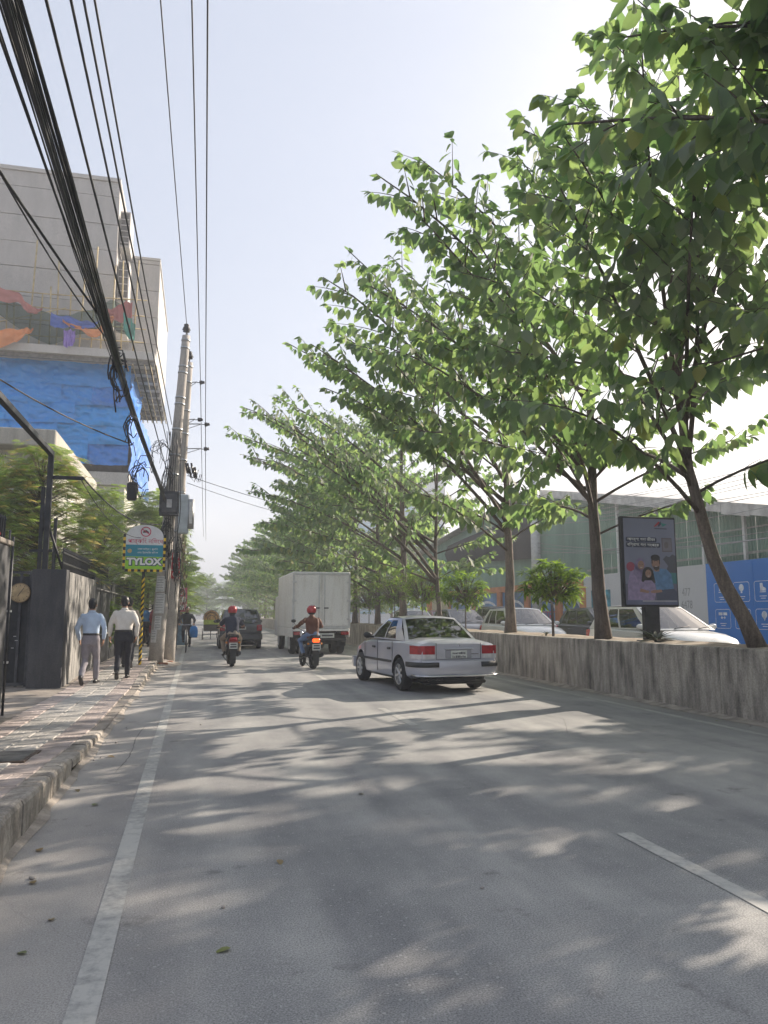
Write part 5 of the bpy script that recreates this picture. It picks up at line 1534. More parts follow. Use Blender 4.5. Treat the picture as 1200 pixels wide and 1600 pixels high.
# ================================================================ billboard on the median
bb = thing('billboard', 'black framed upright poster stand of a smiling family on the median', 'billboard', (7.86, 12.35, .93), R(2))
MB().box(-.15, .15, -.06, .06, -.05, .64, 0, .012).build('post', BLKM, bb)
MB().box(-.24, .24, -.12, .12, -.03, .04, 0, .01).build('base_plate', DGM, bb)
BZ = .62; BH = 1.62; BW = 1.12
MB().box(-BW / 2, BW / 2, -.055, .055, BZ, BZ + BH, 0, .012).build('frame', BLKM, bb)
pc = lambda nm, c, v=.1, s=6: mat('poster_' + nm, tuple(q * .68 for q in c), .3, var=v, scale=s)
pst = MB().box(-BW / 2 + .035, BW / 2 - .035, -.0585, -.0555, BZ + .04, BZ + BH - .035).build('poster', pc('ground', (.27, .29, .40), .12, 1.2), bb)
PX0, PX1, PZ0, PZ1 = -BW / 2 + .035, BW / 2 - .035, BZ + .04, BZ + BH - .035
lay = [0]
def pp(polys, nm, m):
    """flat print on the poster, in the picture's own 0..640 by 0..1020 units (y down)"""
    lay[0] += 1; yy = -.0590 - .0004 * lay[0]; b = MB()
    for poly in polys:
        b.add([(PX0 + (PX1 - PX0) * p[0] / 640, yy, PZ1 - (PZ1 - PZ0) * p[1] / 1020) for p in poly], [tuple(range(len(poly)))])
    return b.build(nm, m, pst)
el = lambda cx, cy, rx, ry, n=20: [(cx + rx * math.cos(2 * math.pi * i / n), cy + ry * math.sin(2 * math.pi * i / n)) for i in range(n)]
pp([[(470, 225), (600, 225), (605, 392), (474, 395)]], 'picture_frame', pc('frame', (.19, .16, .19)))
pp([[(484, 240), (590, 240), (594, 378), (488, 380)]], 'picture_mount', pc('mount', (.26, .24, .28)))
pp([el(530, 310, 28, 40)], 'picture_motif', pc('motif', (.20, .17, .18)))
pp([[(480, 480), (520, 440), (560, 455), (600, 420), (640, 440), (640, 700), (500, 640), (540, 560)]], 'plant_shadow', pc('plant', (.10, .11, .14)))
pp([el(70, 575, 52, 55)], 'red_cushion', pc('red', (.40, .06, .12)))
pp([[(560, 640), (640, 640), (640, 800), (570, 800)]], 'teal_cushion', pc('teal', (.05, .24, .26)))
pp([[(0, 780), (120, 760), (640, 770), (640, 968), (0, 968)]], 'sofa', pc('sofa', (.16, .16, .24)))
LAV = pc('lavender', (.38, .30, .50), .18, 14); SKIN_P = pc('skin', (.42, .24, .17), .1); LAVD = pc('lavender_dark', (.29, .23, .40), .15, 14)
DNM = pc('denim', (.07, .09, .16)); SHB = pc('shirt', (.12, .28, .52), .2, 12); HAIRP = pc('hair', (.025, .02, .02))
pp([[(30, 760), (60, 640), (130, 600), (240, 620), (270, 740), (250, 968), (20, 968)]], 'woman_dress', LAV)
pp([el(190, 555, 66, 85), [(120, 560), (255, 560), (235, 700), (150, 720), (100, 650)]], 'woman_scarf', LAVD)
pp([el(198, 555, 40, 52)], 'woman_face', SKIN_P)
pp([[(350, 630), (420, 590), (520, 600), (575, 660), (600, 840), (520, 880), (380, 860), (360, 720)]], 'man_shirt', SHB)
pp([[(430, 590), (410, 640), (395, 600)]], 'man_collar', pc('shirt_dark', (.08, .2, .4)))
pp([el(385, 520, 55, 78), [(345, 560), (430, 560), (425, 625), (370, 630)]], 'man_face', SKIN_P)
pp([el(382, 465, 58, 38), [(332, 470), (345, 470), (345, 540), (334, 530)], [(424, 470), (438, 470), (436, 540), (426, 545)]], 'man_hair', HAIRP)
pp([[(345, 555), (360, 572), (410, 572), (428, 552), (424, 600), (390, 620), (358, 600)]], 'man_beard', pc('beard', (.06, .04, .035)))
pp([[(370, 850), (600, 830), (640, 870), (640, 968), (380, 968)]], 'man_trousers', DNM)
pp([el(280, 650, 68, 75), [(212, 650), (350, 650), (370, 760), (330, 770), (225, 770), (195, 740)]], 'girl_hair', HAIRP)
pp([[(200, 770), (240, 735), (320, 735), (365, 780), (375, 860), (350, 968), (205, 968), (190, 860)]], 'girl_dress', LAV)
pp([el(284, 655, 38, 48)], 'girl_face', SKIN_P)
pp([[(180, 830), (250, 850), (250, 880), (170, 870)], [(330, 850), (440, 840), (450, 870), (340, 885)], el(262, 868, 26, 16), el(330, 868, 26, 16)], 'hands', SKIN_P)
pp([el(184, 548, 6, 4), el(213, 548, 6, 4), el(270, 648, 6, 4), el(298, 648, 6, 4), el(368, 512, 6, 4), el(402, 512, 6, 4)], 'eyes', HAIRP)
pp([[(182, 578), (215, 578), (205, 590), (192, 590)], [(268, 680), (300, 680), (290, 690), (278, 690)], [(368, 562), (402, 562), (394, 572), (376, 572)]], 'smiles', pc('teeth', (.62, .58, .55)))
pp([[(0, 968), (640, 966), (640, 1020), (0, 1020)]], 'bottom_band', pc('band', (.16, .18, .30)))
pp([[(200, 968), (630, 968), (630, 985), (200, 985)]], 'bottom_strip', pc('strip', (.45, .45, .52)))
pp([[(x_ + 205 - 205, z_) for x_, z_ in [(30, 225), (395, 225), (405, 240), (405, 268), (395, 280), (30, 280), (20, 268), (20, 240)]], [(30, 288), (440, 288), (450, 300), (450, 335), (440, 345), (30, 345), (20, 335), (20, 300)]], 'caption_box', pc('navy', (.035, .045, .10)))
for body, cx, cz in (('আদর্শে গড়া জীবন', 212, 252), ('বিশ্বাসে গড়া সম্পর্ক', 235, 316)):
    lay[0] += 1
    sign_text(pst, body, .072, WHT, PX0 + (PX1 - PX0) * cx / 640, -.0592 - .0004 * lay[0], PZ1 - (PZ1 - PZ0) * cz / 1020, 1.0, 'caption')
pp([[(375, 95), (440, 30), (465, 45), (405, 90)]], 'logo_red', pc('logored', (.5, .04, .06)))
pp([[(430, 75), (465, 25), (475, 60), (440, 95)]], 'logo_dark', pc('logodark', (.06, .06, .12)))
pp([[(465, 45), (545, 62), (490, 92), (478, 70)]], 'logo_green', pc('logogreen', (.05, .34, .30)))
pp([[(385, 112), (540, 112), (540, 122), (385, 122)]], 'logo_strapline', pc('logotext', (.08, .08, .14)))
# ================================================================ vehicles
TYRE = mat('tyre_rubber', (.022, .022, .023), .85, var=.25, scale=20)
ALLOY = mat('alloy', (.52, .53, .55), .3, .8, var=.08)
DKPL = mat('dark_plastic', (.03, .031, .033), .6, var=.15)
CHROME = mat('chrome', (.6, .61, .63), .18, .9, var=.05)
REDL = mat('lamp_red', (.36, .012, .02), .18, var=.25, scale=14, coat=.6)
CLRL = mat('lamp_clear', (.60, .58, .58), .15, var=.12, scale=18, coat=.6)
AMBL = mat('lamp_amber', (.65, .22, .02), .2)
INTR = mat('car_interior', (.06, .058, .055), .8)
GLS = glass_mat('car_glass', (.20, .23, .225), .85)
GLSD = glass_mat('car_glass_dark', (.07, .08, .085), .8)
PLATE = mat('plate', (.60, .62, .58), .5, var=.08)
def paint(nm, c, metal=.0, rough=.32):
    return mat('paint_' + nm, c, rough, metal, var=.05, scale=2, coat=.7)

def wheel_parts(parent, name, loc, r, w, side, spokes=7, rim=None, hub=True):
    """wheel with its axis along x, its outer face towards side"""
    MX = Matrix.Rotation(R(90), 4, 'Y')
    rr = r * .64
    wt = MB().lathe([(rr, -w / 2), (r * .90, -w / 2), (r * .975, -w * .40), (r, -w * .22), (r, w * .22), (r * .975, w * .40), (r * .90, w / 2), (rr, w / 2), (rr * .96, w * .3), (rr * .96, -w * .3)], 28, 0, True, MX, caps=False)
    wo = wt.build('wheel', TYRE, parent, loc, None, 50)
    b = MB()
    xo = side * w * .40
    b.lathe([(rr * .96, -w * .1), (rr * 1.0, w * .5), (rr * .90, w * .46), (rr * .86, -w * .1)], 28, 0, True, Matrix.Rotation(R(90 * side), 4, 'Y'), caps=False)
    for k in range(spokes):
        M = Matrix.Rotation(2 * math.pi * k / spokes, 4, 'X')
        b.box(xo - .012, xo + .012, -.026, .026, .02, rr * .93, 0, .006, M)
    if hub: b.ell((xo + side * .01, 0, 0), .02, .05, .05, 12, 6)
    b.build('rim', rim or ALLOY, wo, None, None, 40)
    MB().lathe([(.01, 0), (rr * .85, 0), (rr * .85, .02), (.01, .02)], 20, 0, False, Matrix.Translation((xo - side * .06, 0, 0)) @ MX).build('brake_disc', DKPL, wo)
    return wo

def sweep_plan(mb, path, prof, mi=0, sm=True):
    """sweep a (outward, z) profile along a plan path of (x, y) points"""
    rings = []
    n = len(path)
    for i, p in enumerate(path):
        a = path[max(0, i - 1)]; c = path[min(n - 1, i + 1)]
        tx, ty = c[0] - a[0], c[1] - a[1]; l = math.hypot(tx, ty) or 1
        nx, ny = ty / l, -tx / l
        rings.append([(p[0] + nx * o, p[1] + ny * o, z) for o, z in prof])
    mb.rings(rings, mi, sm, True)
    return mb

def car(name, label, loc, rz, body_mat, st, gh, axles=(0, 2.4), track=.735, wr=.29, ww=.19, glass=GLS, cat='car', tail='sedan', spokes=7, group=None, sill=.2, plate_lines=True, mirror_mat=None):
    """st: stations (y, half width, z bottom, z shoulder, z deck, cabin flag); gh: greenhouse numbers"""
    t = thing(name, label, cat, loc, rz, group)
    fr = (0, .55, .86, .965, 1.0, 1.0, .99, .965, .90, .55, 0)
    rings = []; flags = []
    for (y, hw, zb, zs, zd, cf) in st:
        zm = zb + (zs - zb) * .45
        half = [(0, zb), (.55, zb), (.86, zb), (.965, zb + .05), (1.0, zb + .16), (1.0, zm), (.992, zm + (zs - zm) * .55), (.965, zs - .035), (.90, zs), (.55, zd - .004), (0, zd)]
        pts = [(hw * f, y, z) for f, z in half]
        ring = pts + [(-x, yy, z) for x, yy, z in pts[-2:0:-1]]
        rings.append(ring); flags.append(cf)
    b = MB(); n = len(rings[0]); vs = [p for r in rings for p in r]; b.v = [tuple(p) for p in vs]
    for i in range(len(rings) - 1):
        for j in range(n):
            mi = 0
            if flags[i] and flags[i + 1] and 8 <= j <= 11: mi = 2
            if j in (0, 1, n - 1, n - 2): mi = 1
            b.f.append((i * n + j, (i + 1) * n + j, (i + 1) * n + (j + 1) % n, i * n + (j + 1) % n)); b.m.append(mi); b.sm.append(True)
    b.f.append(tuple(range(n))); b.m.append(0); b.sm.append(False)
    b.f.append(tuple((len(rings) - 1) * n + j for j in range(n))[::-1]); b.m.append(0); b.sm.append(False)
    me = b.mesh('body', [body_mat, DKPL, INTR])
    cut = MB()
    for ay in axles:
        for s in (-1, 1):
            cut.lathe([(.001, 0), (wr + .055, 0), (wr + .055, .34), (.001, .34)], 30, 1, True, Matrix.Translation((s * (track + .20), ay, wr + .005)) @ Matrix.Rotation(R(-90 * s), 4, 'Y'))
    co = cut.build('cutter_tmp', [body_mat, DKPL, INTR])
    me = bake(me, [('BOOLEAN', dict(operation='DIFFERENCE', object=co, solver='EXACT'))])
    bpy.data.objects.remove(co)
    me.set_sharp_from_angle(angle=R(38)); me.name = 'body'
    place('body', me, t)
    # greenhouse
    (yb0, yb1, xb, zb_), (yr0, yr1, xr, zr_), crown, cols = gh
    bl = lambda a, b_, t_: a + (b_ - a) * t_
    def S(s, u, v):
        y = bl(bl(yb0, yb1, u), bl(yr0, yr1, u), v); bow = .02 * math.sin(math.pi * u)
        x = bl(xb, xr, v) + bow + .028 * math.sin(math.pi * v)
        return (s * x, y, bl(zb_, zr_, v))
    def Wn(front, u, v):
        yb, yr = (yb1, yr1) if front else (yb0, yr0); sg_ = 1 if front else -1
        x = bl(-1, 1, u) * bl(xb, xr, v)
        bul = (1 - (2 * u - 1) ** 2)
        return (x, bl(yb, yr, v) + sg_ * (bul * (.10 if front else .07) + .02 * math.sin(math.pi * v)), bl(zb_, zr_, v) + bul * (crown * v + .01 * (1 - v)))
    sh = MB(); vrow = (0, .07, .90, 1.0)
    panes = []
    def cell(P, u0, u1, v0, v1, flip, mi=0, mb=sh, n=1):
        for k in range(n):
            a, c = u0 + (u1 - u0) * k / n, u0 + (u1 - u0) * (k + 1) / n
            mid = (v0 + v1) / 2
            q = [P(a, v0), P(c, v0), P(c, mid), P(c, v1), P(a, v1), P(a, mid)]
            mb.add(q, [(0, 1, 2, 5) if not flip else (5, 2, 1, 0), (5, 2, 3, 4) if not flip else (4, 3, 2, 5)], mi, True)
    for s in (-1, 1):
        P = lambda u, v, s=s: S(s, u, v)
        us = cols
        for ci in range(len(us) - 1):
            win = us[ci][1]
            u0, u1 = us[ci][0], us[ci + 1][0]
            if not win: cell(P, u0, u1, 0, 1, s < 0)
            else:
                cell(P, u0, u1, 0, vrow[1], s < 0); cell(P, u0, u1, vrow[2], 1, s < 0)
                pb = MB()
                Pi = lambda u, v, s=s: tuple(np.array(S(s, u, v)) - np.array((s * .008, 0, 0)))
                cell(Pi, u0 - .004, u1 + .004, vrow[1] - .01, vrow[2] + .01, s < 0, 0, pb)
                pb.build('side_window', glass, t)
    for front in (True, False):
        P = lambda u, v, f=front: Wn(f, u, v)
        fl = front
        uu = [0, .05, .23, .41, .59, .77, .95, 1]
        pb = MB()
        Pi = lambda u, v, f=front: tuple(np.array(Wn(f, u, v)) + np.array((0, -.006 if f else .006, -.004)))
        for k in range(7):
            if k in (0, 6): cell(P, uu[k], uu[k + 1], 0, 1, fl)
            else:
                cell(P, uu[k], uu[k + 1], 0, .05, fl); cell(P, uu[k], uu[k + 1], .93, 1, fl); cell(Pi, uu[k], uu[k + 1], .04, .94, fl, 0, pb)
        pb.build('windscreen' if front else 'rear_window', glass, t)
    m_ = 8; rv = []
    for j in range(m_ + 1):
        v = j / m_
        for i in range(9):
            u = i / 8; bul = 1 - (2 * u - 1) ** 2
            y = bl(yr0 - bul * .07, yr1 + bul * .10, v)
            rv.append((bl(-xr, xr, u), y, zr_ + crown * bul + .02 * math.sin(math.pi * v)))
    sh.add(rv, [(j * 9 + i, j * 9 + i + 1, j * 9 + i + 10, j * 9 + i + 9) for j in range(m_) for i in range(8)], 0, True)
    sh.build('roof', body_mat, t, None, None, 40)
    # seats and dash seen through the glass
    si = MB()
    ym = (yr0 + yr1) / 2
    for s in (-1, 1):
        si.box(s * .36 - .22, s * .36 + .22, ym + .18, ym + .30, zb_ - .05, zb_ + .22, 0, .04).box(s * .36 - .11, s * .36 + .11, ym + .2, ym + .28, zb_ + .23, zb_ + .36, 0, .03)
    si.box(-.6, .6, yr0 - .02, yr0 + .12, zb_ - .04, zb_ + .14, 0, .04)
    si.build('seats', INTR, t)
    MB().lathe([(.15, -.012), (.18, -.012), (.18, .012), (.15, .012)], 18, 0, True, Matrix.Translation((.36, yr1 + .18, zb_ + .06)) @ Matrix.Rotation(R(62), 4, 'X'), caps=False).build('steering_wheel', DKPL, t)
    for ay in axles:
        for s in (-1, 1):
            wheel_parts(t, 'wheel', (s * track, ay, wr), wr, ww, s, spokes)
    mm = mirror_mat or body_mat
    for s in (-1, 1):
        o = MB().ell((s * (xb + .15), yb1 - .28, zb_ + .07), .10, .05, .065, 12, 8).build('wing_mirror', mm, t)
        MB().box(s * (xb + .02), s * (xb + .10), yb1 - .30, yb1 - .26, zb_ + .01, zb_ + .05).build('stalk', DKPL, o)
    MB().box(-.62, .62, st[0][0] + .12, st[-1][0] - .15, .16, sill + .03, 0, .03).build('underbody', DKPL, t)
    return t

# ---- silver saloon in the middle of the road
SIL = paint('silver', (.50, .50, .545), .25, .30)
sed_st = [(-.90, .72, .40, .83, .89, 0), (-.84, .775, .32, .885, .945, 0), (-.55, .815, .26, .91, .975, 0), (-.10, .83, .22, .92, .985, 0), (.05, .832, .21, .92, .97, 1), (.9, .835, .20, .91, .94, 1), (1.78, .83, .20, .90, .93, 1), (1.95, .825, .20, .885, .935, 0),
          (2.4, .81, .22, .835, .885, 0), (2.8, .77, .25, .75, .80, 0), (3.02, .70, .30, .66, .70, 0), (3.10, .60, .36, .58, .61, 0)]
sed_gh = ((-.12, 1.92, .745, .925), (.50, 1.22, .56, 1.345), .035, [(0, 0), (.22, 1), (.50, 1), (.525, 0), (.555, 1), (.915, 0), (1, 0)])
def saloon(label, loc, rz, pm, **kw):
    c = car('saloon_car', label, loc, rz, pm, sed_st, sed_gh, **kw)
    path = [(-.838, -.45), (-.83, -.66), (-.76, -.86), (-.60, -.945), (0, -.965), (.60, -.945), (.76, -.86), (.83, -.66), (.838, -.45)]
    bp = sweep_plan(MB(), path, [(-.08, .30), (.0, .32), (.022, .40), (.025, .50), (.012, .585), (-.08, .60)]).build('rear_bumper', pm, c, None, None, 50)
    for s in (-1, 1):
        pth = [(s * x, y) for x, y in ((.838, -.50), (.83, -.66), (.80, -.78), (.76, -.86), (.68, -.905), (.60, -.945), (.42, -.952))]
        if s > 0: pth = pth[::-1]
        pth = pth[::-1] if s > 0 else pth
        prof = [(-.03, .475), (.046, .478), (.046, .565), (-.03, .568)]
        sweep_plan(MB(), pth if s < 0 else [(p[0], p[1]) for p in pth][::-1], prof).build('bumper_insert', DKPL, bp)
    MB().tube([(-.84, -.70, .335), (-.79, -.89, .325), (-.62, -.99, .325), (0, -1.01, .325), (.62, -.99, .325), (.79, -.89, .325), (.84, -.70, .335)], .018, 8).build('guard_bar', CHROME, c)
    fpath = [(.838, 2.75), (.81, 2.95), (.66, 3.10), (0, 3.17), (-.66, 3.10), (-.81, 2.95), (-.838, 2.75)]
    sweep_plan(MB(), fpath, [(-.08, .26), (.0, .28), (.02, .38), (.015, .50), (-.08, .52)]).build('front_bumper', pm, c, None, None, 50)
    for s in (-1, 1):
        pl = [(s * p[0], p[1]) for p in ((.47, -.912), (.66, -.915), (.775, -.875), (.838, -.60), (.80, -.56), (.60, -.72), (.47, -.82))]
        if s < 0: pl = pl[::-1]
        o = MB().prism(pl, .705, .855, 'z').build('tail_light', REDL, c)
        MB().prism(pl, .625, .702, 'z').build('reversing_lamp', CLRL, o)
        pl = [(s * p[0], p[1]) for p in ((.40, 3.03), (.62, 3.0), (.74, 2.88), (.76, 2.78), (.66, 2.75), (.40, 2.9))]
        MB().prism(pl if s < 0 else pl[::-1], .53, .66, 'z').build('headlight', CLRL, c)
        MB().box(s * .833, s * .853, .38, 2.08, .50, .545, 0, .006).build('side_moulding', DKPL, c)
        for yy in (.42, 1.32):
            MB().box(s * .830, s * .858, yy, yy + .17, .745, .79, 0, .012).build('door_handle', DKPL, c)
        sm = MB()
        for yy in (.33, 1.20, 2.02):
            sm.box(s * .829, s * .8385, yy - .004, yy + .004, .30, .90)
        sm.build('door_seam', DKPL, c)
    # boot lid: seam, garnish, plate recess, badge
    MB().box(-.445, -.437, -.905, -.892, .62, .90).box(.437, .445, -.905, -.892, .62, .90).box(-.445, .445, -.905, -.892, .612, .619).build('boot_seam', DKPL, c)
    MB().box(-.28, .28, -.935, -.89, .785, .815, 0, .01).build('boot_garnish', pm, c)
    MB().box(-.26, .26, -.912, -.89, .63, .782, 0, .01).build('plate_recess', paint('silver_dark', (.33, .33, .36), .2), c)
    p = MB().box(-.16, .16, -.925, -.9135, .632, .772, 0, .004).build('number_plate', PLATE, c)
    b = MB(); rnd = random.Random(5)
    for ln, zz in enumerate((.725, .66)):
        for q in range(8):
            x0 = -.13 + .033 * q
            b.box(x0, x0 + rnd.uniform(.015, .027), -.9275, -.9255, zz - .02, zz + .022 - rnd.uniform(0, .018))
    b.build('plate_characters', INK, p)
    MB().lathe([(.020, 0), (.030, 0), (.030, .006), (.020, .006)], 16, 0, True, Matrix.Translation((0, -.895, .855)) @ Matrix.Rotation(R(90), 4, 'X'), caps=False).build('badge', CHROME, c)
    MB().box(.24, .40, -.908, -.898, .70, .715).build('model_script', CHROME, c)
    MB().cyl((.42, -.98, .25), (.42, -.6, .26), .025, .025, 8).build('exhaust', DKPL, c)
    MB().box(-.55, .55, -.80, -.3, .20, .30, 0, .03).cyl((-.70, 0, .29), (.70, 0, .29), .035, .035, 8).tube([(-.45, -.95, .27), (-.42, -1.0, .24), (-.35, -.97, .27)], .015, 5).build('rear_axle', DKPL, c)
    return c
saloon('silver saloon car seen from behind, swerving in the middle lane', (4.52, 14.35, .003), R(6), SIL, wr=.305, mirror_mat=DKPL)

# ---- cars on the opposite carriageway
WHP = paint('white', (.72, .72, .71)); BKP = paint('black', (.03, .032, .036)); GRP = paint('grey', (.10, .105, .115), .3); REDP = paint('maroon', (.22, .03, .035))
hat_st = [(-.72, .72, .42, .90, .93, 0), (-.66, .79, .32, .95, .98, 0), (-.3, .83, .24, .97, 1.0, 1), (.3, .845, .21, .96, .98, 1), (1.2, .845, .20, .95, .97, 1), (2.0, .84, .20, .93, .96, 1), (2.15, .835, .20, .92, .965, 0), (2.6, .81, .22, .87, .925, 0), (2.98, .76, .26, .78, .83, 0), (3.18, .66, .34, .66, .70, 0), (3.24, .56, .40, .58, .60, 0)]
hat_gh = ((-.62, 2.22, .76, .955), (-.25, 1.25, .58, 1.47), .04, [(0, 0), (.10, 1), (.24, 0), (.27, 1), (.51, 0), (.54, 1), (.90, 0), (1, 0)])
suv_st = [(-.85, .78, .48, .98, 1.0, 0), (-.80, .84, .38, 1.02, 1.05, 0), (-.3, .88, .32, 1.04, 1.06, 1), (.6, .89, .30, 1.04, 1.06, 1), (1.9, .89, .30, 1.02, 1.05, 1), (2.05, .885, .30, 1.0, 1.05, 0), (2.6, .87, .32, .97, 1.02, 0), (3.1, .82, .36, .90, .95, 0), (3.3, .72, .44, .78, .82, 0), (3.35, .6, .5, .7, .72, 0)]
suv_gh = ((-.78, 2.12, .82, 1.04), (-.55, 1.35, .66, 1.60), .04, [(0, 0), (.06, 1), (.24, 0), (.27, 1), (.53, 0), (.56, 1), (.91, 0), (1, 0)])
def hatch(label, loc, rz, pm, st=hat_st, gh=hat_gh, nm='hatchback_car', axle=2.45, wr=.29, glass=GLS, track=.745, group='cars queuing on the opposite road'):
    c = car(nm, label, loc, rz, pm, st, gh, axles=(0, axle), wr=wr, glass=glass, track=track, group=group)
    y0, y1 = st[0][0], st[-1][0]; w = st[2][1]; zb = st[0][2]
    rp_ = [(-w, y0 + .35), (-w + .02, y0 + .15), (-w + .12, y0 - .03), (0, y0 - .07), (w - .12, y0 - .03), (w - .02, y0 + .15), (w, y0 + .35)]
    sweep_plan(MB(), rp_, [(-.06, zb - .12), (.02, zb - .08), (.025, zb + .12), (-.06, zb + .15)]).build('rear_bumper', pm, c, None, None, 50)
    fp_ = [(w, y1 - .45), (w - .03, y1 - .2), (w - .2, y1 - .02), (0, y1 + .05), (-w + .2, y1 - .02), (-w + .03, y1 - .2), (-w, y1 - .45)]
    sweep_plan(MB(), fp_, [(-.06, zb - .16), (.02, zb - .12), (.02, zb + .1), (-.06, zb + .14)]).build('front_bumper', pm, c, None, None, 50)
    zs = st[1][3]
    for s in (-1, 1):
        MB().box(s * (w - .24), s * (w - .03), y0 - .035, y0 + .16, zs - .28, zs - .02, 0, .03).build('tail_light', REDL, c)
        MB().box(s * (w - .32), s * (w - .10), y1 - .34, y1 - .12, st[-2][3] - .10, st[-2][3] + .05, 0, .04).build('headlight', CLRL, c)
        for yy in (.35, 1.25):
            MB().box(s * (w + .005), s * (w + .03), yy, yy + .17, .80, .83, 0, .01).build('door_handle', pm, c)
    MB().box(-.42, .42, y1 - .04, y1 + .03, zb + .08, zb + .2, 0, .02).build('grille', DKPL, c)
    p = MB().box(-.2, .2, y0 - .05, y0 - .03, zs - .22, zs - .10).build('number_plate', PLATE, c)
    MB().box(-.16, .16, y0 - .053, y0 - .051, zs - .18, zs - .14).build('plate_characters', INK, p)
    for q in (-.3, .3):
        MB().tube([(q, gh[0][1] + .06, gh[0][3] + .03), (q - .45, gh[0][1] - .05, gh[0][3] + .09)], .008, 4).build('wiper', DKPL, c)
    return c
OZ = .124
hatch('white hatchback waiting directly behind the billboard', (10.35, 17.2, OZ), math.pi, WHP)
hatch('white hatchback behind the twin stemmed shrub, bonnet towards the dark trunk', (10.4, 25.0, OZ), math.pi - .03, WHP)
hatch('dark saloon beyond the gap between the two white hatchbacks', (12.9, 24.2, OZ), math.pi, BKP, glass=GLSD)
hatch('dark hatchback with pale roof reflections behind the slim tree', (10.5, 31.5, OZ), math.pi, GRP)
hatch('white car behind the thick trunked tree, right of the truck', (10.4, 38.0, OZ), math.pi, WHP)
hatch('black off-road car in the outer opposite lane beyond the slim tree', (13.0, 33, OZ), math.pi, BKP, suv_st, suv_gh, 'offroad_car', 2.6, .36, GLSD, .78)
hatch('maroon car in the outer opposite lane far behind the truck', (13.0, 42, OZ), math.pi, REDP)
# dark grey off-road car ahead in our lane
hatch('dark grey off-road car ahead, half hidden by the navy-shirted rider', (1.72, 33.2, .003), 0, GRP, suv_st, suv_gh, 'offroad_car', 2.6, .36, GLSD, .78, None)

# ---- box truck
tk = thing('box_truck', 'white box truck seen from behind beside the median wall', 'truck', (4.24, 27.2, .003), R(.5))
TWH = streak_mat('truck_white', (.84, .84, .83), (.66, .64, .60), rough=.5, sc=(2.2, 2.2, .35), thr=(.22, .52), bump=.06)
TGR = mat('truck_grey', (.58, .58, .58), .5, var=.1)
MB().box(-1.04, 1.04, 0, 4.6, .92, 2.92, 0, .035).build('box_body', TWH, tk)
for s in (-1, 1):
    d = MB().box(s * .02, s * .96, -.028, -.003, 1.02, 2.80, 0, .008).build('rear_door', TWH, tk)
    for zz in (1.25, 1.9, 2.55):
        MB().box(s * .90, s * 1.06, -.05, -.029, zz - .03, zz + .03, 0, .006).build('hinge', TGR, d)
    MB().cyl((s * .10, -.05, 1.05), (s * .10, -.05, 2.78), .014, .014, 8).build('lock_rod', TGR, d)
    MB().box(s * .08, s * .24, -.075, -.055, 1.62, 1.66).build('handle', DKPL, d)
    MB().box(s * .972, s * 1.035, -.02, -.002, .95, 2.88).build('corner_post', TGR, tk)
    MB().box(s * .70, s * .98, -.03, .06, .70, .82, 0, .02).build('tail_light', REDL, tk)
    MB().box(s * .60, s * 1.02, .75, .78, .28, .74, 0, .004).build('mudflap', DKPL, tk)
    MB().box(s * .99, s * 1.045, .1, 4.3, .62, .917, 0, .01).build('side_skirt', TWH, tk)
    for ay in (1.15,):
        for xx in (.62, .88):
            wheel_parts(tk, 'wheel', (s * xx, ay, .42), .42, .22, s, 6, TGR)
    wheel_parts(tk, 'wheel', (s * .82, 5.2, .42), .42, .22, s, 6, TGR)
MB().box(-1.0, 1.0, -.03, -.002, 2.81, 2.90, 0, .006).box(-1.0, 1.0, -.03, -.002, .93, 1.01, 0, .006).build('header', TGR, tk)
rv = MB()
for s in (-1, 1):
    for k in range(22):
        rv.ell((s * 1.003, -.021, .98 + .087 * k), .009, .006, .009, 6, 4)
        rv.ell((s * 1.041, .15 + .2 * k, 2.84), .006, .009, .009, 6, 4); rv.ell((s * 1.041, .15 + .2 * k, .98), .006, .009, .009, 6, 4)
rv.build('rivets', TGR, tk)
MB().box(-1.0, 1.0, -.06, .06, .83, .917, 0, .015).build('rear_step', TWH, tk)
MB().box(-.40, -.28, .1, 6.0, .55, .82).box(.28, .40, .1, 6.0, .55, .82).cyl((-.8, 1.15, .42), (.8, 1.15, .42), .09, .09, 10).build('chassis', DKPL, tk)
MB().box(-.9, .9, -.02, .04, .50, .58, 0, .01).build('underrun_bar', DKPL, tk)
cb_ = MB().prism([(4.75, .55), (6.35, .55), (6.40, 1.15), (6.15, 2.15), (4.75, 2.2)], -.98, .98, 'x').build('cab', TWH, tk)
MB().box(-.84, .84, 6.36, 6.40, 1.25, 1.3).build('windscreen', DKPL, cb_)
p = MB().box(-.05, .45, -.075, -.062, .60, .76).build('number_plate', PLATE, tk)
MB().box(0, .40, -.079, -.076, .65, .71).build('plate_characters', INK, p)
MB().ell((-.2, .9, .62), .3, .35, .16, 12, 8).build('differential', DKPL, tk)

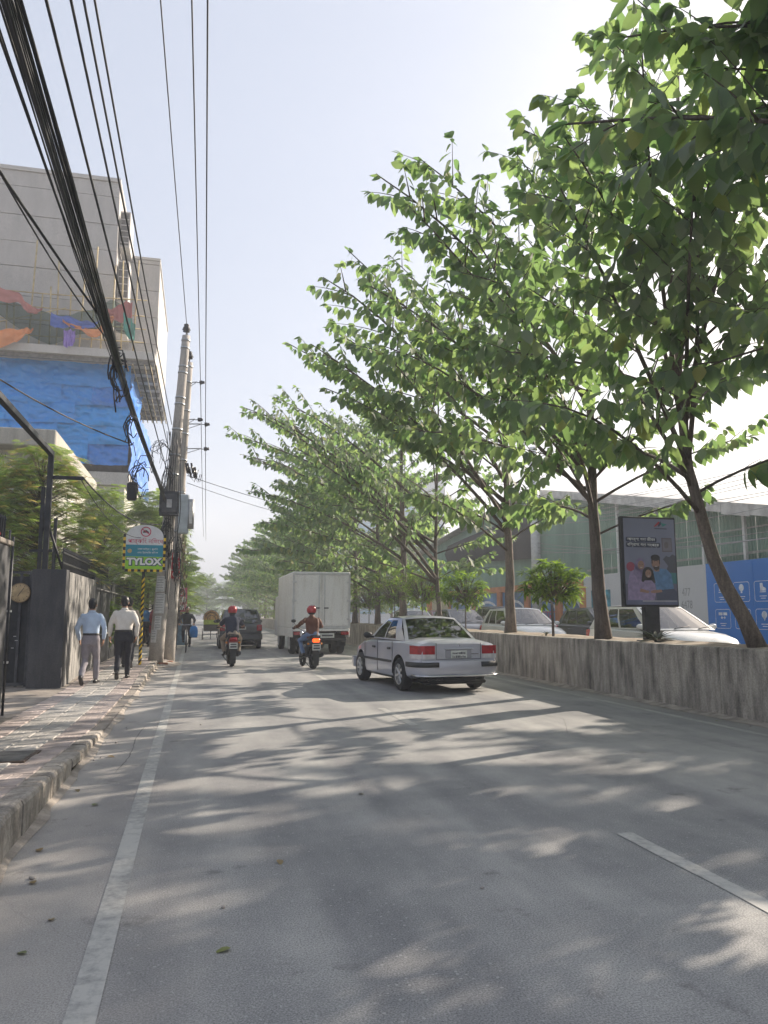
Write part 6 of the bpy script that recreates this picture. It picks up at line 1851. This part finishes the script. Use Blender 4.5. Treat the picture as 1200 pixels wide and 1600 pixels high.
# ---- motorcycles
def moto(label, loc, rz, tank, brake=False):
    t = thing('motorcycle', label, 'motorcycle', loc, rz)
    EMB = mat('brake_lit', (.9, .08, .01), .3, emit=.9) if brake else REDL
    for (yy, w) in ((0, .11), (1.27, .085)):
        r = .30; MX = Matrix.Translation((0, yy, r)) @ Matrix.Rotation(R(90), 4, 'Y')
        wo = MB().lathe([(r - .055, -w / 2 * .8), (r - .02, -w / 2), (r, -w * .18), (r, w * .18), (r - .02, w / 2), (r - .055, w / 2 * .8)], 26, 0, True, MX, caps=False).build('wheel', TYRE, t)
        b = MB().lathe([(r - .075, -w * .3), (r - .05, -w * .42), (r - .05, w * .42), (r - .075, w * .3)], 26, 0, True, MX, caps=False)
        for k in range(5):
            a = 2 * math.pi * k / 5
            b.box(-.012, .012, -.016, .016, .03, r - .06, 0, .004, Matrix.Translation((0, yy, r)) @ Matrix.Rotation(a, 4, 'X'))
        b.cyl((-.06, yy, r), (.06, yy, r), .045, .045, 10)
        b.build('rim', DKPL, wo)
    MB().tube([(-.09, 0, .30), (-.09, .45, .33)], .025, 6).tube([(.09, 0, .30), (.09, .45, .33)], .025, 6).build('swingarm', DKPL, t)
    for s in (-1, 1):
        MB().cyl((s * .12, .05, .36), (s * .12, .22, .70), .03, .03, 8).build('shock', REDL if False else DKPL, t)
        MB().tube([(s * .08, 1.27, .30), (s * .08, 1.05, .95)], .024, 7).build('fork', CHROME, t)
        MB().tube([(s * .09, .95, 1.0), (s * .25, .93, 1.06), (s * .37, .83, 1.05)], .014, 6).build('handlebar', DKPL, t)
        MB().cyl((s * .27, .90, 1.06), (s * .39, .81, 1.05), .019, .019, 8).build('grip', DKPL, t)
        m = MB().ell((s * .34, .93, 1.24), .07, .018, .045, 12, 8).build('mirror', DKPL, t)
        MB().tube([(s * .25, .93, 1.06), (s * .33, .94, 1.22)], .006, 5).build('stem', DKPL, m)
        MB().ell((s * .17, -.16, .66), .035, .045, .03, 10, 6).build('indicator', AMBL, t)
        MB().cyl((s * .10, .38, .32), (s * .26, .36, .31), .015, .015, 6).build('footpeg', DKPL, t)
    MB().prism([(-.20, .74), (.35, .70), (.62, .74), (.60, .80), (.28, .79), (0, .85), (-.24, .86)], -.13, .13, 'x').build('seat', mat('seat_vinyl', (.03, .03, .032), .55), t)
    MB().prism([(-.30, .62), (.2, .55), (.35, .70), (-.2, .735), (-.32, .76)], -.12, .12, 'x').build('tail_fairing', tank, t)
    MB().ell((0, .72, .86), .15, .24, .13, 14, 10).build('fuel_tank', tank, t)
    MB().box(-.13, .13, .42, .82, .28, .60, 0, .05).build('engine', mat('engine_grey', (.12, .12, .125), .5, .5), t)
    MB().tube([(0, .95, .95), (0, .85, .62), (0, .45, .42), (0, .25, .62)], .03, 7).build('frame', DKPL, t)
    MB().ell((0, 1.14, .90), .12, .07, .12, 14, 8).build('headlight', CLRL, t)
    MB().box(-.10, .10, -.34, -.28, .70, .80, 0, .025).build('tail_light', EMB, t)
    vs = []
    for i in range(9):
        a = R(20 + 13 * i); rr = .345
        vs += [(-.075, -math.sin(a) * rr, .30 + math.cos(a) * rr), (.075, -math.sin(a) * rr, .30 + math.cos(a) * rr)]
    MB().add(vs, [(2 * i, 2 * i + 1, 2 * i + 3, 2 * i + 2) for i in range(8)], 0, True).build('mudguard', DKPL, t)
    p = MB().box(-.11, .11, -.365, -.35, .50, .66, 0, .004).build('number_plate', PLATE, t)
    MB().box(-.08, .08, -.369, -.366, .60, .635).box(-.085, .085, -.369, -.366, .53, .575).build('plate_characters', INK, p)
    MB().tube([(.12, .55, .30), (.16, .25, .30), (.17, -.25, .38)], [.025, .045, .05], 9).build('exhaust', DGM, t)
    MB().tube([(-.02, .25, .03), (-.25, .22, .30)], .01, 5).build('stand', DKPL, t)
    MB().box(-.075, .075, -.33, -.18, .82, .85, 0, .01).tube([(-.13, -.05, .84), (-.12, -.30, .88), (.12, -.30, .88), (.13, -.05, .84)], .012, 6).build('grab_rail', DKPL, t)
    return t
BX1, BY1 = .93, 21.7
BX2, BY2 = 2.95, 20.25
moto('black motorcycle of the navy-shirted rider', (BX1, BY1, .003), R(2), paint('bike_red', (.25, .02, .025)))
moto('motorcycle with glowing brake light of the brown-jacketed rider', (BX2, BY2, .003), R(5), BKP, True)

# ---- cycle rickshaw
rk = thing('cycle_rickshaw', 'cycle rickshaw seen from behind with an ochre hood', 'rickshaw', (.72, 44.6, .003))
RKY = mat('rick_ochre', (.42, .24, .07), .6, var=.4, scale=10); RKG = mat('rick_green', (.35, .42, .06), .5, var=.2); RKB = mat('rick_black', (.035, .03, .03), .5)
for s in (-1, 1):
    MX = Matrix.Translation((s * .48, 0, .33)) @ Matrix.Rotation(R(90), 4, 'Y')
    w = MB().lathe([(.30, -.018), (.33, -.014), (.33, .014), (.30, .018)], 24, 0, True, MX, caps=False).build('wheel', TYRE, rk)
    b = MB()
    for k in range(10):
        a = math.pi * 2 * k / 10
        b.tube([(s * .48, 0, .33), (s * .48, math.cos(a) * .30, .33 + math.sin(a) * .30)], .004, 4)
    b.build('spokes', GALV, w)
    MB().tube([(s * .44, -.35, .45), (s * .44, 1.3, .42)], .02, 6).build('side_rail', DKPL, rk)
    MB().tube([(s * .44, -.35, .45), (s * .44, -.38, .05)], .015, 6).build('prop', DKPL, rk)
MB().cyl((-.48, 0, .33), (.48, 0, .33), .02, .02, 8).build('axle', DKPL, rk)
MB().box(-.42, .42, -.28, .32, .50, .82, 0, .03).build('seat_box', RKB, rk)
MB().box(-.40, .40, -.20, .30, .822, .90, 0, .03).build('seat_cushion', RKG, rk)
MB().box(-.43, .43, -.34, -.285, .86, 1.14, 0, .02).build('back_panel', RKG, rk)
MB().box(-.43, .43, -.34, -.285, .50, .855, 0, .02).build('rear_panel', RKB, rk)
vs = []; nn = 14; mm_ = 6
for j in range(mm_ + 1):
    ph = R(-8 + 100 * j / mm_)
    for i in range(nn + 1):
        a = math.pi * i / nn
        rr_ = .46
        vs.append((math.cos(a) * rr_, -.30 - .0 + .62 * math.sin(ph) * .9 - .02 * (i % 2), 1.05 + (math.sin(a) * .62) * (.75 + .25 * math.cos(ph - .8))))
MB().add(vs, [(j * (nn + 1) + i, j * (nn + 1) + i + 1, (j + 1) * (nn + 1) + i + 1, (j + 1) * (nn + 1) + i) for j in range(mm_) for i in range(nn)], 0, True).add([(.44 * math.cos(math.pi * i / 12), -.345, 1.12 + .50 * math.sin(math.pi * i / 12)) for i in range(13)], [tuple(range(13))]).build('hood', RKY, rk)
for rr_ in (.47, .36, .22):
    MB().tube([(rr_ * math.cos(math.pi * i / 12), -.36, 1.12 + rr_ * 1.12 * math.sin(math.pi * i / 12)) for i in range(13)], .014, 5).build('hood_rib', DKPL, rk)
MB().tube([(0, .6, .45), (0, 1.2, .85), (0, 1.75, .80), (0, 1.85, .33)], .022, 6).tube([(0, 1.2, .85), (0, 1.2, 1.0)], .015, 6).build('frame', DKPL, rk)
MB().lathe([(.30, -.018), (.33, -.014), (.33, .014), (.30, .018)], 24, 0, True, Matrix.Translation((0, 1.85, .33)) @ Matrix.Rotation(R(90), 4, 'Y'), caps=False).build('wheel', TYRE, rk)
MB().tube([(-.28, 1.6, 1.05), (-.1, 1.72, 1.02), (.1, 1.72, 1.02), (.28, 1.6, 1.05)], .014, 6).build('handlebar', DKPL, rk)

# ---- oncoming bicycle
def bicycle(label, loc, rz):
    t = thing('bicycle', label, 'bicycle', loc, rz)
    for yy in (0, 1.05):
        MX = Matrix.Translation((0, yy, .33)) @ Matrix.Rotation(R(90), 4, 'Y')
        w = MB().lathe([(.30, -.02), (.325, -.02), (.335, 0), (.325, .02), (.30, .02)], 26, 0, True, MX, caps=False).build('wheel', TYRE, t)
        b = MB()
        for k in range(12):
            a = math.pi * 2 * k / 12
            b.tube([(0, yy, .33), (0, yy + math.cos(a) * .31, .33 + math.sin(a) * .31)], .003, 4)
        b.build('spokes', GALV, w)
    MB().tube([(0, 0, .33), (0, .42, .30), (0, .35, .82), (0, 0, .33)], .014, 6).tube([(0, .35, .80), (0, .88, .82), (0, .42, .30)], .015, 6).tube([(0, 1.05, .33), (0, .90, .72), (0, .86, .98)], .015, 6).build('frame', BKP, t)
    MB().ell((0, .30, .90), .07, .14, .04, 12, 6).build('saddle', DKPL, t)
    MB().tube([(-.29, .72, 1.03), (-.2, .86, 1.02), (.2, .86, 1.02), (.29, .72, 1.03)], .012, 6).build('handlebar', CHROME, t)
    MB().cyl((-.16, .42, .20), (-.06, .42, .24), .02, .02, 6).cyl((.06, .42, .36), (.16, .42, .40), .02, .02, 6).cyl((-.06, .42, .30), (.06, .42, .30), .05, .05, 10).build('pedals', DKPL, t)
    vs = []
    for i in range(9):
        a = R(-40 + 16 * i)
        vs += [(-.03, 1.05 + math.sin(a) * .36, .33 + math.cos(a) * .36), (.03, 1.05 + math.sin(a) * .36, .33 + math.cos(a) * .36)]
    MB().add(vs, [(2 * i, 2 * i + 1, 2 * i + 3, 2 * i + 2) for i in range(8)], 0, True).build('mudguard', BKP, t)
    return t
BCX, BCY = -.42, 30.7
bicycle('black bicycle ridden towards the camera beside the kerb', (BCX, BCY + .5, .003), math.pi)
bg_ = thing('blue_bag', 'bright blue shopping bag hanging from the bicycle handlebar', 'bag', (BCX + .27, BCY - .22, .55))
b = MB(); rings = []
for (z, w, d) in ((0, .10, .05), (.03, .14, .07), (.25, .15, .075), (.40, .12, .05), (.43, .06, .03)):
    rings.append([(w * math.cos(2 * math.pi * i / 14) * (1 + .1 * math.sin(3 * i)), d * math.sin(2 * math.pi * i / 14), z) for i in range(14)])
b.rings(rings).build('pouch', mat('bag_blue', (.02, .20, .55), .5), bg_)
MB().tube([(-.05, 0, .42), (-.02, 0, .52), (.02, 0, .52), (.05, 0, .42)], .008, 5).build('strap', mat('bag_blue', (.02, .20, .55), .5), bg_)
# ================================================================ people
SKIN = mat('skin', (.30, .165, .105), .55, var=.1, scale=8)
HAIR = mat('hair_black', (.012, .011, .011), .5, var=.3, scale=60)
SHOE = mat('shoe_black', (.02, .019, .019), .4)
def V(*a): return Vector(a)
def limb(mb, pts, rad, n=10):
    mb.tube(pts, rad, n)
    for p, r in zip(pts, rad): mb.ell(p, r, r, r, n, 6)
def ovloft(mb, secs, lat, n=18):
    rings = []
    for i, (c, rx, ry) in enumerate(secs):
        a = secs[max(0, i - 1)][0]; b = secs[min(len(secs) - 1, i + 1)][0]
        t = (b - a).normalized(); l = (lat - t * lat.dot(t)).normalized(); d = t.cross(l)
        rings.append([tuple(c + l * rx * math.copysign(abs(math.cos(q)) ** .85, math.cos(q)) + d * ry * math.copysign(abs(math.sin(q)) ** .85, math.sin(q))) for q in [2 * math.pi * k / n for k in range(n)]])
    mb.rings(rings, 0, True, True)
def hand(mb, w, d, inward, side, curl=.5):
    """palm, four curled fingers and a thumb; d points from wrist to fingers, inward is the palm normal"""
    d = d.normalized(); inward = (inward - d * inward.dot(d)).normalized(); lat = d.cross(inward).normalized()
    pc_ = w + d * .045
    M = Matrix((lat, d, inward)).transposed().to_4x4(); M.translation = pc_
    mb.ell((0, 0, 0), .040, .055, .017, 12, 8, 0, M)
    for k, (off, ln) in enumerate(((-.031, .066), (-.0105, .078), (.0105, .073), (.031, .056))):
        b0 = w + d * .088 + lat * off
        d1_ = (d + inward * curl * .7).normalized(); d2_ = (d + inward * curl * 2.2).normalized()
        p1_ = b0 + d1_ * ln * .55; p2_ = p1_ + d2_ * ln * .5
        limb(mb, [b0 - d * .02, b0, p1_, p2_], [.0095, .009, .0085, .007], 8)
    tb0 = w + d * .03 - lat * .034 * 1
    limb(mb, [tb0, tb0 + (d * .6 - lat * .7 + inward * .4).normalized() * .04, tb0 + (d * .6 - lat * .7 + inward * .4).normalized() * .04 + (d + inward * .6).normalized() * .032], [.012, .0105, .008], 8)
def solid(mb, vox, dec=.35, smooth=5):
    me = mb.mesh('tmp', SKIN)
    out = bake(me, [('REMESH', dict(mode='VOXEL', voxel_size=vox, use_smooth_shade=True)), ('SMOOTH', dict(factor=.5, iterations=smooth)), ('DECIMATE', dict(ratio=dec))])
    for p in out.polygons: p.use_smooth = True
    return out
def wrinkle(me, amp, fx, seed, zdir=(1, 1, .6)):
    me.update(); n = len(me.vertices)
    for v in me.vertices:
        c = v.co
        k = noise.noise((c.x * fx * zdir[0], c.y * fx * zdir[1] + seed, c.z * fx * zdir[2])) + .5 * noise.noise((c.x * fx * 2.2 + c.z * 9, c.y * fx * 2 + seed, c.z * fx * 1.2))
        v.co = c + v.normal * k * amp
    return me
def person(label, loc, rz, J, shirt, trousers, s=1.0, sleeve='long', hair=True, helmet=None, tuck=True, jacket=False, grip=None, shoe=SHOE, build=1.0, shirt_len=0.0, vox=.010, cat='person'):
    t = thing('person', label, cat, loc, rz)
    t.scale = (s, s, s)
    pel, chest, neck, head = J['pelvis'], J['chest'], J['neck'], J['head']
    lat = V(1, 0, 0)
    if 'lat' in J: lat = J['lat']
    B = build
    up = (neck - pel).normalized(); fw = up.cross(-lat).normalized() * -1
    if fw.y < 0: fw = -fw
    skin = MB()
    hd = (head - neck).normalized()
    hM = Matrix.Translation(head) @ J.get('head_rot', Matrix.Identity(4))
    skin.ell((0, 0, .012), .073, .092, .108, 16, 12, 0, hM); skin.ell((0, .022, -.055), .052, .062, .062, 12, 8, 0, hM)
    skin.ell((0, .094, -.012), .014, .02, .022, 8, 6, 0, hM)
    for q in (-1, 1): skin.ell((q * .074, -.005, -.01), .011, .022, .032, 8, 6, 0, hM)
    limb(skin, [neck - up * .05, neck + up * .04, head - hd * .05], [.062, .056, .052])
    ovloft(skin, [(pel - up * .06, .13 * B, .09 * B), (pel + up * .08, .13 * B, .09 * B), (chest, .155 * B, .095 * B), (neck - up * .06, .14, .07), (neck, .06, .055)], lat)
    shirts = MB(); tr = MB()
    ez = V(0, 0, 1)
    # trousers block
    wl = pel + up * .09
    ovloft(tr, [(pel - up * .13, .125 * B, .10 * B), (pel - up * .02, .166 * B, .122 * B), (pel + up * .06, .155 * B, .112 * B), (wl, .148 * B, .104 * B)], lat)
    sh0 = pel + up * (.075 - shirt_len) if tuck else pel + up * (-.10 - shirt_len)
    ovloft(shirts, [(sh0, (.150 if tuck else .170) * B, (.106 if tuck else .120) * B), (sh0 + up * .06, .160 * B, .118 * B), (pel.lerp(chest, .55), .158 * B, .114 * B), (chest, .178 * B, .118 * B), (chest.lerp(neck, .45), .182 * B, .108), (chest.lerp(neck, .75), .150 * B, .092), (neck - up * .02, .092, .074), (neck + up * .002, .066, .066), (neck + up * .022, .058, .060)], lat)
    for q, nm in ((-1, 'l'), (1, 'r')):
        shd, elb, wri = J['sh' + nm], J['el' + nm], J['wr' + nm]
        limb(skin, [shd, shd.lerp(elb, .5), elb, elb.lerp(wri, .4), wri], [.048, .045, .038, .037, .026])
        hdv = J.get('hd' + nm, (wri - elb)).normalized(); inw = J.get('in' + nm, V(-q, 0, 0))
        hand(skin, wri, hdv, inw, q, J.get('curl', .5))
        inn = shd.lerp(chest, .35)
        if sleeve == 'long':
            limb(shirts, [inn, shd, shd.lerp(elb, .5), elb, elb.lerp(wri, .5), elb.lerp(wri, .95)], [.06, .056 * B, .057 * B, .050, .046, .038])
        else:
            limb(shirts, [inn, shd, shd.lerp(elb, .45), shd.lerp(elb, .72)], [.06, .056 * B, .062 * B, .062])
        hip, kn, an, toe = J['hp' + nm], J['kn' + nm], J['an' + nm], J['to' + nm]
        limb(skin, [hip, kn, an], [.075, .05, .036])
        limb(tr, [hip, hip.lerp(kn, .5), kn, kn.lerp(an, .45), an + (kn - an).normalized() * .02], [.098 * B, .088 * B, .066 * B, .060, .056])
        # shoe
        sm = MB(); fdir = (toe - an); fd = V(fdir.x, fdir.y, fdir.z); L_ = fd.length; fd.normalize()
        sidev = fd.cross(V(0, 0, 1)); sidev = sidev.normalized() if sidev.length > .1 else V(1, 0, 0); upv = sidev.cross(fd)
        def ring(c, w, h, lift=0): return [tuple(c + sidev * w * math.cos(a) + upv * (h * math.sin(a) + lift)) for a in [2 * math.pi * k / 12 for k in range(12)]]
        base = an - upv * .045
        sm.rings([ring(base - fd * .075, .022, .025), ring(base - fd * .06, .034, .042), ring(base, .038, .046), ring(base + fd * .07, .041, .036, -.008), ring(base + fd * .14, .044, .026, -.018), ring(base + fd * .19, .030, .017, -.024), ring(base + fd * .205, .012, .01, -.026)])
        limb(sm, [an, an + (kn - an).normalized() * .03], [.038, .036])
        sm.build('shoe', shoe, t)
    bm = solid(skin, vox, .35, 4); bm.materials.clear(); bm.materials.append(SKIN); place('body', bm, t)
    sm_ = wrinkle(solid(shirts, .015, .5, 6), .015 if not jacket else .017, 9, len(label) % 17); sm_.materials.clear(); sm_.materials.append(shirt)
    place('jacket' if jacket else 'shirt', sm_, t)
    tm = wrinkle(solid(tr, .015, .5, 5), .011, 8, 3 + len(label) % 17, (1, 1, .8)); tm.materials.clear(); tm.materials.append(trousers); place('trousers', tm, t)
    if tuck and not jacket:
        bl_ = MB(); ovloft(bl_, [(pel + up * .055, .160 * B, .117 * B), (pel + up * .095, .158 * B, .113 * B)], lat); bl_.build('belt', SHOE, t)
    if not jacket:
        cl_ = MB(); ovloft(cl_, [(neck - up * .012, .072, .074), (neck + up * .03, .062, .063)], lat, 14); cl_.build('collar', shirt, t)
    ey = MB()
    for q in (-1, 1): ey.ell((q * .03, .083, .012), .012, .008, .007, 8, 6, 0, hM)
    ey.build('eyes', HAIR, t)
    MB().box(-.024, .024, .080, .086, -.062, -.054, 0, .002, hM).build('mouth', mat('lips', (.25, .09, .08), .6), t)
    if helmet:
        hb = MB(); hb.ell((0, -.005, .03), .128, .150, .135, 20, 12, 0, hM)
        hl = hb.build('helmet', helmet, t)
        MB().box(-.09, .09, .10, .15, -.02, .08, 0, .03, hM).build('visor', GLSD, hl)
        hh = MB(); hh.ell((0, -.02, -.045), .10, .115, .06, 14, 8, 0, hM); hh.build('helmet_pad', DKPL, hl)
        MB().box(-.012, .012, -.15, .06, .135, .168, 0, .004, hM).box(-.06, -.045, -.14, .03, .135, .158, 0, .003, hM).box(.045, .06, -.14, .03, .135, .158, 0, .003, hM).build('helmet_stripe', mat('helmet_white', (.6, .58, .56), .4), hl)
    elif hair:
        hr = MB(); hr.ell((0, -.014, .035), .082, .098, .100, 18, 12, 0, hM); hr.ell((0, -.045, -.02), .070, .060, .075, 14, 10, 0, hM)
        hm_ = solid(hr, .012, .8, 3); wrinkle(hm_, .006, 40, 2); hm_.materials.clear(); hm_.materials.append(HAIR); place('hair', hm_, t)
    return t

def walk_pose(phase, elbow_out=.0, swing=.10, lean=0.0, h=1.0):
    """phase>0: right leg forward"""
    J = dict(pelvis=V(0, 0, .885), chest=V(0, .015 + lean, 1.20), neck=V(0, .01 + lean, 1.395), head=V(0, .035 + lean, 1.535))
    for q, nm in ((-1, 'l'), (1, 'r')):
        f = phase * q
        J['sh' + nm] = V(q * .168, .0 + lean, 1.315)
        J['el' + nm] = V(q * (.235 + elbow_out), -.05 - f * swing, 1.085)
        J['wr' + nm] = V(q * (.235 + elbow_out * .3), .06 - f * swing * 1.6, .86)
        J['hp' + nm] = V(q * .085, 0, .86)
        if f > 0:
            J['kn' + nm] = V(q * .095, .14 * abs(f), .475); J['an' + nm] = V(q * .095, .16 * abs(f), .085); J['to' + nm] = J['an' + nm] + V(q * .01, .10, -.0)
        else:
            J['kn' + nm] = V(q * .09, .04 * abs(f), .465); J['an' + nm] = V(q * .095, -.27 * abs(f), .145 + .02 * abs(f)); J['to' + nm] = J['an' + nm] + V(0, .085, -.06)
    return J
SH_BLUE = mat('shirt_sky', (.44, .54, .68), .8, var=.06, scale=10); TR_GREY = mat('trousers_grey', (.245, .225, .245), .85, var=.08, scale=12)
SH_WHITE = mat('shirt_cream', (.64, .61, .57), .8, var=.05, scale=10); TR_NAVY = mat('trousers_black', (.022, .024, .034), .85, var=.2, scale=12)
SH_KHAKI = mat('shirt_khaki', (.34, .29, .23), .85, var=.08); SH_MAROON = mat('shirt_maroon', (.20, .03, .04), .85); SH_TEAL = mat('shirt_blue', (.05, .20, .42), .8)
NAVY = mat('tshirt_navy', (.022, .028, .055), .85, var=.15); BEIGE = mat('trousers_beige', (.33, .27, .21), .85, var=.1); BROWN = mat('jacket_brown', (.115, .036, .018), .6, var=.2, scale=9); JEANS = mat('jeans', (.15, .22, .36), .85, var=.15, scale=12)
HRED = mat('helmet_red', (.42, .018, .028), .3, var=.08, coat=.5)
person('man in a light blue shirt and grey trousers walking away by the wall', (-2.04, 16.2, zp(16.2) + .012), R(-4), walk_pose(1.0, .035, .06), SH_BLUE, TR_GREY, 1.0)
Jw = walk_pose(.75, .03, .06); Jw['wrl'] = V(-.27, .05, .86)
person('man in a cream shirt and black trousers walking away near the striped pole', (-1.50, 17.0, zp(17) + .012), R(3), Jw, SH_WHITE, TR_NAVY, 1.02, build=1.10)
person('man in a khaki shirt walking ahead of the cream-shirted man', (-1.62, 19.6, zp(19.6) + .012), 0, walk_pose(-.8), SH_KHAKI, TR_NAVY, 1.0, vox=.012)
person('man in a bright blue shirt standing behind the nearer utility pole', (-2.02, 32.4, .16), R(20), walk_pose(-.4), SH_TEAL, TR_NAVY, 1.0, vox=.012)
person('man in a long maroon top beside the nearer utility pole', (-1.74, 32.0, .16), R(-60), walk_pose(.4), SH_MAROON, TR_NAVY, 1.0, tuck=False, shirt_len=.25, vox=.012)
def ride_pose(lean=0.0, head_rot=None):
    J = dict(pelvis=V(0, .10, .88), chest=V(0, .20 + lean, 1.19), neck=V(0, .25 + lean, 1.37), head=V(0, .29 + lean, 1.505), curl=1.1)
    for q, nm in ((-1, 'l'), (1, 'r')):
        J['sh' + nm] = V(q * .17, .22 + lean, 1.285); J['el' + nm] = V(q * .33, .46, 1.10); J['wr' + nm] = V(q * .335, .76, 1.085)
        J['hd' + nm] = V(q * .02, 1, -.15); J['in' + nm] = V(0, -.2, -1)
        J['hp' + nm] = V(q * .10, .14, .86); J['kn' + nm] = V(q * .245, .52, .74); J['an' + nm] = V(q * .19, .36, .40); J['to' + nm] = V(q * .20, .46, .37)
    return J
person('motorcycle rider in a navy shirt, beige trousers and red helmet', (BX1, BY1, .003), R(2), ride_pose(), NAVY, BEIGE, 1.0, 'short', helmet=HRED, tuck=False, build=1.12)
person('motorcycle rider in a brown jacket, pale jeans and red helmet', (BX2, BY2, .003), R(5), ride_pose(-.03), BROWN, JEANS, 1.0, helmet=HRED, tuck=False, jacket=True, build=1.02)
# the navy rider's passenger side bag and cyclist
Jc = dict(pelvis=V(0, .30, 1.0), chest=V(0, .42, 1.30), neck=V(0, .47, 1.47), head=V(0, .52, 1.60), curl=1.0)
for q, nm in ((-1, 'l'), (1, 'r')):
    Jc['sh' + nm] = V(q * .165, .44, 1.385); Jc['el' + nm] = V(q * .29, .54, 1.20); Jc['wr' + nm] = V(q * .265, .70, 1.065)
    Jc['hd' + nm] = V(0, 1, -.1); Jc['in' + nm] = V(0, -.2, -1)
    Jc['hp' + nm] = V(q * .09, .34, .97)
    Jc['kn' + nm] = V(q * .13, .66, .78 if q > 0 else .60); Jc['an' + nm] = V(q * .12, .44 if q > 0 else .40, .46 if q > 0 else .28); Jc['to' + nm] = Jc['an' + nm] + V(0, .1, -.01)
person('cyclist in dark clothes riding towards the camera', (BCX, BCY + .5, .003), math.pi, Jc, mat('shirt_dark', (.045, .045, .05), .85), TR_NAVY, 1.0, tuck=False, vox=.012)
# ================================================================ litter on the road
rnd = random.Random(19)
DRYL = leaf_mat('fallen_leaf', (.26, .19, .07), (.3, .22, .1), (.3, .26, .2), .4, tr=.2)
GRNL = leaf_mat('fallen_green_leaf', (.16, .20, .06), (.2, .25, .1), (.3, .28, .2), .3, tr=.2)
fl_a = scatter_mesh('fallen_leaf', BROAD, [(Vector((0, 0, 0)), Vector((1, 0, 0)), Vector((0, 0, 1)), 1.0)], DRYL)
fl_b = scatter_mesh('fallen_leaf', BROAD, [(Vector((0, 0, 0)), Vector((1, 0, 0)), Vector((0, 0, 1)), 1.0)], GRNL)
spots = [(.18, 3.55, 'green'), (-.62, 4.05, 'dry'), (-.80, 4.6, 'dry'), (-.88, 5.2, 'dry'), (-.72, 6.3, 'green'), (-.92, 6.9, 'dry'), (.5, 4.7, 'dry'), (-.85, 8.4, 'dry'), (1.3, 6.2, 'dry'), (-.66, 3.7, 'green'), (3.4, 9.5, 'dry'), (6.7, 11.0, 'dry'), (6.8, 13.5, 'dry'), (6.75, 9.2, 'green')]
for x, y, k in spots:
    o = place('fallen_leaf', fl_b if k == 'green' else fl_a, None, (x, y, .010), (rnd.uniform(-.12, .12), rnd.uniform(-.08, .1), rnd.uniform(0, 6.28)))
    sc_l = rnd.uniform(.05, .10); o.scale = (sc_l, sc_l, sc_l)
    tag(o, 'small fallen %s leaf lying on the asphalt' % ('green' if k == 'green' else 'brown'), 'leaf', 'fallen leaves on the road')
pb = MB().ell((0, 0, .3), 1, .8, .55, 7, 5).mesh('pebble', mat('pebble', (.34, .31, .28), .9, var=.25))
for k in range(24):
    x = rnd.choice([rnd.uniform(-1.0, -.6), rnd.uniform(6.6, 7.1), rnd.uniform(-1.0, 2.5)]); y = rnd.uniform(3, 14)
    o = place('pebble', pb, None, (x, y, .002), (0, 0, rnd.uniform(0, 6)))
    r_ = rnd.uniform(.007, .018); o.scale = (r_, r_, r_)
    tag(o, 'small grey pebble lying loose on the asphalt', 'pebble', 'loose pebbles on the road')
# ================================================================ haze
hm = bpy.data.materials.new('haze'); hm.use_nodes = True
nt = hm.node_tree; nt.nodes.remove(_bsdf(hm))
pv = N(nt, 'ShaderNodeVolumePrincipled', Density=.0024, Anisotropy=.35)
pv.inputs['Color'].default_value = (.93, .95, 1.0, 1)
nt.links.new(pv.outputs[0], nt.nodes['Material Output'].inputs['Volume'])
hz = MB().box(-90, 110, -40, 260, -1.2, 31.0).build('haze', hm)
tag(hz, 'thin pale haze filling the street', 'haze', kind='stuff')
